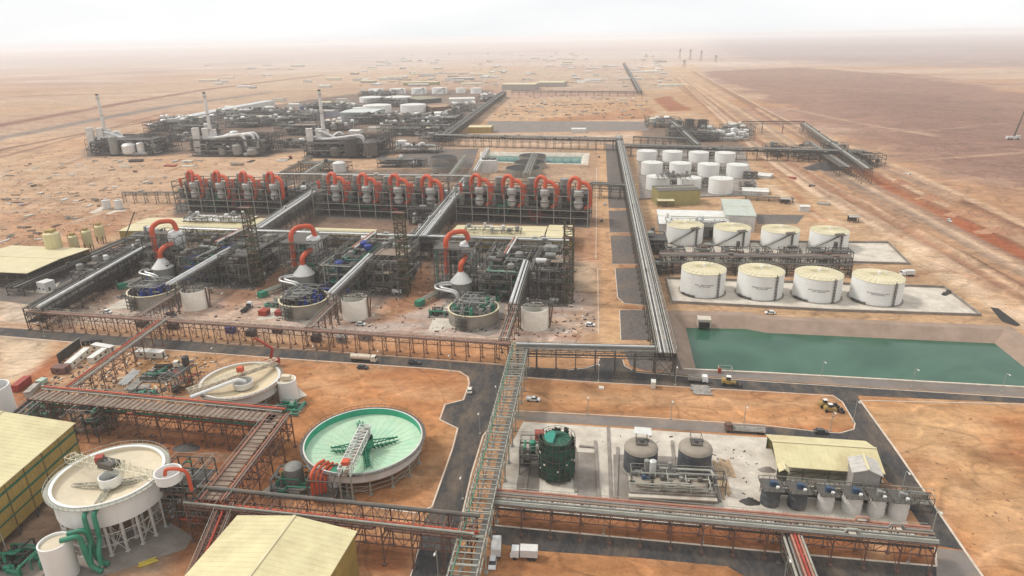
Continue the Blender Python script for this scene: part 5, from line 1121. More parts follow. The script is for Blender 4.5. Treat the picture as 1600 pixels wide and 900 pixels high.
# row of small tanks with blue agitators
rowlab = ['first and darkest small tank at the left end of the row below the yellow shed', 'second dark small tank from the left in the row below the yellow shed', 'third small tank, light grey, from the left in the row below the yellow shed', 'widest light grey small tank, fourth in the row below the yellow shed', 'fifth small tank, light grey, standing before the grey sheet building', 'sixth small tank, at the right end of the row by the black side road']
for i, (cx, yb, wp, yt, mm) in enumerate(((1202, 795, 30, 772, bluegrey), (1244, 799, 30, 776, bluegrey), (1288, 803, 26, 779, whitec), (1329, 807, 32, 783, whitec), (1367, 810, 28, 790, whitec), (1401, 814, 32, 794, whitec))):
    c_, r_, h_ = place_tank(cx, yb, wp, yt); h_ = max(h_, 5.5)
    t_ = thing('agitator_tank', rowlab[i], 'agitator tank', (c_.x, c_.y, 0), 0, 'row of small agitator tanks')
    m = MB(); m.lathe([(r_, 0), (r_, h_), (.01, h_ + .3)], (0, 0, 0), 28)
    for k in range(3): m.lathe([(r_, 1.5 + k * 2), (r_ + .1, 1.6 + k * 2), (r_, 1.7 + k * 2)], (0, 0, 0), 28)
    m.build('shell', mm, t_, True)
    m = MB(); m.b2(-r_ - .4, -r_ - .4, h_ + .35, r_ + .4, r_ + .4, h_ + .5)
    for s in (-1, 1):
        for k in range(5): x = -r_ - .4 + k * (2 * r_ + .8) / 4; m.bar((x, s * (r_ + .4), h_ + .4), (x, s * (r_ + .4), h_ + 1.5), .1); m.bar((s * (r_ + .4), x, h_ + .4), (s * (r_ + .4), x, h_ + 1.5), .1)
        m.bar((-r_ - .4, s * (r_ + .4), h_ + 1.5), (r_ + .4, s * (r_ + .4), h_ + 1.5), .1); m.bar((s * (r_ + .4), -r_ - .4, h_ + 1.5), (s * (r_ + .4), r_ + .4, h_ + 1.5), .1)
    m.build('top_platform', steel, t_)
    m = MB(); m.cyl((0, 0, h_ + .5), .7, 1.5, 10); m.box((.9, .2, h_ + 1.0), (1.6, .9, .9)); m.build('agitator_motor', motorc if i < 4 else greyp, t_, True)
    m = MB(); m.cyl((r_ * .5, -r_ * .5, h_ + .5), .5, .6, 8); m.build('hatch', whiter, t_)
process_unit('pipework and walkways threaded behind the row of small agitator tanks', P(1190, 778), ang(P(1190, 778), P(1405, 797)), 45, 3, (2.5, 4.5), 12, 1, 51, frame=steel, vessels=5, vmats=(greyp, steel), vr=(.4, .7), pipes=26, pmats=(lsteel, greyp, dsteel, steel), th=.16, decks=.3, top=.4, name='pipe_gallery', cat='pipe gallery')
stack('loose timber and planks lying on the concrete yard right of the dark twin tanks', 1146, 782, (1126, 714), 3, .5, 5, timber, 'timber_pile', 'timber pile', rnd=False)
stack('timber beams spread right beside the longer plank pile in the yard', 1152, 750, (1138, 714), 3, .4, 4, timber, 'timber_pile', 'timber pile', rnd=False, seed=3)
heap('dark scrap heap at the left end of the row of small tanks', 1172, 785, 3.2, 1.6, dsteel, 'scrap_heap', 'scrap heap', 4)
heap('pile of rock left of the long yellow shed', 1199, 735, 3.0, 1.3, concd, 'rock_heap', 'rock heap', 5)
heap('grey rubble heap beside the grey sheet building', 1386, 762, 5, 1.4, earth, 'rubble_heap', 'rubble heap', 6)
heap('dark soil piled under the brown racks between the two round tanks', 330, 715, 7, 1.5, earth, 'soil_heap', 'soil heap', 7)
heap('low dark heap of scrap behind the tank on legs', 292, 700, 5, 1.2, dsteel, 'scrap_heap', 'scrap heap', 8)
process_unit('open steel frame between the leftmost warehouse and the tank on legs', P(122, 690), YA - math.pi / 2, 8, 14, (4, 8, 11), 2, 3, 61, frame=steel, vessels=3, vmats=(greyp, greenp), vr=(.7, 1.4), pipes=14, pmats=(greyp, greenp, dsteel), th=.28, decks=.3, name='access_frame', cat='steel frame')
# material field left of the second thickener
for i, (x, y, x2, y2, mm, nm) in enumerate(((196, 605, 224, 577, whitec, 'long white tubes laid side by side in the orange yard'), (207, 612, 232, 590, mixm, 'grey tubes beside the long white tubes in the orange yard'), (222, 618, 240, 600, mixm, 'short dark tube bundle beside the grey tubes'))):
    stack(nm, x, y, (x2, y2), 4, 1, 6, mm, 'pipe_stack', 'pipe stack', seed=i)
pump_skid('dark heap of valves and machine parts in front of the flatbed truck', 247, 590, 13, 9, 71, (dsteel, greenp, greyp), 10, 'machinery_pile', 'machinery pile', 2.5)
pump_skid('scattered green machine parts just above the wide brown rack', 222, 617, 12, 6, 72, (greenp, dsteel, greyp), 8, 'machinery_pile', 'machinery pile', 1.5)
process_unit('orange-red and black conveyor end at the left rim of the sand filled tank', P(272, 622), ang(P(262, 616), P(300, 590)), 14, 5, (3, 7), 4, 1, 81, frame=steel, vessels=2, vmats=(orange, dsteel), vr=(.8, 1.4), pipes=12, pmats=(orange, redp, lsteel), th=.25, decks=.5, name='conveyor_frame', cat='conveyor')
# --- vehicles, cabins, small things
container('long cream site cabin nearest the wall panels at left', 113, 577, (143, 552), cabin, name='site_cabin')
container('cream site cabin at right angles behind the diagonal rack', 144, 548, (173, 553), cabin)
container('cream cabin partly hidden by the diagonal rack', 147, 569, (170, 553), cabin)
container('white container building standing alone by the black road at left', 211, 559, (253, 561), cabin, w=3, nwin=2)
container('brown wooden cabin with a pale roof in the left yard', 81, 585, (101, 586), mat('brown_cabin', (.17, .09, .07), .7), nwin=1, w=4)
container('red shipping container in the left yard', 30, 613, (51, 597), cont, name='shipping_container', cat='shipping container', nwin=0)
container('small grey container right beside the red shipping container', 48, 620, (64, 605), mixm, name='shipping_container', cat='shipping container', nwin=0, w=2.2, h=1.8)
container('small pale green container beside the wooden cabin', 66, 603, (76, 597), mat('pale_green_paint', (.40, .50, .40), .6), name='shipping_container', cat='shipping container', nwin=0, h=1.8)
T = thing('wall_panel_row', 'row of dark wall panels standing upright in the left yard', 'wall panels', P(93, 568), ang(P(93, 568), P(128, 542))); LL = (P(128, 542) - P(93, 568)).length
for i in range(9):
    m = MB(); m.b2(i * LL / 9, 0, 0, (i + .86) * LL / 9, .3, 4.2); m.build('panel', dsteel, T)
m = MB(); m.bar((0, .15, 4.4), (LL, .15, 4.4), .25); m.build('top_rail', lsteel, T)
T = thing('wall_panel_row', 'dark low panels continuing along the black road behind the cream cabins', 'wall panels', P(128, 541), ang(P(128, 541), P(146, 539)))
for i in range(5):
    m = MB(); m.b2(i * 1.7, 0, 0, (i + .86) * 1.7, .3, 2.2); m.build('panel', dsteel, T)
truck('tanker truck with a long cream tank driving on the black road', 569, 565, (590, 566.5), 'tank', cabm=cabin, bodym=mat('cream_tank', (.55, .47, .36), .5), length=11)
car('dark grey car parked on the orange sand next to the black road', 567, 576, (600, 578), card)
car('small dark pickup on the black road right of the tanker truck', 648, 568.5, (660, 569), card, True)
truck('white tipper truck with an open dark body on the road below the pond', 1090, 597, (1110, 598.5), 'dump', bodym=mixm, length=7.5)
digger('yellow wheel loader on the road below the green pond', 1140, 602, (1160, 604), s=1.0)
digger('yellow grader parked first of the machines at the right end of the sand plot', 1290, 636, (1310, 636), 'road_grader', 'road grader', .8, 'graders parked at the sand plot', False)
digger('yellow grader parked second, slightly lower than the first', 1298, 643, (1318, 644), 'road_grader', 'road grader', .8, 'graders parked at the sand plot', False)
truck('flatbed truck loaded with pipes in the orange yard at left', 262, 575, (280, 574), 'flat', bodym=dsteel, cabm=cabin, length=10)
truck('red cabbed truck pulling a long flat trailer on the grey back road', 1163, 675, (1130, 673), 'flat', cabm=bsteel, bodym=mixm, length=13)
truck('white box truck on the sand at the bottom below the black lower road', 819, 871, (800, 870), 'box', length=7)
truck('small white box van parked near the lattice bridge at the bottom', 776, 862, (777, 850), 'box', length=6)
car('white van in front of the small white box van', 770, 882, (769, 890), carw)
car('white pickup on the sand near the left edge of the orange plot', 833, 626, (850, 627), carw, True)
car('beige car parked at the kerb of the black road right of the orange plot', 734, 612, (734, 600), cabin)
car('dark car on the grey back road beside the yellow shed', 1283, 677, (1300, 678), card)
car('white saloon on the concrete by the red pipe rack at far left', 168, 489, (180, 490), carw)
car('white pickup near the red rack right of the first white open tank', 268, 493, (280, 494), card, True)
car('white car next to the middle white open tank', 564, 508, (580, 509), carw)
car('white car on the dirt beside the third white open tank', 922, 509.5, (940, 510.5), carw)
car('white car near the dark gravel left of the dirt road', 889, 432, (889, 420), carw)
car('white pickup driving up the dirt road between rack and evaporators', 945, 320, (944, 300), carw, True)
car('tiny dark car far up the dirt road', 936, 246, (936, 236), card)
car('dark car in the middle of the dirt road', 940, 346, (940, 336), card)
car('white car parked left of the round tanks under the tall lattice column', 636, 432, (650, 433), carw)
car('white car at the foot of the large white tanks on the bank road', 1203, 490.5, (1190, 490), carw)
truck('white truck parked at the corner of the large tank slab', 1417, 431, (1410, 431), 'box', length=7)
car('white car in the red desert strip at right', 1483, 346, (1490, 350), carw)
truck('grey truck with a raised body on the desert track, far right', 1417, 275, (1425, 277), 'dump', length=7)
container('small white hut with a dark door on the sand below the main road', 1017, 608, (1024, 608.5), cabin, nwin=0, name='guard_hut', cat='hut')
stack('grey bundle of steel bars laid out on the sand below the loader', 1080, 617, (1116, 619), 7, .8, 9, mixm, 'steel_bundle', 'steel bundle', rnd=True)
stack('cream pallet on the sand just below the main road', 934, 608, (944, 609), 2, .8, 2, cabin, 'pallet_stack', 'pallet', rnd=False)
for i, (x, y, yt_, lab) in enumerate(((943, 836, 799, 'lamp in front of the concrete yard, left one'), (1098, 848, 812, 'lamp in front of the concrete yard, right one'), (1260, 865, 826, 'lamp just right of the red branch rack'), (1419, 880, 842, 'lamp near the right end of the pinkish rack'), (1407, 775, 738, 'lamp on the black side road beside the grey building'), (1456, 832, 804, 'lamp at the bottom of the black side road'), (750, 678, 646, 'lamp on the black road left of the lattice bridge'), (723, 780, 745, 'lamp on the black road right of the green round tank'), (685, 905, 862, 'lamp on the black road at the bottom edge'), (595, 575, 549, 'lamp on the orange plot beside the tanker truck'), (704, 581, 556, 'lamp where the black road bends'), (495, 565, 543, 'lamp on the main road right of the sand filled tank'), (340, 572, 544, 'lamp on the main road left of the sand filled tank'), (935, 596, 570, 'lamp at the foot of the dirt road'), (1055, 602, 574, 'lamp in front of the dark gravel by the pond'), (1283, 592, 572, 'lamp on the pond edge, left one'), (1425, 604, 580, 'lamp on the pond edge, middle one'), (1565, 612, 589, 'lamp on the pond edge, right one'), (1333, 660, 628, 'lamp at the mouth of the black side road'), (1297, 673, 647, 'lamp on the tip of the sand plot'), (1048, 655, 630, 'lamp behind the concrete yard on the back road, left one'), (1162, 664, 640, 'lamp behind the concrete yard on the back road, right one'), (918, 648, 624, 'lamp on the back road behind the green scaffolded tank'), (16, 876, 836, 'lamp at the bottom left corner by the warehouse'), (70, 526, 506, 'lamp on the main road near the left edge'), (1225, 908, 885, 'lamp at the bottom edge left of the branch racks'), (776, 630, 607, 'lamp hidden half behind the lattice bridge'))):
    lamp(lab, x, y, yt_)
# ================================================================ tank farm on the right
for i, (cx, yb, w_, yt, s) in enumerate(((1097, 467, 69, 430, 1), (1186, 471, 72, 433, 1), (1275, 475, 76, 438, 1), (1367, 480, 82, 443, 1))):
    storage_tank(('large white tank with lettering nearest the long grey pipe rack', 'large white lettered tank, second from the long grey rack', 'large white lettered tank, third from the long grey rack', 'large white lettered tank at the open end of the slab, biggest of all')[i], cx, yb, w_, yt, 'large white storage tanks', white, cream, 'ladder', .12, True)
for i, (cx, yb, w_, yt) in enumerate(((1069, 383, 57, 358), (1142, 386, 58, 362), (1217, 389, 60, 365), (1293, 392, 62, 367))):
    storage_tank(('white tank with a diagonal stair, first beside the long rack', 'white tank with a diagonal stair, second from the long rack', 'white tank with a diagonal stair, third from the long rack', 'white tank with a diagonal stair, standing beside the small empty slab')[i], cx, yb + 2, w_, yt, 'white tanks with diagonal stairs', white, cream, 'diag', .10)
k = 0; rows = (('back row', ((1010, 253, 31, 238), (1050, 254, 31, 239), (1091, 255, 31, 240), (1132, 256, 32, 241))), ('middle row', ((1018, 275, 33, 256.5), (1062, 276, 34, 257.5), (1106, 277.5, 34, 259), (1151, 279, 34.5, 260))), ('front row', ((1027, 299, 36, 279), (1076, 300, 37, 281), (1125, 305, 38, 282))))
for rn, lst in rows:
    for i, (cx, yb, w_, yt) in enumerate(lst):
        storage_tank(f"small white tank, {('first', 'second', 'third', 'fourth')[i]} from the long rack in the {rn}", cx, yb, w_, yt, 'small white storage tanks in three rows', white, whiter, None, .06, ribs=False, toprail=True)
for q in ([(1044, 436), (1404, 447.5), (1475, 450), (1532, 494), (1300, 486.5), (1050, 473.5), (1040, 436)], [(1030, 378), (1388, 380), (1421, 413.5), (1325, 411)]):
    kerb(q, concd, .5, 1.3, 'bund_wall')
kerb([(995, 312), (1190, 305.5)], concd, .5, 1.0, 'bund_wall')
for i, (x, y, yt_, sd) in enumerate(((1052, 246, 0, 1), (1112, 248, 0, 2), (1040, 268, 0, 3), (1085, 269, 0, 4), (1128, 271, 0, 5), (1052, 292, 0, 6), (1100, 293, 0, 7), (1170, 280, 0, 8), (1165, 297, 0, 9))):
    p = P(x - 8, y); process_unit(('pipe manifold between two small white tanks, back row near the rack', 'pipe manifold between the last two tanks of the back row', 'pipe manifold before the first two tanks of the middle row', 'pipe manifold in the centre of the small white tanks', 'pipe manifold before the last tank of the middle row', 'pipe manifold between first and second tank of the front row', 'pipe manifold between second and third tank of the front row', 'pipe manifold right of the middle row of small white tanks', 'pipe manifold right of the front row of small white tanks')[i], p, YA - math.pi / 2, 12, 7, (3, 6), 3, 1, 100 + sd, frame=dsteel, vessels=1, vmats=(greyp,), vr=(.6, 1), pipes=10, pmats=(dsteel, greyp, bsteel), th=.3, decks=.4, name='pipe_manifold', cat='pipe manifold')
process_unit('dense dark pipework between the long rack and the medium white tanks', P(1010, 398), YA - math.pi / 2, 12, 20, (3, 6, 9), 2, 3, 120, frame=dsteel, vessels=4, vmats=(greyp, steel), pipes=26, pmats=(dsteel, steel, greyp), decks=.5, name='pipe_manifold', cat='pipe manifold')
process_unit('dark pump house frame left of the first large lettered tank', P(1018, 432), YA - math.pi / 2, 9, 14, (3, 6), 2, 3, 121, frame=dsteel, vessels=3, vmats=(greyp, steel), pipes=20, pmats=(dsteel, steel, greyp, greenp), decks=.5, name='pipe_manifold', cat='pipe manifold')
for i, x in enumerate((1040, 1085, 1130, 1175, 1220, 1265, 1300)):
    process_unit(f"dark valve frame on the cross rack, {('first', 'second', 'third', 'fourth', 'fifth', 'sixth', 'last')[i]} from the long rack", P(x, 409 + i * .5), YA - math.pi / 2, 11, 9, (3.5, 7), 3, 2, 130 + i, frame=dsteel, vessels=2, vmats=(greyp, steel), pipes=12, pmats=(dsteel, steel, greyp, bsteel), vr=(.6, 1.2), decks=.5, name='pipe_manifold', cat='pipe manifold', th=.28)
# buildings among the tanks
A_, B_ = P(1028, 322), P(1093, 320); shed('olive green service building with equipment on its roof among the white tanks', A_, B_, 20, hgt(A_, 299), .3, steel, olive, name='service_building', cat='building', ribs=False, over=.3)
process_unit('row of grey ventilation units on the roof of the olive building', P(1028, 303), ang(A_, B_), 27, 9, (2.5,), 6, 2, 140, frame=steel, vessels=7, vmats=(whitec, greyp), vr=(.8, 1.4), pipes=12, pmats=(greyp, dsteel), decks=.4, name='roof_units', cat='ventilation units').location.z = hgt(A_, 299) + .4
A_, B_ = P(1028, 324), P(1052, 324); shed('small pale yellow canopy in front of the olive building', A_, B_, 7, 5, .5, creamr, olive, name='canopy', cat='canopy', open_front=True)
A_, B_ = P(1030, 368), P(1140, 371); hh = 8; shed('long white flat building behind the medium white tanks', A_, B_, 38, hh, .4, whiter, whitec, name='white_building', cat='building', ribs=False, doors=2)
process_unit('bright ducts lying on the roof of the long white building', P(1045, 350, hh), ang(A_, B_), 40, 20, (1.5,), 5, 2, 141, frame=lsteel, vessels=8, vmats=(whitec, silver), vr=(.8, 1.6), pipes=26, pmats=(silver, silver, greyp), decks=.3, name='roof_ducts', cat='roof ducts').location = P(1042, 356, 8.4)
A_, B_ = P(1132, 361), P(1178, 363); shed('white building with a grey-green flat roof right of the long white building', A_, B_, 48, 11, .5, mat('pale_green_roof', (.42, .46, .40), .6, dirt=(.3, .3, .26)), whitec, name='white_building', cat='building', ribs=False)
for x0, y0, x1, y1, l in ((1180, 278, 1202, 280, 'small white slab roofed shelter behind the right end of the white tanks'), (1160, 303, 1200, 305, 'low white slab shelter beside the front row of small white tanks')):
    A_, B_ = P(x0, y0), P(x1, y1); shed(l, A_, B_, 14, 2.5, .3, whiter, whitec, name='shelter', cat='shelter', ribs=False)
for i, (x, y, l) in enumerate(((1220, 319, 'small grey shelter with open sides on the sand, first from the tanks'), (1327, 348, 'small dark shelter on the sand where the tracks meet'), (1250, 331, 'white tent like hut with clutter beside it on the sand'))):
    shed(l, P(x, y), P(x + 14, y + .5), 6, 4, .6, greyw if i < 2 else whiter, dsteel if i < 2 else whitec, name='shelter', cat='shelter', ribs=False, open_front=i < 2)
# box culvert at the pond edge, red frame, pumps
q = P(1100, 499); T = thing('culvert_mouth', 'white concrete outlet box with a dark opening on the far pond bank', 'outlet box', q, ang(P(1095, 499), P(1105, 499.5))); m = MB(); m.b2(-3, -3, -3, 3, 2, 1.0); m.build('box', conc, T); m = MB(); m.b2(-2.4, -3.1, -3, 2.4, -3.01, -.2); m.build('opening', drk, T)
T = thing('steel_gantry', 'small red gantry with a grey frame at the near edge of the pond', 'gantry', P(1123, 583), ang(P(1123, 583), P(1139, 584)))
m = MB(); m.b2(-.4, -.4, 0, .8, .4, 2.2); m.build('post', redp, T); m = MB(); steel_frame(m, 5, 3, (2,), 1, 1, .2); m.build('frame', lsteel, T)
sheet('dirty_puddle', [P(x, y) for x, y in ((1547, 480), (1560, 482), (1595, 508), (1588, 510), (1566, 503))], .05, drk)

# ================================================================ evaporator buildings (three, four units each)
def evaporator(label, A_, B_, zt, n, vessels_px, seed, dp=24):
    """A_,B_: ground front corners; zt: frame height"""
    rz = ang(A_, B_); Ln = (B_ - A_).length; t = thing('evaporator_building', label, 'evaporator building', A_, rz, 'evaporator buildings with orange pipes'); r = R(seed)
    z1 = zt; lv = [zt * .22, zt * .42, zt * .62, zt * .82, zt]
    m = MB(); k = n * 2
    steel_frame(m, Ln, dp, lv, k, 2, .5); 
    for i in range(k):   # inner bracing
        if i % 2 == 0: m.bar((Ln * (i + .35) / k, -.1, 0), (Ln * (i + .35) / k, -.1, lv[1]), .35); m.bar((Ln * (i + .35) / k, -.1, lv[1]), (Ln * (i + 1) / k, -.1, lv[1]), .35)
    m.build('steel_frame', steel, t)
    m = MB(); [m.bar((Ln * i / k, -.3, 0), (Ln * i / k, -.3, lv[3 if i % 2 else 4]), .5) for i in range(k + 1)]; [m.bar((0, -.3, z), (Ln, -.3, z), .4) for z in lv[:2]]; [m.bar((Ln * (i + .12) / k, -.3, lv[3]), (Ln * (i + .88) / k, -.3, lv[3]), .4) for i in range(0, k, 2)]; m.build('front_columns', lsteel, t)
    for j, z in enumerate(lv[:-1]):
        m = MB(); m.b2(.3, dp * .3 if j > 1 else 3, z + .26, Ln - .3, dp - .3, z + .36); m.build('floor_grating', dsteel, t)
    m = MB()
    for i in range(n * 2):
        if r.random() < .6: m.b2(Ln * i / k + .6, dp * .4, .1, Ln * (i + 1) / k - .6, dp * .9, lv[0] * r.uniform(.7, 1.6))
    m.build('equipment_block', dsteel, t)
    m = MB(); m.b2(1, dp * .55, .1, Ln - 1, dp * .6, lv[3]); m.build('back_wall', dsteel, t)
    m = MB(); [handrails(m, Ln, dp, z + .3, .12) for z in lv[:4]]; m.build('handrail', greyp, t)
    for i in range(n):
        x = Ln * (i * 2 + 1.4) / k; rv = Ln / k * .27
        m = MB(); y = 4.0; zz = lv[1]; m.lathe([(rv * .4, 0), (rv, 2), (rv, zt * .22), (rv * .75, zt * .24), (rv * .75, zt * .33), (rv * 1.05, zt * .36), (rv * 1.05, zt * .52), (rv * .7, zt * .56), (.01, zt * .585)], (x, y, zz), 16); v = m.build('vessel', vesselp, t, True)
        ztop = lv[1] + zt * .585 + 2.5; s = Ln / k
        m = MB(); m.tube(arc([(x - s * .62, y + 5, lv[2]), (x - s * .6, y + 4, ztop + 1.5), (x - s * .3, y + 3, ztop + 5.2), (x + s * .05, y + .8, ztop + 3.6), (x, y, ztop - 3)], 3.0, 5), rv * .45, 10)
        m.build('orange_duct', orange, t, True)
        m = MB(); m.tube(arc([(x, y + 1, ztop + 1.6), (x + s * .4, y + 1, ztop + 1.6), (x + s * .66, y - .5, ztop - 1.5), (x + s * .66, y - .5, lv[1] + 3), (x + s * .4, y, lv[1] + 1)], 2.4, 5), rv * .45, 10)
        m.build('orange_duct', orange, t, True)
        m = MB(); m.tube(arc([(x - s * 1.35, y + 6, lv[3] + 5), (x - s * 1.3, y + 5, lv[3] + 3), (x - s * 1.2, y + 4, lv[2])], 2, 4), rv * .38, 10); m.build('orange_duct', orange, t, True)
        m = MB(); m.cyl((x - s * 1.0, dp * .66, lv[3]), rv * .95, zt * .18 + 4.5, 14); m.build('back_vessel', greyp, t, True)
        m = MB(); m.cyl((x - s * 1.2, y + 2.5, lv[1]), rv * .7, zt * .3, 12); m.build('side_vessel', greyp, t, True)
        m = MB(); pipework(m, R(seed * 10 + i), s * 2, dp, 2, zt, 9, (.2, .5)); o = m.build('pipework', (greyp, dsteel, steel, bsteel)[i % 4], t, True); o.location.x = Ln * i * 2 / k
        m = MB(); pipework(m, R(seed * 20 + i), s * 2, 5, 2, zt * .7, 5, (.2, .4)); o = m.build('pipework', (dsteel, greenp, redp, dsteel)[i % 4], t, True); o.location.x = Ln * i * 2 / k
    return t
EV = ((277, 331, 442, 336, 284), (492, 337, 688, 345, 288), (714, 345, 918, 354, 291))
EL = ('evaporator building with orange pipes on the left, nearest the lay-down yard', 'evaporator building with orange pipes in the middle of the three', 'evaporator building with orange pipes at right, beside the dirt road')
for i, (x0, y0, x1, y1, yt_) in enumerate(EV):
    A_, B_ = P(x0, y0), P(x1, y1); evaporator(EL[i], A_, B_, hgt(A_, yt_), 4, None, 5 + i)
# cream roofed low halls in front of the evaporators
def hall(label, A4, z, rise=.6, roof=creamr, wall=wally):
    a, b, c3 = [P(x, y, z) for x, y in A4[:3]]; a.z = b.z = c3.z = 0; d_ = (c3 - a); nrm = (b - a).normalized(); dp = abs(d_.x * -nrm.y + d_.y * nrm.x)
    return shed(label, a, b, dp, z, rise, roof, wall, name='low_hall', cat='hall', over=.3)
hall('cream roofed hall in front of the left evaporator building', ((186, 361), (398, 362), (232, 341)), 7)
hall('cream roofed hall behind the middle orange pipe tower', ((478, 366), (577, 369), (480, 356)), 8)
hall('cream roofed hall behind the right orange pipe tower', ((700, 372), (848, 375), (706, 352)), 8)
hall('cream roofed hall end piece next to the tall lattice mast', ((852, 372), (893, 373), (856, 352)), 8)
hall('pale roof strip right before the left evaporator building', ((285, 345), (385, 347), (290, 336)), 8.5, .5, whiter)
process_unit('grey air units on the cream roof before the right evaporator building', P(726, 362, 9), ang(P(726, 365), P(800, 367)), 36, 6, (2.5,), 6, 1, 150, frame=steel, vessels=8, vmats=(whitec, greyp), vr=(.8, 1.5), pipes=8, pmats=(whitec, silver), decks=.3, name='roof_units', cat='ventilation units').location = P(726, 364, 9)
process_unit('grey air units on the cream roof before the left evaporator building', P(290, 352, 8), ang(P(726, 365), P(800, 367)), 18, 6, (2.5,), 4, 1, 151, frame=steel, vessels=6, vmats=(whitec, greyp), vr=(.9, 1.5), pipes=8, pmats=(whitec, silver), decks=.3, name='roof_units', cat='ventilation units').location = P(288, 346, 9)
process_unit('second group of grey air units before the left evaporator building', P(335, 350, 8), ang(P(726, 365), P(800, 367)), 24, 7, (3,), 4, 1, 152, frame=steel, vessels=8, vmats=(whitec, greyp), vr=(1, 1.6), pipes=8, pmats=(whitec, silver), decks=.3, name='roof_units', cat='ventilation units').location = P(333, 347, 9)

# ================================================================ three digestion lines in front of the cross rack
anch = [P(309, 486), P(557, 502), P(836, 519)]
names3 = ('left', 'middle', 'right')
for i, (x0, y0, x1, y1, yt_) in enumerate(EV): sheet('evaporator_shade_sheet', [P(x, y) for x, y in ((x0 - 4, y0 + 2), (x1 + 4, y1 + 2), (x1 + 2, y1 - 26), (x0 + 6, y0 - 24))], .06, gravel)  # dark sheets painting the shade underneath the evaporator buildings
for li in range(3):
    D = anch[li] - anch[2]; who = names3[li]; X = lambda x, y, z=0: P(x, y, z) + D
    rz = ang(anch[0], anch[2])
    ax = Vector((math.cos(rz), math.sin(rz), 0)); ay = Vector((-ax.y, ax.x, 0))
    # white open tank
    wpx = 43; g_ = anch[2]; r = wpx / 2 * depth(g_) / F_PX; h = hgt(g_, 488) ; c = anch[li] + away(anch[li]) * r
    T = thing('open_tank', f'plain white open-topped tank with a beam across it, {who} process line', 'open tank', (c.x, c.y, 0), rz, 'white open tanks of the process lines'); m = MB(); m.lathe([(r, 0), (r, h), (r - .3, h), (r - .3, h * .5)], (0, 0, 0), 44); m.build('shell', tankc, T, True)
    m = MB(); m.lathe([(r - .31, h * .5), (.01, h * .5)], (0, 0, 0), 40); m.build('tank_floor', drk, T)
    m = MB(); lattice(m, (-r - 1, r * .3, h + 2), (r + 1, r * .3, h + 2), 4, 1.6, 8, .22); pipework(m, R(li + 3), r * 2, 3, h + .2, h + 2.5, 6, (.1, .2)); m.build('bridge', steel, T)
    m = MB(); [m.cyl((-r * .6 + k * r * .6, r * .3, h + 2), .6, 1.4, 8) for k in range(1)]; m.build('agitator_motor', bluep if li == 1 else greyp, T)
    m = MB(); m.bar((r + .6, 0, 0), (r + .6, 0, h + 1), .5); m.bar((r + .6, 1, 0), (r + 1.8, 1, h + .6), .5); m.build('ladder', bsteel, T)
    # round concrete filter tank
    c2 = X(740, 483, 6); r2 = 39.5 * depth(P(740, 483, 6)) / F_PX; c2 = c2 + away(c2) * 1.0; c2.z = 0; h2 = 6.5
    T = thing('filter_tank', f'round concrete tank crowded with {("blue covered", "blue covered", "grey")[li]} filter gear, {who} process line', 'filter tank', c2, rz, 'round filter tanks of the process lines')
    m = MB(); m.lathe([(r2, 0), (r2, h2), (r2 - .7, h2), (r2 - .7, h2 - 1.5)], (0, 0, 0), 56); m.build('wall', conct, T, True); m = MB(); m.lathe([(r2 + .3, h2 + .02), (r2 + .3, h2 + .3), (r2 - .5, h2 + .3)], (0, 0, 0), 56); m.build('rim', cream, T, True)
    m = MB(); m.lathe([(r2 - .72, h2 - 1.4), (.01, h2 - 1.4)], (0, 0, 0), 40); m.build('floor', greyp, T)
    rr = R(40 + li); gm = (bluep, bluep, greenp)[li]; gm2 = (dsteel, dsteel, greyp)[li]
    for k in range(26):
        a_ = k * 2 * math.pi / 13; q = r2 * (.78 if k < 13 else .5); m = MB(); m.cyl((q * math.cos(a_), q * math.sin(a_), h2 - 1.3), .95, rr.uniform(1.6, 3.4), 12); m.cyl((q * math.cos(a_), q * math.sin(a_), h2 + .5), .7, rr.uniform(1.6, 3), 8); m.bar((q * math.cos(a_), q * math.sin(a_), h2 + 1.5), ((q - 4) * math.cos(a_), (q - 4) * math.sin(a_), h2 + 2.5), .4); m.build('filter_cell', gm if rr.random() < .55 else gm2, T, True)
    m = MB(); vessel(m, 0, 0, h2 - 1.3, 3.2, 4.5); m.build('centre_vessel', greyp, T, True)
    m = MB(); pipework(m, R(60 + li), r2 * 1.5, r2 * 1.5, h2 - .5, h2 + 5, 44, (.15, .4)); o = m.build('pipework', greyp, T, True); o.location = (-r2 * .75, -r2 * .75, 0)
    m = MB(); a_ = -math.pi / 2 - .2
    for k in range(3): b_ = a_ + (k - 1) * .16; m.bar(((r2 + .6) * math.cos(b_), (r2 + .6) * math.sin(b_), 0), ((r2 + .6) * math.cos(b_), (r2 + .6) * math.sin(b_), h2 + 1.4), .2); m.bar(((r2 + 2.4) * math.cos(b_), (r2 + 2.4) * math.sin(b_), 0), ((r2 + 2.4) * math.cos(b_), (r2 + 2.4) * math.sin(b_), h2 + 1.4), .2)
    for z in (2, 4, 6.4): m.lathe([(r2 + .6, z), (r2 + 2.4, z), (r2 + 2.4, z + .12), (r2 + .6, z + .12)], (0, 0, 0), 6, a0=a_ - .2, a1=a_ + .2)
    m.bar(((r2 + 1.5) * math.cos(a_ - .16), (r2 + 1.5) * math.sin(a_ - .16), 0), ((r2 + 1.5) * math.cos(a_ + .16), (r2 + 1.5) * math.sin(a_ + .16), 4), .5, .2)
    m.build('stair', steel, T)
    # cone roofed grey tank
    z_ = 0; c3 = X(722, 468); r3 = 16.5 * depth(P(722, 468)) / F_PX; c3 = c3 + away(c3) * r3; b3 = P(722, 468) + away(P(722, 468)) * r3; h3 = hgt(b3, 439); hc = hgt(b3, 424)
    T = thing('cone_tank', f'grey tank with a pointed white cone roof under an orange elbow, {who} process line', 'cone tank', c3, rz, 'cone roofed tanks of the process lines')
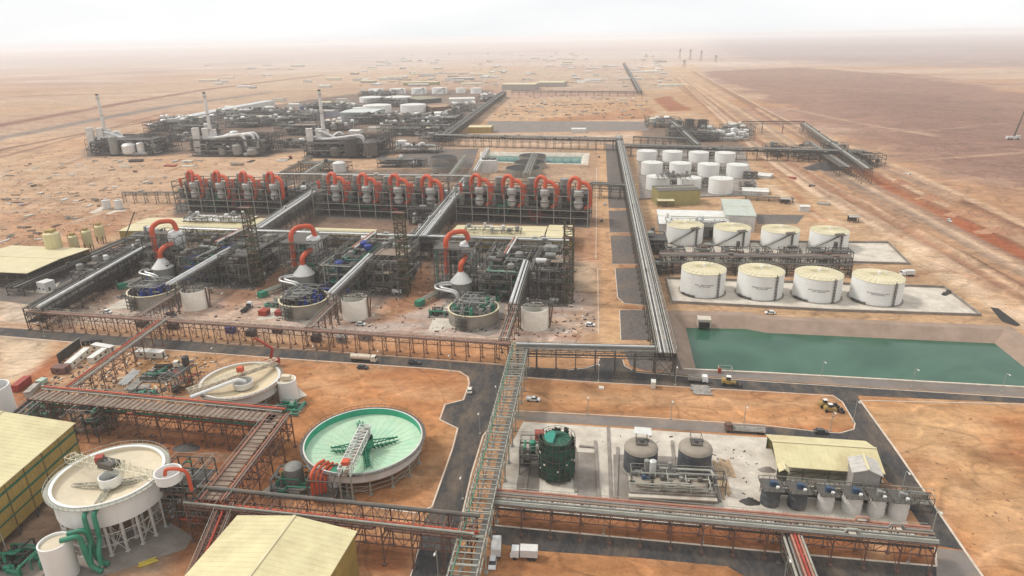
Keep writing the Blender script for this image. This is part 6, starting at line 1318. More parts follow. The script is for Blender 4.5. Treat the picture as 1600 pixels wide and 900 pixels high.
    m = MB(); m.lathe([(r3, 0), (r3, h3)], (0, 0, 0), 32)
    for k in range(1, 8): m.lathe([(r3, h3 * k / 8 - .08), (r3 + .12, h3 * k / 8), (r3, h3 * k / 8 + .08)], (0, 0, 0), 32)
    m.build('shell', greyp, T, True); m = MB(); m.lathe([(r3 + .4, h3 - .1), (r3 + .4, h3 + .1), (1.2, hc), (.01, hc)], (0, 0, 0), 32); [m.bar((r3 * math.cos(q), r3 * math.sin(q), h3 + .3), (1.2 * math.cos(q), 1.2 * math.sin(q), hc + .1), .2) for q in [i * math.pi / 6 for i in range(12)]]; m.build('cone_roof', whitec, T)
    e_ = hc
    # tower with orange pipes
    base = X(681, 458); tw = (P(741, 462) - P(681, 458)).length; td = 20
    zt = hgt(P(711, 460) + ay * 8, 384); T = process_unit(f'steel tower holding the tall orange duct, {who} process line', base, rz, tw, td, [zt * f for f in (.2, .4, .6, .8, 1.0)], 3, 3, 200 + li, frame=steel, vessels=5, pipes=26, pmats=(dsteel, greyp, steel, greenp), decks=.55, name='process_tower', cat='process tower', group='steel towers of the process lines', vr=(1.2, 2.2))
    m = MB(); m.lathe([(4.0, zt - 8), (4.5, zt - 7), (4.5, zt - 1), (3.6, zt + 1.4), (1.2, zt + 2.6), (.01, zt + 2.8)], (tw * .74, td * .45, 0), 24); m.build('domed_vessel', silver, T, True)
    m = MB(); m.tube(arc([(tw * .30, 2, zt * .45), (tw * .30, 2, zt + 5.0), (tw * .42, td * .25, zt + 7.8), (tw * .74, td * .45, zt + 7.8), (tw * .80, td * .45, zt + 1)], 4.5, 6), 1.35, 14); m.build('orange_duct', orange, T, True)
    loc_c3 = (c3 - base); cx_, cy_ = loc_c3.dot(ax), loc_c3.dot(ay)
    m = MB(); m.tube(arc([(tw * .76, td * .2, zt * .82), (cx_ + 1.5, cy_ + 2.5, zt * .80), (cx_, cy_, zt * .70), (cx_, cy_, hc)], 3, 5), 1.35, 14); m.build('orange_duct', orange, T, True)
    # bright curved ducts on the left
    q = X(692, 466); T = thing('curved_ducts', f'pair of silver ducts bent like a hairpin, {who} process line', 'ducts', q, rz, 'hairpin ducts of the process lines')
    for k in (0, 1): m = MB(); m.tube(arc([(8, 5 - k * 3.2, 7), (0 + k * 2, 5 - k * 3.2, 7), (-4 + k * 2.5, 0, 7), (-2 + k * 2.5, -5 + k * 2, 7), (9, -6.5 + k * 2.2, 6), (10, -6.5 + k * 2.2, 1)], 3, 5), .58, 12); m.build('duct', silver, T, True)
    m = MB(); [m.bar((x, y, 0), (x, y, 6.3), .3) for x, y in ((-2, 1), (-1, -4), (6, 4.5), (7, -6))]; m.build('support', steel, T)
    # main process frame
    base = X(749, 470); fw = (P(812, 474) - P(749, 470)).length
    process_unit(f'dark process frame full of pipes behind the round tank, {who} process line', base, rz, fw, 38, (5, 10, 15), 4, 4, 210 + li, frame=steel, vessels=24, pipes=150, pmats=(dsteel, greyp, greenp, steel, lsteel) if li == 2 else (dsteel, greyp, bluep, greenp, dsteel, lsteel), vmats=(greyp, dsteel, steel) if li == 2 else (greyp, dsteel, bluep, steel), decks=.35, cat='process frame', name='process_structure', group='dark process frames of the process lines', vr=(1.2, 2.6))
    base = X(828, 474); fw = (P(882, 476) - P(828, 474)).length
    process_unit(f'multi-storey steel frame beside the lattice mast, {who} process line', base, rz, fw, 36, (6, 12, 18), 4, 3, 220 + li, frame=steel, vessels=12, pipes=70, pmats=(dsteel, greyp, steel), decks=.3, cat='steel frame', name='steel_building_frame', group='multi-storey frames of the process lines', vr=(1.2, 2.4), th=.4)
    base = X(762, 436); fw = (P(872, 440) - P(762, 436)).length
    process_unit(f'roof trusses and pale pipes just before the cross rack, {who} process line', base, rz, fw, 26, (9, 14), 8, 3, 230 + li, frame=steel, vessels=12, pipes=80, pmats=(lsteel, steel, dsteel, greyp), decks=.3, cat='steel frame', name='truss_roof_frame', group='truss roofs of the process lines', vr=(1, 2.2), th=.36)
    # silver gallery over the frame and brown gallery to the road
    def rk(label, a, b, z, *aa, **kk):
        pa, pb = P(a[0], a[1], z) + D, P(b[0], b[1], z) + D; rack(label, proj(pa), proj(pb), z, *aa, **kk)
    rk(f'silver topped conveyor gallery leading down to the white open tank, {who} process line', (823, 410), (802, 476), 15, 4.5, 7, (0, -3), [(-1.2, 0, .7, silver), (.5, 0, .5, silver), (1.6, 0, .25, greyp)], steel, rail=False, slats=False)
    rk(f'narrow latticed gallery from the road rack to the round tank, {who} process line', (786, 532), (806, 474), 9, 3.6, 7, (0, -2.4), [(-1, 0, .25, lsteel), (0, 0, .2, pink), (1, 0, .2, greyp)], bsteel, th=.22)
    rk(f'pair of faded red pipes sloping under the cross rack, {who} process line', (806, 372), (790, 398), 17, 2.6, 12, (0,), [(-.8, 0, .5, pink), (.8, 0, .5, whitec)], bsteel, truss=False, rail=False, slats=False)
    # lattice mast
    c4 = X(880, 474); ht = hgt(P(880, 474), 345) if li == 2 else hgt(P(880, 474), 340)
    T = thing('lattice_mast', f'tall olive lattice mast with scaffold landings, {who} process line', 'lattice mast', c4, rz, 'tall lattice masts of the process lines')
    m = MB(); s_ = 4.4
    for x in (0, s_):
        for y in (0, s_): m.bar((x, y, 0), (x, y, ht), .45)
    z = 0; k = 0
    while z < ht - 2.4:
        for a, b in (((0, 0), (s_, 0)), ((s_, 0), (s_, s_)), ((s_, s_), (0, s_)), ((0, s_), (0, 0))):
            m.bar((*a, z), (*b, z), .28); a, b = (a, b) if k % 2 else (b, a); m.bar((*a, z), (*b, z + 2.4), .24)
        z += 2.4; k += 1
    m.build('mast', mat('olive_scaffold', (.075, .07, .035), .7, var=.3), T); m = MB()
    for z in np.arange(4, ht, 5): m.b2(-.8, -.8, z, s_ + .8, s_ * .5, z + .15)
    m.build('landing', bsteel, T)
    # small stuff in front: green conveyor, pads
    q = X(655, 478); T = thing('green_conveyor', f'low green framed conveyor lying beside the dirt lane, {who} process line', 'conveyor', q, rz + 1.2, 'green conveyors of the process lines'); m = MB(); m.b2(-1.6, -1.6, .2, 3, 1.6, 3); m.build('drive_box', greenp, T); m = MB(); lattice(m, (2, 0, 2.8), (24, 0, 2.8), 3, 1.6, 9, .2); m.tube([(2, .7, 3), (24, .7, 3)], .3, 6); m.tube([(2, -.7, 3), (24, -.7, 3)], .3, 6); m.build('frame', lsteel, T)
    pad = [X(x, y) for x, y in ((678, 466), (742, 468), (812, 478), (888, 480), (884, 388), (700, 384))]; sheet('frame_shade_sheet', pad, .045, MATS['dark_gravel_and_shade'])  # dark sheet added as painted shade below the frames
    pad = [X(x, y) for x, y in ((672, 506), (700, 468), (790, 474), (780, 520), (760, 526))]; sheet('process_slab', pad, .05, concd)
    pad = [X(x, y) for x, y in ((676, 500), (700, 476), (706, 500), (716, 512), (668, 518))]; sheet('process_slab', pad, .07, conc)
    pump_skid(f'cluster of pumps and pipes left of the round tank, {who} process line', 0, 0, 12, 8, 300 + li, (greenp, dsteel, greyp), 7, hh=3, rz=rz, group='pump clusters of the process lines').location = X(690, 492)
    pump_skid(f'{("blue", "blue", "grey")[li]} equipment heaped between tower and frame, {who} process line', 0, 0, 14, 12, 310 + li, (gm, gm, dsteel), 10, hh=5, rz=rz, group='equipment between tower and frame').location = X(765, 466)
# extra frames between the lines
for i, (x, y, l, nm) in enumerate(((118, 455, 'dark pipework under the leftmost silver duct, near end', 0), (150, 438, 'dark pipework under the leftmost silver duct, middle', 0), (185, 418, 'dark pipework under the leftmost silver duct, far end', 0), (225, 440, 'dark steelwork left of the first orange pipe tower', 0), (455, 400, 'steelwork behind the middle orange pipe tower', 0), (640, 392, 'steelwork between middle line and right orange tower', 0))):
    process_unit(l, P(x, y), YA - math.pi / 2, 16, 16, (3.5, 7, 10), 3, 3, 400 + i, frame=dsteel, vessels=9, pipes=50, pmats=(dsteel, steel, greyp, lsteel), decks=.35, cat='pipework frame', name='pipework_frame', vr=(.8, 1.8), th=.28)
# between racks behind the halls
for i, (x, y, lx, ly) in enumerate(((425, 330, 26, 40), (455, 318, 20, 40), (690, 330, 16, 44), (640, 352, 30, 10), (200, 400, 14, 22))):
    process_unit(('dark service block between the left and middle evaporators, near part', 'dark service block between the left and middle evaporators, far part', 'dark service block between the middle and right evaporators', 'dark service block in front of the middle evaporators', 'dark service block left of the first orange pipe tower')[i], P(x, y), YA - math.pi / 2, lx, ly, (5, 11), 3, 4, 420 + i, frame=dsteel, vessels=9, pipes=60, pmats=(dsteel, steel, greyp), decks=.5, cat='service block', name='service_block', vr=(1, 2.2))
# things under the thin rack by the road
for i, (x, y, mm, l) in enumerate(((215, 512, dsteel, 'dark panel container under the thin rack, at left'), (262, 515, dsteel, 'dark blue box under the thin rack beside the diagonal rack'), (352, 521, bluep, 'blue machine box under the thin rack'), (384, 526, dsteel, 'dark container under the thin rack, right of the blue box'), (425, 521, dsteel, 'small dark box under the thin rack behind the red crane'), (486, 535, dsteel, 'dark round drum under the thin rack'), (526, 536, greyp, 'grey machine under the thin rack behind the tanker truck'), (563, 533, greyp, 'small grey machine right of the grey one under the thin rack'))):
    container(l, x, y, (x + 13, y + .8), mm, w=3, h=2.6, name='equipment_box', cat='equipment box', nwin=1)
container('red skip standing on the slab left of the middle round tank', 404, 494, (416, 495), redp, w=4, h=2.5, name='skip', cat='skip', nwin=0)
container('second darker red skip beside the first', 429, 494, (440, 494.5), cont, w=4, h=2, name='skip', cat='skip', nwin=0)
truck('dark truck loaded with pipes on the slab between left and middle lines', 386, 484, (398, 475), 'flat', bodym=dsteel, length=9)
# yellow silos on the left
for i, (x, yb, yt_, w_) in enumerate(((91, 413, 367, 26), (120, 398, 371, 14), (141, 393, 363, 14), (160, 381, 355, 14))):
    c, r, h = place_tank(x, yb, w_, yt_); T = thing('silo', ('widest and tallest yellow silo next to the cream shed', 'second yellow silo, counted from the cream shed', 'third yellow silo, counted from the cream shed', 'last yellow silo, farthest from the cream shed')[i], 'silo', (c.x, c.y, 0), .2, 'yellow silos')
    m = MB(); m.lathe([(r * .4, 1.5), (r, 5), (r, h), (r * .5, h + 1), (.01, h + 1)], (0, 0, 0), 20)
    for k in range(10): a_ = k * .628; m.bar((r * math.cos(a_), r * math.sin(a_), 5), (r * math.cos(a_), r * math.sin(a_), h), .25)
    m.build('shell', roofy, T, True); m = MB(); [m.bar((r * .9 * math.cos(q), r * .9 * math.sin(q), 0), (r * .9 * math.cos(q), r * .9 * math.sin(q), 6), .4) for q in (0.7, 2.3, 3.9, 5.5)]; m.build('leg', steel, T)
    m = MB(); m.box((0, 0, h + 1.5), (r, r, 1.6)); m.bar((-r - .4, 0, 1), (-r - .4, 0, h + 1), .5); m.build('top_housing', wally, T)
z_ = 9; a0 = P(-90, 421, z_); a1 = P(42, 427, z_); a2 = P(82, 391, z_); dv = (a2 - a1); dv.z = 0; a0.z = a1.z = 0
shed('big cream roofed open shed at the left edge behind the silos', a0, a1, dv.length, z_, .8, creamr, wally, name='open_shed', cat='shed', open_front=True, ridge=.5)
container('small white kiosk building beside the leftmost silver duct', 60, 455, (72, 457), whitec, w=6, h=5, name='kiosk', cat='kiosk', nwin=2); sheet('kiosk_slab', [P(x, y) for x, y in ((36, 456), (60, 452), (95, 440), (80, 458))], .06, conc)
for i, (x, l) in enumerate(((168, 'white squat tank on a slab in the lay-down yard, left of the pair'), (187, 'white squat tank on a slab in the lay-down yard, right of the pair'))): storage_tank(l, x, 328, 13, 314, 'pair of squat tanks', whitec, whitec, None, .05, ribs=False, toprail=False)
sheet('yard_slab', [P(x, y) for x, y in ((138, 333), (158, 323), (200, 327), (183, 335))], .05, conc)
# lamps and leaning pole
T = thing('crane', 'thin dark crane jib leaning over the cream hall at left', 'crane', P(195, 380), 0); m = MB(); q = P(211, 336, 20) - P(195, 380); m.bar((0, 0, 2), (q.x, q.y, 22), .5); m.build('boom', dsteel, T); m = MB(); m.b2(-3, -1.5, 0, 2, 1.5, 2.6); m.build('body', dsteel, T)
# ================================================================ sulphuric acid plants with white stacks
stk = [(172, 240, 150), (335, 241, 147), (510, 243, 143)]
for i, (x, yb, yt_) in enumerate(stk):
    who = ('leftmost', 'middle', 'rightmost')[i]; b = P(x, yb); h = hgt(b, yt_ - 3); rz = YA - math.pi / 2
    T = thing('chimney_stack', f'{who} tall slim white chimney with a dark tip', 'chimney', b, rz, 'slim white chimneys at the rear'); m = MB(); m.lathe([(3.0, 0), (2.8, h * .2), (1.9, h * .5), (1.6, h - 1)], (0, 0, 0), 16); m.build('shaft', whitec, T, True); m = MB(); m.lathe([(1.7, h - 1.5), (1.7, h), (1.2, h), (1.2, h - 1)], (0, 0, 0), 14); m.build('tip', dsteel, T)
    m = MB()
    for z in (h * .4, h * .65, h * .93): m.lathe([(1.6, z), (2.9, z), (2.9, z + .2), (1.6, z + .2)], (0, 0, 0), 12)
    m.build('gallery', steel, T)
    T = thing('acid_plant', f'acid plant with bent silver ducts at the foot of the {who} chimney', 'acid plant', b, rz, 'acid plants below the white chimneys'); r = R(500 + i)
    for k, (tx, ty, tw_, th_) in enumerate(((-14, -8, 7, 27), (-5, -2, 7, 26), (2, 2, 6, 24))): m = MB(); m.box((tx, ty, th_ / 2 + 5), (tw_, tw_, th_), .3); m.box((tx, ty, 5), (tw_ * .6, tw_ * .6, 10), .3); m.build('tower', whitec, T)
    m = MB(); steel_frame(m, 30, 16, (6, 12, 18), 5, 2, .4); o = m.build('steel_frame', dsteel, T); o.location = (-22, -10, 0)
    for k in range(7):
        p0 = (r.uniform(-12, 0), r.uniform(-8, 4), r.uniform(16, 30)); p1 = (r.uniform(18, 56), r.uniform(-14, 8), r.uniform(8, 24))
        m = MB(); m.tube(arc([p0, (p0[0] + 4, p0[1], p0[2]), (p1[0] - 4, p1[1], p1[2] + r.uniform(0, 5)), p1, (p1[0], p1[1], 2)], 3, 4), r.uniform(1, 1.9), 10); m.build('duct', silver if k % 3 else whitec, T, True)
    for k in range(9):
        m = MB(); rad = r.uniform(4, 8.5); x_, y_ = 20 + k % 3 * 18 + r.uniform(-3, 3), -14 + k // 3 * 15 + r.uniform(-3, 3); vessel(m, x_, y_, 1, rad, r.uniform(9, 25), 18); m.build('vessel', (silver, greyp, greyp, steel, dsteel, greyp)[r.randint(0, 5)] if i < 2 else (dsteel, steel, steel, greyp)[r.randint(0, 3)], T, True)
    for k in range(4): m = MB(); m.tube([(20 + r.uniform(0, 40), -20 + k * 9, 3), (34 + r.uniform(0, 30), -20 + k * 9, 3)], 2.2, 12); m.build('drum', greyp, T, True)
    for mm in (dsteel, steel, greyp, dsteel): m = MB(); pipework(m, r, 92, 52, 1, 20, 55, (.35, 1.0)); o = m.build('pipework', mm, T, True); o.location = (-22, -18, 0)
    m = MB(); steel_frame(m, 40, 20, (6, 12, 18, 22), 6, 3, .45); o = m.build('steel_frame', dsteel, T); o.location = (38, 8, 0)
    sheet('plant_slab', [b + Vector((x_, y_, 0)) for x_, y_ in ((-24, -20), (74, -20), (74, 34), (-24, 34))], .05, gravel)
# ---- background process blocks, tanks and sheds
rr = R(77); n = 0
nm_ = iter(('dark plant block behind the leftmost chimney', 'dark plant block between the first two chimneys', 'dark plant block behind the middle chimney', 'dark plant block left of the rightmost chimney', 'dark plant block right of the rightmost chimney', 'dark plant block before the blue tank', 'dark plant block in front of the tall grey hall', 'dark plant block between the grey hall and diagonal rack', 'dark plant block beneath the far row of white tanks', 'dark plant block beside the cream tank at the diagonal rack', 'low plant block in front of the leftmost acid plant', 'low plant block before the middle acid plant', 'low plant block right of the rightmost acid plant', 'low plant block behind the rear cross rack at left', 'low plant block behind the rear cross rack at centre', 'plant block between acid plant and heavy dark rack', 'long plant block far behind the middle chimney', 'long plant block left of the far white tanks', 'plant block at the very left end of the far site', 'plant block below the diagonal rear rack'))
for (x, y, lx, ly) in ((225, 206, 60, 40), (270, 213, 60, 40), (345, 200, 70, 50), (430, 212, 60, 40), (590, 213, 60, 40), (440, 190, 60, 40), (540, 195, 80, 30), (640, 200, 70, 50), (570, 168, 80, 40), (690, 190, 30, 60), (262, 222, 30, 20), (428, 232, 50, 20), (620, 240, 50, 20), (470, 268, 50, 14), (590, 262, 50, 12), (655, 222, 40, 26), (370, 188, 80, 60), (470, 178, 80, 50), (150, 232, 20, 24), (660, 212, 40, 40)):
    n += 1; process_unit(next(nm_), P(x, y), YA - math.pi / 2, lx, ly, (5, 10, 14) if n < 11 or n > 16 else (4, 8), max(2, lx // 12), max(1, ly // 14), 600 + n, frame=dsteel, vessels=int(lx * ly / 150), pipes=int(lx * ly / 32), vmats=(whitec, greyp, steel, dsteel, silver), pmats=(dsteel, steel, greyp, silver), decks=.4, cat='plant block', name='plant_block', vr=(1.5, 4.5), th=.45)
far = [(588, 149, 24, 140), (622, 148, 25, 139.5), (655, 148, 24, 138.5), (687, 147.5, 24, 138), (720, 146, 15, 138), (744, 147, 17, 138)]
for i, (x, yb, w_, yt_) in enumerate(far): storage_tank(f"far white tank with a slanting stair, {('first', 'second', 'third', 'fourth', 'fifth', 'sixth')[i]} from the left in the back line", x, yb, w_, yt_, 'far line of white tanks', white, whiter, 'diag' if i < 4 else None, .05, ribs=False, toprail=False)
for i, (x, yb, w_, yt_, l) in enumerate(((580, 161, 36, 153, 'wide white tank before the far line, left one'), (622, 162, 44, 153, 'wide white tank before the far line, right one'), (590, 178, 44, 166, 'wide white tank partly behind the tall grey hall'), (646, 177, 40, 165, 'broad white tank standing alone right of the grey hall'), (685, 190, 28, 177, 'white tank with a flat top near the diagonal rack'), (547, 170, 18, 162, 'small white block tank left of the grey hall'), (477, 173, 16, 167, 'small blue topped tank far left of the grey hall'), (422, 178, 16, 167, 'small square white tank far behind the middle chimney'), (628, 234, 17, 221, 'grey tank with a dusty top beside the rightmost acid plant'), (562, 178, 20, 169, 'white tank just left of the grey hall'))):
    storage_tank(l, x, yb, w_, yt_, None, bluep if 'blue' in l else white, bluep if 'blue' in l else whiter, None, .08, ribs=False, toprail=False)
def bshed(l, x0, y0, x1, y1, dpt, yt_, roof=whiter, wall=whitec, **k):
    A_, B_ = P(x0, y0), P(x1, y1); return shed(l, A_, B_, dpt, hgt(A_, yt_), k.pop('rise', 1), roof, wall, name='far_building', cat='building', ribs=False, over=.5, **k)
bshed('tall pale grey hall between the far white tanks and the acid plants', 532, 191, 584, 191, 60, 176, mat('pale_grey_roof', (.50, .53, .50)), mat('pale_grey_wall', (.36, .40, .38)))
bshed('lilac grey long building left of the tall grey hall', 478, 184, 520, 184, 30, 174, greyw, mat('lilac_wall', (.32, .31, .36)))
bshed('small yellow roofed building just behind the heavy dark rack', 732, 208, 767, 208, 24, 199, roofy, wally)
bshed('far wide cream building at the top of the sand plot', 784, 141, 836, 141, 60, 132, creamr, greyw)
bshed('far lower cream building right of the wide cream one', 838, 136, 880, 136, 60, 129, creamr, greyw)
bshed('far long cream shed behind the line of white tanks', 630, 134, 685, 133, 40, 129, creamr, olive)
bshed('brown roofed building beside the far diagonal rack', 675, 176, 705, 174, 40, 168, mat('brown_roof', (.34, .21, .12)), bsteel)
bshed('green-grey sloping roof behind the wide white tanks', 655, 163, 690, 160, 80, 156, mat('green_grey_roof', (.24, .22, .15)), dsteel)
bshed('white low building near the far end of the diagonal rack', 702, 161, 742, 160, 40, 155)
bshed('long pale industrial hall with a bright roof far left of the chimneys', 262, 197, 282, 197, 330, 186, mat('pale_hall_roof', (.48, .48, .47)), whitec)
bshed('low white building between the first two chimneys at the rear', 300, 203, 325, 202, 30, 199)
bshed('low cream building before the far white tanks at left', 400, 190, 425, 189, 30, 183, creamr, olive)
bshed('white flat building below the rear diagonal rack', 612, 207, 636, 207, 20, 201)
bshed('white low trailer building on the grey strip at the rear', 893, 208, 915, 208, 12, 202)
for i, (x, y, w_, yt_, l) in enumerate(((640, 262, 38, 254, 'round dark basin with a pale rim, left one of the pair behind the evaporators'), (693, 258, 42, 248, 'round dark basin with a pale rim, farthest of the group'), (694, 270, 40, 262, 'round dark basin with a pale rim behind the middle evaporators'), (832, 252, 42, 246, 'round dark tank overlapping the rear pond'), (828, 266, 50, 257, 'round dark tank with a gantry across, just before the rear pond'), (818, 278, 56, 267, 'round grey tank hidden behind the right evaporators'))):
    open_tank(l, x, yt_, w_, y, conct if i > 3 else concd, 'clarifier_basin', cat='round basin', inner=drk, floor=.9)
rack('broad lattice gantry crossing the dark round tanks towards the rear pond', (822, 272), (835, 240), 11, 6, 8, (0, -2), [(-1, 0, .5, greyp), (1, 0, .5, greyp)], lsteel, (2, grating), slats=True, rail=False)
rack('long pale pipe conveyor running left of the rear pond', (742, 268), (762, 232), 10, 5, 8, (0, -2), [(-1, 0, .6, silver), (1, 0, .6, silver)], lsteel, slats=False, rail=False)
rack('pale pipe conveyor between the round dark basins', (700, 278), (727, 243), 8, 4, 8, (0, -2), [(-.7, 0, .5, lsteel), (.8, 0, .5, greyp)], lsteel, slats=False, rail=False)
rack('grey conveyor left of the basins going to the middle evaporators', (475, 272), (508, 252), 8, 6, 8, (0, -2), [(-1, 0, .7, lsteel), (1, 0, .5, greyp)], lsteel, slats=False, rail=False)
rack('brown conveyor left of the grey one behind the left evaporators', (440, 270), (484, 246), 8, 5, 8, (0, -2), [(-1, 0, .6, grating), (1, 0, .5, steel)], steel, slats=False, rail=False)
T = thing('white_screen_house', 'white square building with a dark top left of the dark round tanks', 'building', P(750, 270), YA - math.pi / 2); m = MB(); m.b2(0, 0, 0, 16, 14, 12); m.build('wall', whitec, T); m = MB(); m.cyl((5, 8, 12.01), 4, 1.2, 14); m.cyl((12, 8, 12.01), 4, 1.2, 14); m.build('fan_ring', dsteel, T)
storage_tank('white domed vessel behind the middle evaporator building', 531, 270, 20, 256, None, whitec, whitec, None, .3, ribs=False, toprail=False)
# grey cooling towers at the rear right
for i, (x, y, w_, yt_, l) in enumerate(((1058, 205, 17, 190, 'grey round cooler, leftmost of the rear right group'), (1077, 202, 17, 187, 'grey round cooler, second of the rear right group'), (1097, 202, 17, 188, 'grey round cooler, third of the rear right group'), (1072, 216, 18, 202, 'grey round cooler in the lower row, near the slanting rack'), (1092, 216, 18, 202, 'grey round cooler in the lower row, right of the slanting rack'), (1106, 212, 18, 200, 'grey round cooler in the lower row, farthest right'))):
    c, r, h = place_tank(x, y, w_, yt_); T = thing('cooling_tower', l, 'cooling tower', (c.x, c.y, 0), 0, 'grey coolers at the rear right'); m = MB(); m.lathe([(r, 0), (r * .85, h * .5), (r * .95, h), (r * .8, h), (r * .75, h * .6), (.01, h * .6)], (0, 0, 0), 20); m.build('shell', steel, T, True)
    m = MB(); steel_frame(m, 2 * r, 2 * r, (h * .5, h * .95), 2, 2, .4); o = m.build('frame', dsteel, T); o.location = (-r, -r, 0)
process_unit('white and grey machine park right of the grey coolers', P(1112, 222), YA - math.pi / 2, 50, 60, (4, 8), 4, 4, 700, frame=steel, vessels=26, pipes=40, vmats=(white, whitec, silver), pmats=(greyp, silver, steel), decks=.2, cat='plant block', name='plant_block', vr=(2, 4.5))
process_unit('dark pipework below the grey coolers', P(1045, 222), YA - math.pi / 2, 60, 40, (4, 8, 12), 5, 3, 701, frame=dsteel, vessels=18, pipes=60, vmats=(steel, greyp), pmats=(dsteel, greyp, steel), decks=.4, cat='plant block', name='plant_block', vr=(1.5, 3.5))
for i, (x, y, l) in enumerate(((1197, 246, 'dark frame under the rear rack, first one right of the white tanks'), (1240, 250, 'dark frame standing under the rear rack above the sand'), (1320, 258, 'dark tangled frame at the crossing of the two right racks'), (1290, 244, 'dark frame under the rear rack before the crossing'), (1345, 262, 'dark frame at the outermost end of the rear rack'))):
    process_unit(l, P(x, y), YA - math.pi / 2, 22, 20, (4, 8, 12), 3, 2, 710 + i, frame=dsteel, vessels=5, pipes=26, vmats=(steel, greyp), pmats=(dsteel, greyp, steel), decks=.3, cat='steel frame', name='valve_frame', vr=(1, 2.2), th=.35)
heap('dark green heap of scrap on the sand below the right rack crossing', 1283, 264, 22, 6, dsteel, 'scrap_heap', 'scrap heap', 20)
for i, (x, y, r_, l) in enumerate(((1405, 287, 10, 'first reddish earth heap along the red strip'), (1455, 311, 13, 'second reddish earth heap along the red strip'), (1505, 337, 14, 'third reddish earth heap along the red strip'), (1560, 364, 14, 'fourth reddish earth heap along the red strip'))):
    heap(l, x, y, r_, 4, mat('red_earth', (.36, .19, .11), .95, var=.3), 'earth_heap', 'earth heap', 30 + i)
for i, (x, y, x2, y2, l) in enumerate(((1275, 320, 1298, 322, 'grey pallet pile on the sand right of the shelters'), (1230, 280, 1245, 281, 'red steel parts lying on the sand near the racks'), (1262, 292, 1272, 293, 'small dark pile beside the red steel parts'), (1470, 461, 1478, 463, 'small pile on the empty end of the large slab'))):
    stack(l, x, y, (x2, y2), 7, 1.5, 5, (mixm, cont, dsteel, dsteel)[i], 'parts_pile', 'pile of parts', seed=i, rnd=False)
# drill rig far right
T = thing('drill_rig', 'white rig with a tall thin mast alone in the desert, far right', 'rig', P(1583, 218), 0); m = MB(); m.b2(-8, -2, 1, 4, 2, 4); m.box((5, 0, 3), (4, 3, 4)); m.build('body', whitec, T); wheelparts(T, (-6, -3, 4), 2, 1, .8); m = MB()
for s in (-.5, .5): m.bar((s, -.5, 3), (s + 5, 0, 34), .35); m.bar((s, .5, 3), (s + 5, 0, 34), .35)
for k in range(10): m.bar((-.5 + k * .5, 0, 3 + k * 3), (.5 + (k + 1) * .5, 0, 6 + k * 3), .25)
m.build('mast', steel, T)
# power pylons
for i, (x, y, yt_) in enumerate(((1062, 92, 76), (1078, 94, 77), (1095, 96, 79), (1118, 98, 86), (1069, 104, 94))):
    p = P(x, y); h = hgt(p, yt_); T = thing('pylon', f"distant lattice pylon, {('leftmost', 'second', 'third', 'rightmost', 'nearest')[i]} beside the desert tracks", 'pylon', p, .3, 'distant pylons'); m = MB()
    for a, b in ((-1, -1), (1, -1), (1, 1), (-1, 1)): m.bar((a * 5, b * 5, 0), (a * .8, b * .8, h), .9)
    m.build('mast', steel, T); m = MB(); [m.bar((-9, 0, h * f), (9, 0, h * f), .8) for f in (.75, .86, .96)]; m.build('crossarm', steel, T)
# ---- lay-down yards
lab = ('low stack of material in the lay-down yard left of the evaporators', 'low stack of material on the sand plot behind the grey strip', 'low stack of material in the far construction yards', 'low stack of material in the yard before the acid plants')
rr = R(5); cnt = 0
def scatter(n, poly, labi, grp, s0, s1, mats):
    xs_ = [p[0] for p in poly]; ys_ = [p[1] for p in poly]; k = 0
    while k < n:
        x, y = rr.uniform(min(xs_), max(xs_)), rr.uniform(min(ys_), max(ys_)); ins = False
        for (x0, y0), (x1, y1) in zip(poly, poly[1:] + poly[:1]):
            if (y0 > y) != (y1 > y) and x < (x1 - x0) * (y - y0) / (y1 - y0) + x0: ins = not ins
        if not ins: continue
        k += 1; L_ = rr.uniform(s0, s1); W_ = rr.uniform(.2, .5) * L_; hh = rr.uniform(.6, 2.2); m = MB(); q = rr.randint(2, 4); ty = rr.random()
        for j in range(q):
            yy = -W_ / 2 + W_ * (j + .5) / q
            if ty < .45: m.tube([(-L_ / 2 + rr.uniform(0, 1), yy, W_ / q * .4), (L_ / 2 - rr.uniform(0, 1), yy, W_ / q * .4)], W_ / q * .4, 6)
            else: m.box((rr.uniform(-1, 1), yy, hh * .5), (L_ * rr.uniform(.5, 1), W_ / q * .8, hh * rr.uniform(.5, 1)), rr.uniform(-.1, .1))
        o = m.build('material_stack', rr.choice(mats), None); o.location = P(x, y); o.rotation_euler = (0, 0, YA - math.pi / 2 + (rr.choice((0, math.pi / 2)) + rr.uniform(-.15, .15))); tag(o, lab[labi], 'material stack', grp)
scatter(110, [(0, 270), (60, 250), (170, 240), (330, 250), (330, 262), (275, 300), (180, 310), (80, 375), (0, 395)], 0, 'stacks left of the evaporators', 3, 9, (mixm, whitec, cabin, bsteel, timber, grating, grating))
scatter(40, [(775, 165), (990, 148), (1005, 165), (850, 178), (785, 180)], 1, 'stacks on the rear sand plot', 6, 20, (mixm, cabin, grating, timber))
scatter(110, [(600, 128), (700, 105), (1000, 102), (1045, 128), (1000, 138), (760, 135)], 2, 'stacks in the far yards', 14, 45, (mixm, whitec, cabin, grating, timber))
scatter(22, [(150, 250), (400, 248), (480, 244), (470, 262), (330, 262), (180, 262)], 3, 'stacks before the acid plants', 6, 16, (mixm, whitec, cabin, dsteel, redp, grating))

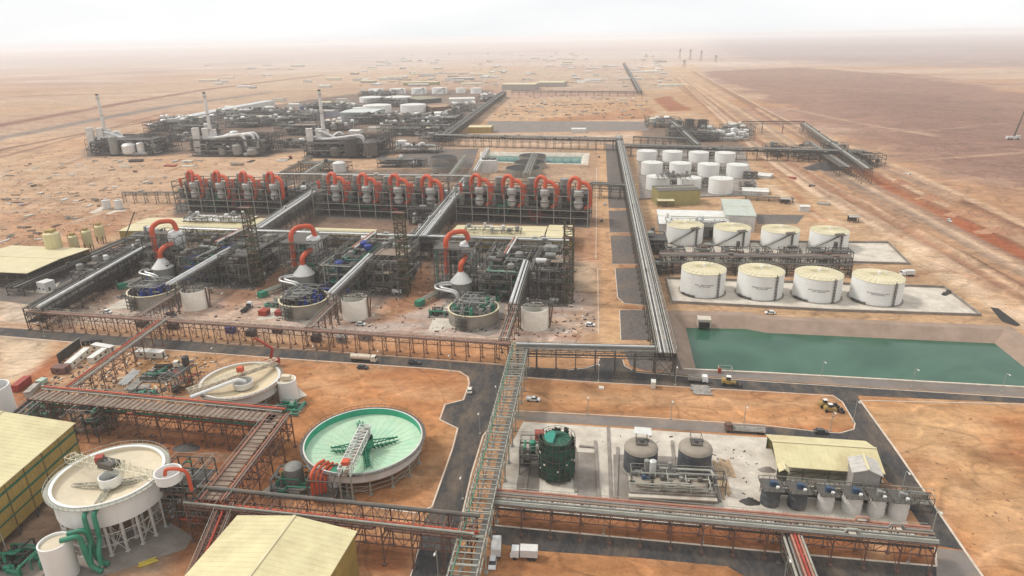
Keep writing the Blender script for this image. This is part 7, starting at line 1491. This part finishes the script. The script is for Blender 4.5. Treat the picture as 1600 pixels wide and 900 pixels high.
# ---- far low buildings
rr = R(9); cnt = 0
for k in range(110):
    x, y = (rr.uniform(560, 1040), rr.uniform(84, 136)) if k < 92 else (rr.uniform(300, 560), rr.uniform(100, 140))
    L_ = rr.uniform(18, 75); W_ = rr.uniform(10, 25); hh = rr.uniform(3, 8); T = thing('low_building', 'tiny pale low building in the hazy construction yards on the horizon', 'building', P(x, y), YA - math.pi / 2 + rr.choice((0, 0, 1.57)), 'tiny buildings in the hazy yards')
    m = MB(); m.b2(0, 0, 0, L_, W_, hh); m.build('wall', rr.choice((whitec, cabin, greyw, whitec, cabin)), T); m = MB(); m.add([(-.5, -.5, hh), (L_ + .5, -.5, hh), (L_ + .5, W_ + .5, hh), (-.5, W_ + .5, hh), (-.5, W_ / 2, hh + 1.6), (L_ + .5, W_ / 2, hh + 1.6)], [(0, 1, 5, 4), (2, 3, 4, 5), (0, 4, 3), (1, 2, 5), (3, 2, 1, 0)]); m.build('roof', rr.choice((whiter, creamr, whitec, greyw)), T)
for i, (x, y, l) in enumerate(((350, 172, 'small site hall behind the middle chimney, left of the long hall end'), (385, 183, 'small site hall right of the middle chimney'), (425, 160, 'small site hall far behind the middle chimney'), (450, 168, 'small site hall left of the blue topped tank'), (500, 165, 'small site hall behind the rightmost chimney'), (525, 160, 'small site hall between rightmost chimney and far tanks'), (640, 190, 'small site hall under the broad lone white tank'), (665, 206, 'small site hall in front of the diagonal rear rack'), (575, 205, 'small site hall left of the white flat building'), (545, 210, 'small site hall right of the rightmost chimney foot'))):
    bshed(l, x, y, x + 16, y, 20, y - 5, (whiter, creamr, greyw)[i % 3], (whitec, greyw, cabin)[i % 3])

# ---- loose debris nobody could count
def debris(name, label, polys, n, s0, s1, m_, seed):
    r = R(seed); m = MB()
    for poly, w_ in polys:
        xs_ = [p[0] for p in poly]; ys_ = [p[1] for p in poly]; k = 0; tries = 0
        while k < n * w_ and tries < n * 20:
            tries += 1; x, y = r.uniform(min(xs_), max(xs_)), r.uniform(min(ys_), max(ys_)); ins = False
            for (x0, y0), (x1, y1) in zip(poly, poly[1:] + poly[:1]):
                if (y0 > y) != (y1 > y) and x < (x1 - x0) * (y - y0) / (y1 - y0) + x0: ins = not ins
            if not ins or r.random() > (math.sin(x * .31 + seed) * math.sin(y * .47 + x * .05) + 1.0) * .8: continue
            p = P(x, y); sz = r.uniform(s0, s1) ** 1; m.box((p.x, p.y, sz * .18), (sz * r.uniform(.5, 2.4), sz * r.uniform(.2, .8), sz * .5), r.uniform(0, 3.14)); k += 1
    o = m.build(name, m_); tag(o, label, 'debris', kind='stuff')
yards = [([(70, 480), (230, 395), (620, 400), (900, 420), (930, 470), (930, 530), (800, 525), (420, 505), (60, 488)], .45), ([(0, 250), (170, 225), (330, 250), (270, 335), (60, 385), (0, 395)], .35), ([(110, 545), (340, 560), (300, 610), (60, 610)], .2)]
debris('rubble', 'dark scattered building rubble across the process yards', yards, 750, .35, 1.1, dsteel, 1)
debris('rubble', 'pale scattered planks and offcuts across the process yards', yards, 600, .35, 1.2, cabin, 2)
debris('rubble', 'brown scattered scrap between the racks and tanks', yards + [([(130, 650), (430, 660), (400, 740), (300, 790), (260, 760)], .12), ([(700, 240), (930, 230), (930, 290), (700, 290)], .1)], 900, .35, 1.1, bsteel, 3)
debris('rubble', 'small stones and clods lying along the sandy plots', [([(440, 570), (730, 592), (700, 640), (650, 790), (480, 780)], .2), ([(812, 594), (1300, 628), (1325, 664), (812, 640)], .2), ([(1360, 640), (1600, 645), (1600, 890), (1540, 890)], .2), ([(1180, 245), (1340, 265), (1600, 420), (1600, 500), (1250, 340)], .35), ([(770, 785), (1460, 842), (1460, 880), (770, 818)], .1)], 260, .2, .45, earth, 4)
debris('rubble', 'loose dark and pale scrap in the rear sand plots', [([(770, 150), (1010, 148), (1030, 185), (770, 188)], .5), ([(560, 90), (1050, 95), (1050, 140), (560, 135)], .6)], 260, 1.5, 4.5, mixm, 5)
debris('rubble', 'dark scrap in the far hazy construction yards', [([(770, 150), (1010, 148), (1030, 185), (770, 188)], .3), ([(560, 90), (1050, 95), (1050, 140), (560, 135)], .8)], 200, 1.5, 4, bsteel, 6)
debris('rubble', 'pale loose scrap on the concrete yard beside the small tanks', [([(1100, 700), (1190, 705), (1195, 790), (1120, 785)], .5), ([(830, 665), (1180, 690), (1100, 700), (830, 690)], .2)], 60, .25, .6, dsteel, 7)

rr = R(21)
for i, (x, y, lx, ly) in enumerate(((250, 196, 90, 30), (330, 186, 90, 40), (400, 197, 60, 40), (500, 205, 50, 30), (560, 152, 90, 40), (520, 176, 60, 30), (610, 192, 60, 30), (700, 175, 60, 40), (745, 160, 40, 60), (1010, 200, 50, 40), (1130, 212, 40, 30))):
    process_unit(('crowded plant block at the far left, beside the long pale hall', 'crowded plant block behind the middle chimney along the long pale hall', 'crowded plant block between middle and rightmost chimneys', 'crowded plant block directly behind the rightmost chimney', 'crowded plant block left of the far line of white tanks', 'crowded plant block beside the lilac building', 'crowded plant block before the broad lone white tank', 'crowded plant block under the brown roofed building', 'crowded plant block beside the diagonal rear rack top', 'crowded plant block left of the grey coolers', 'crowded plant block right of the grey coolers')[i], P(x, y), YA - math.pi / 2, lx, ly, (5, 11), max(2, lx // 12), 3, 900 + i, frame=dsteel, vessels=16, pipes=50, vmats=(whitec, white, greyp, cabin), pmats=(dsteel, steel, greyp, silver), decks=.4, cat='plant block', name='plant_block', vr=(2, 5), th=.45)
# ---------------------------------------------------------------- haze (even air over the whole scene)
hb = MB(); hb.b2(-14800, -300, -24, 14800, 25500, 134); hm = bpy.data.materials.new('haze'); hm.use_nodes = True; t = hm.node_tree; t.nodes.clear()
ho = t.nodes.new('ShaderNodeOutputMaterial'); pv = t.nodes.new('ShaderNodeVolumePrincipled'); pv.inputs['Color'].default_value = HAZE_C; pv.inputs['Density'].default_value = HAZE_D
t.links.new(pv.outputs[0], ho.inputs['Volume']); hz = hb.build('haze', hm); hz['kind'] = 'stuff'
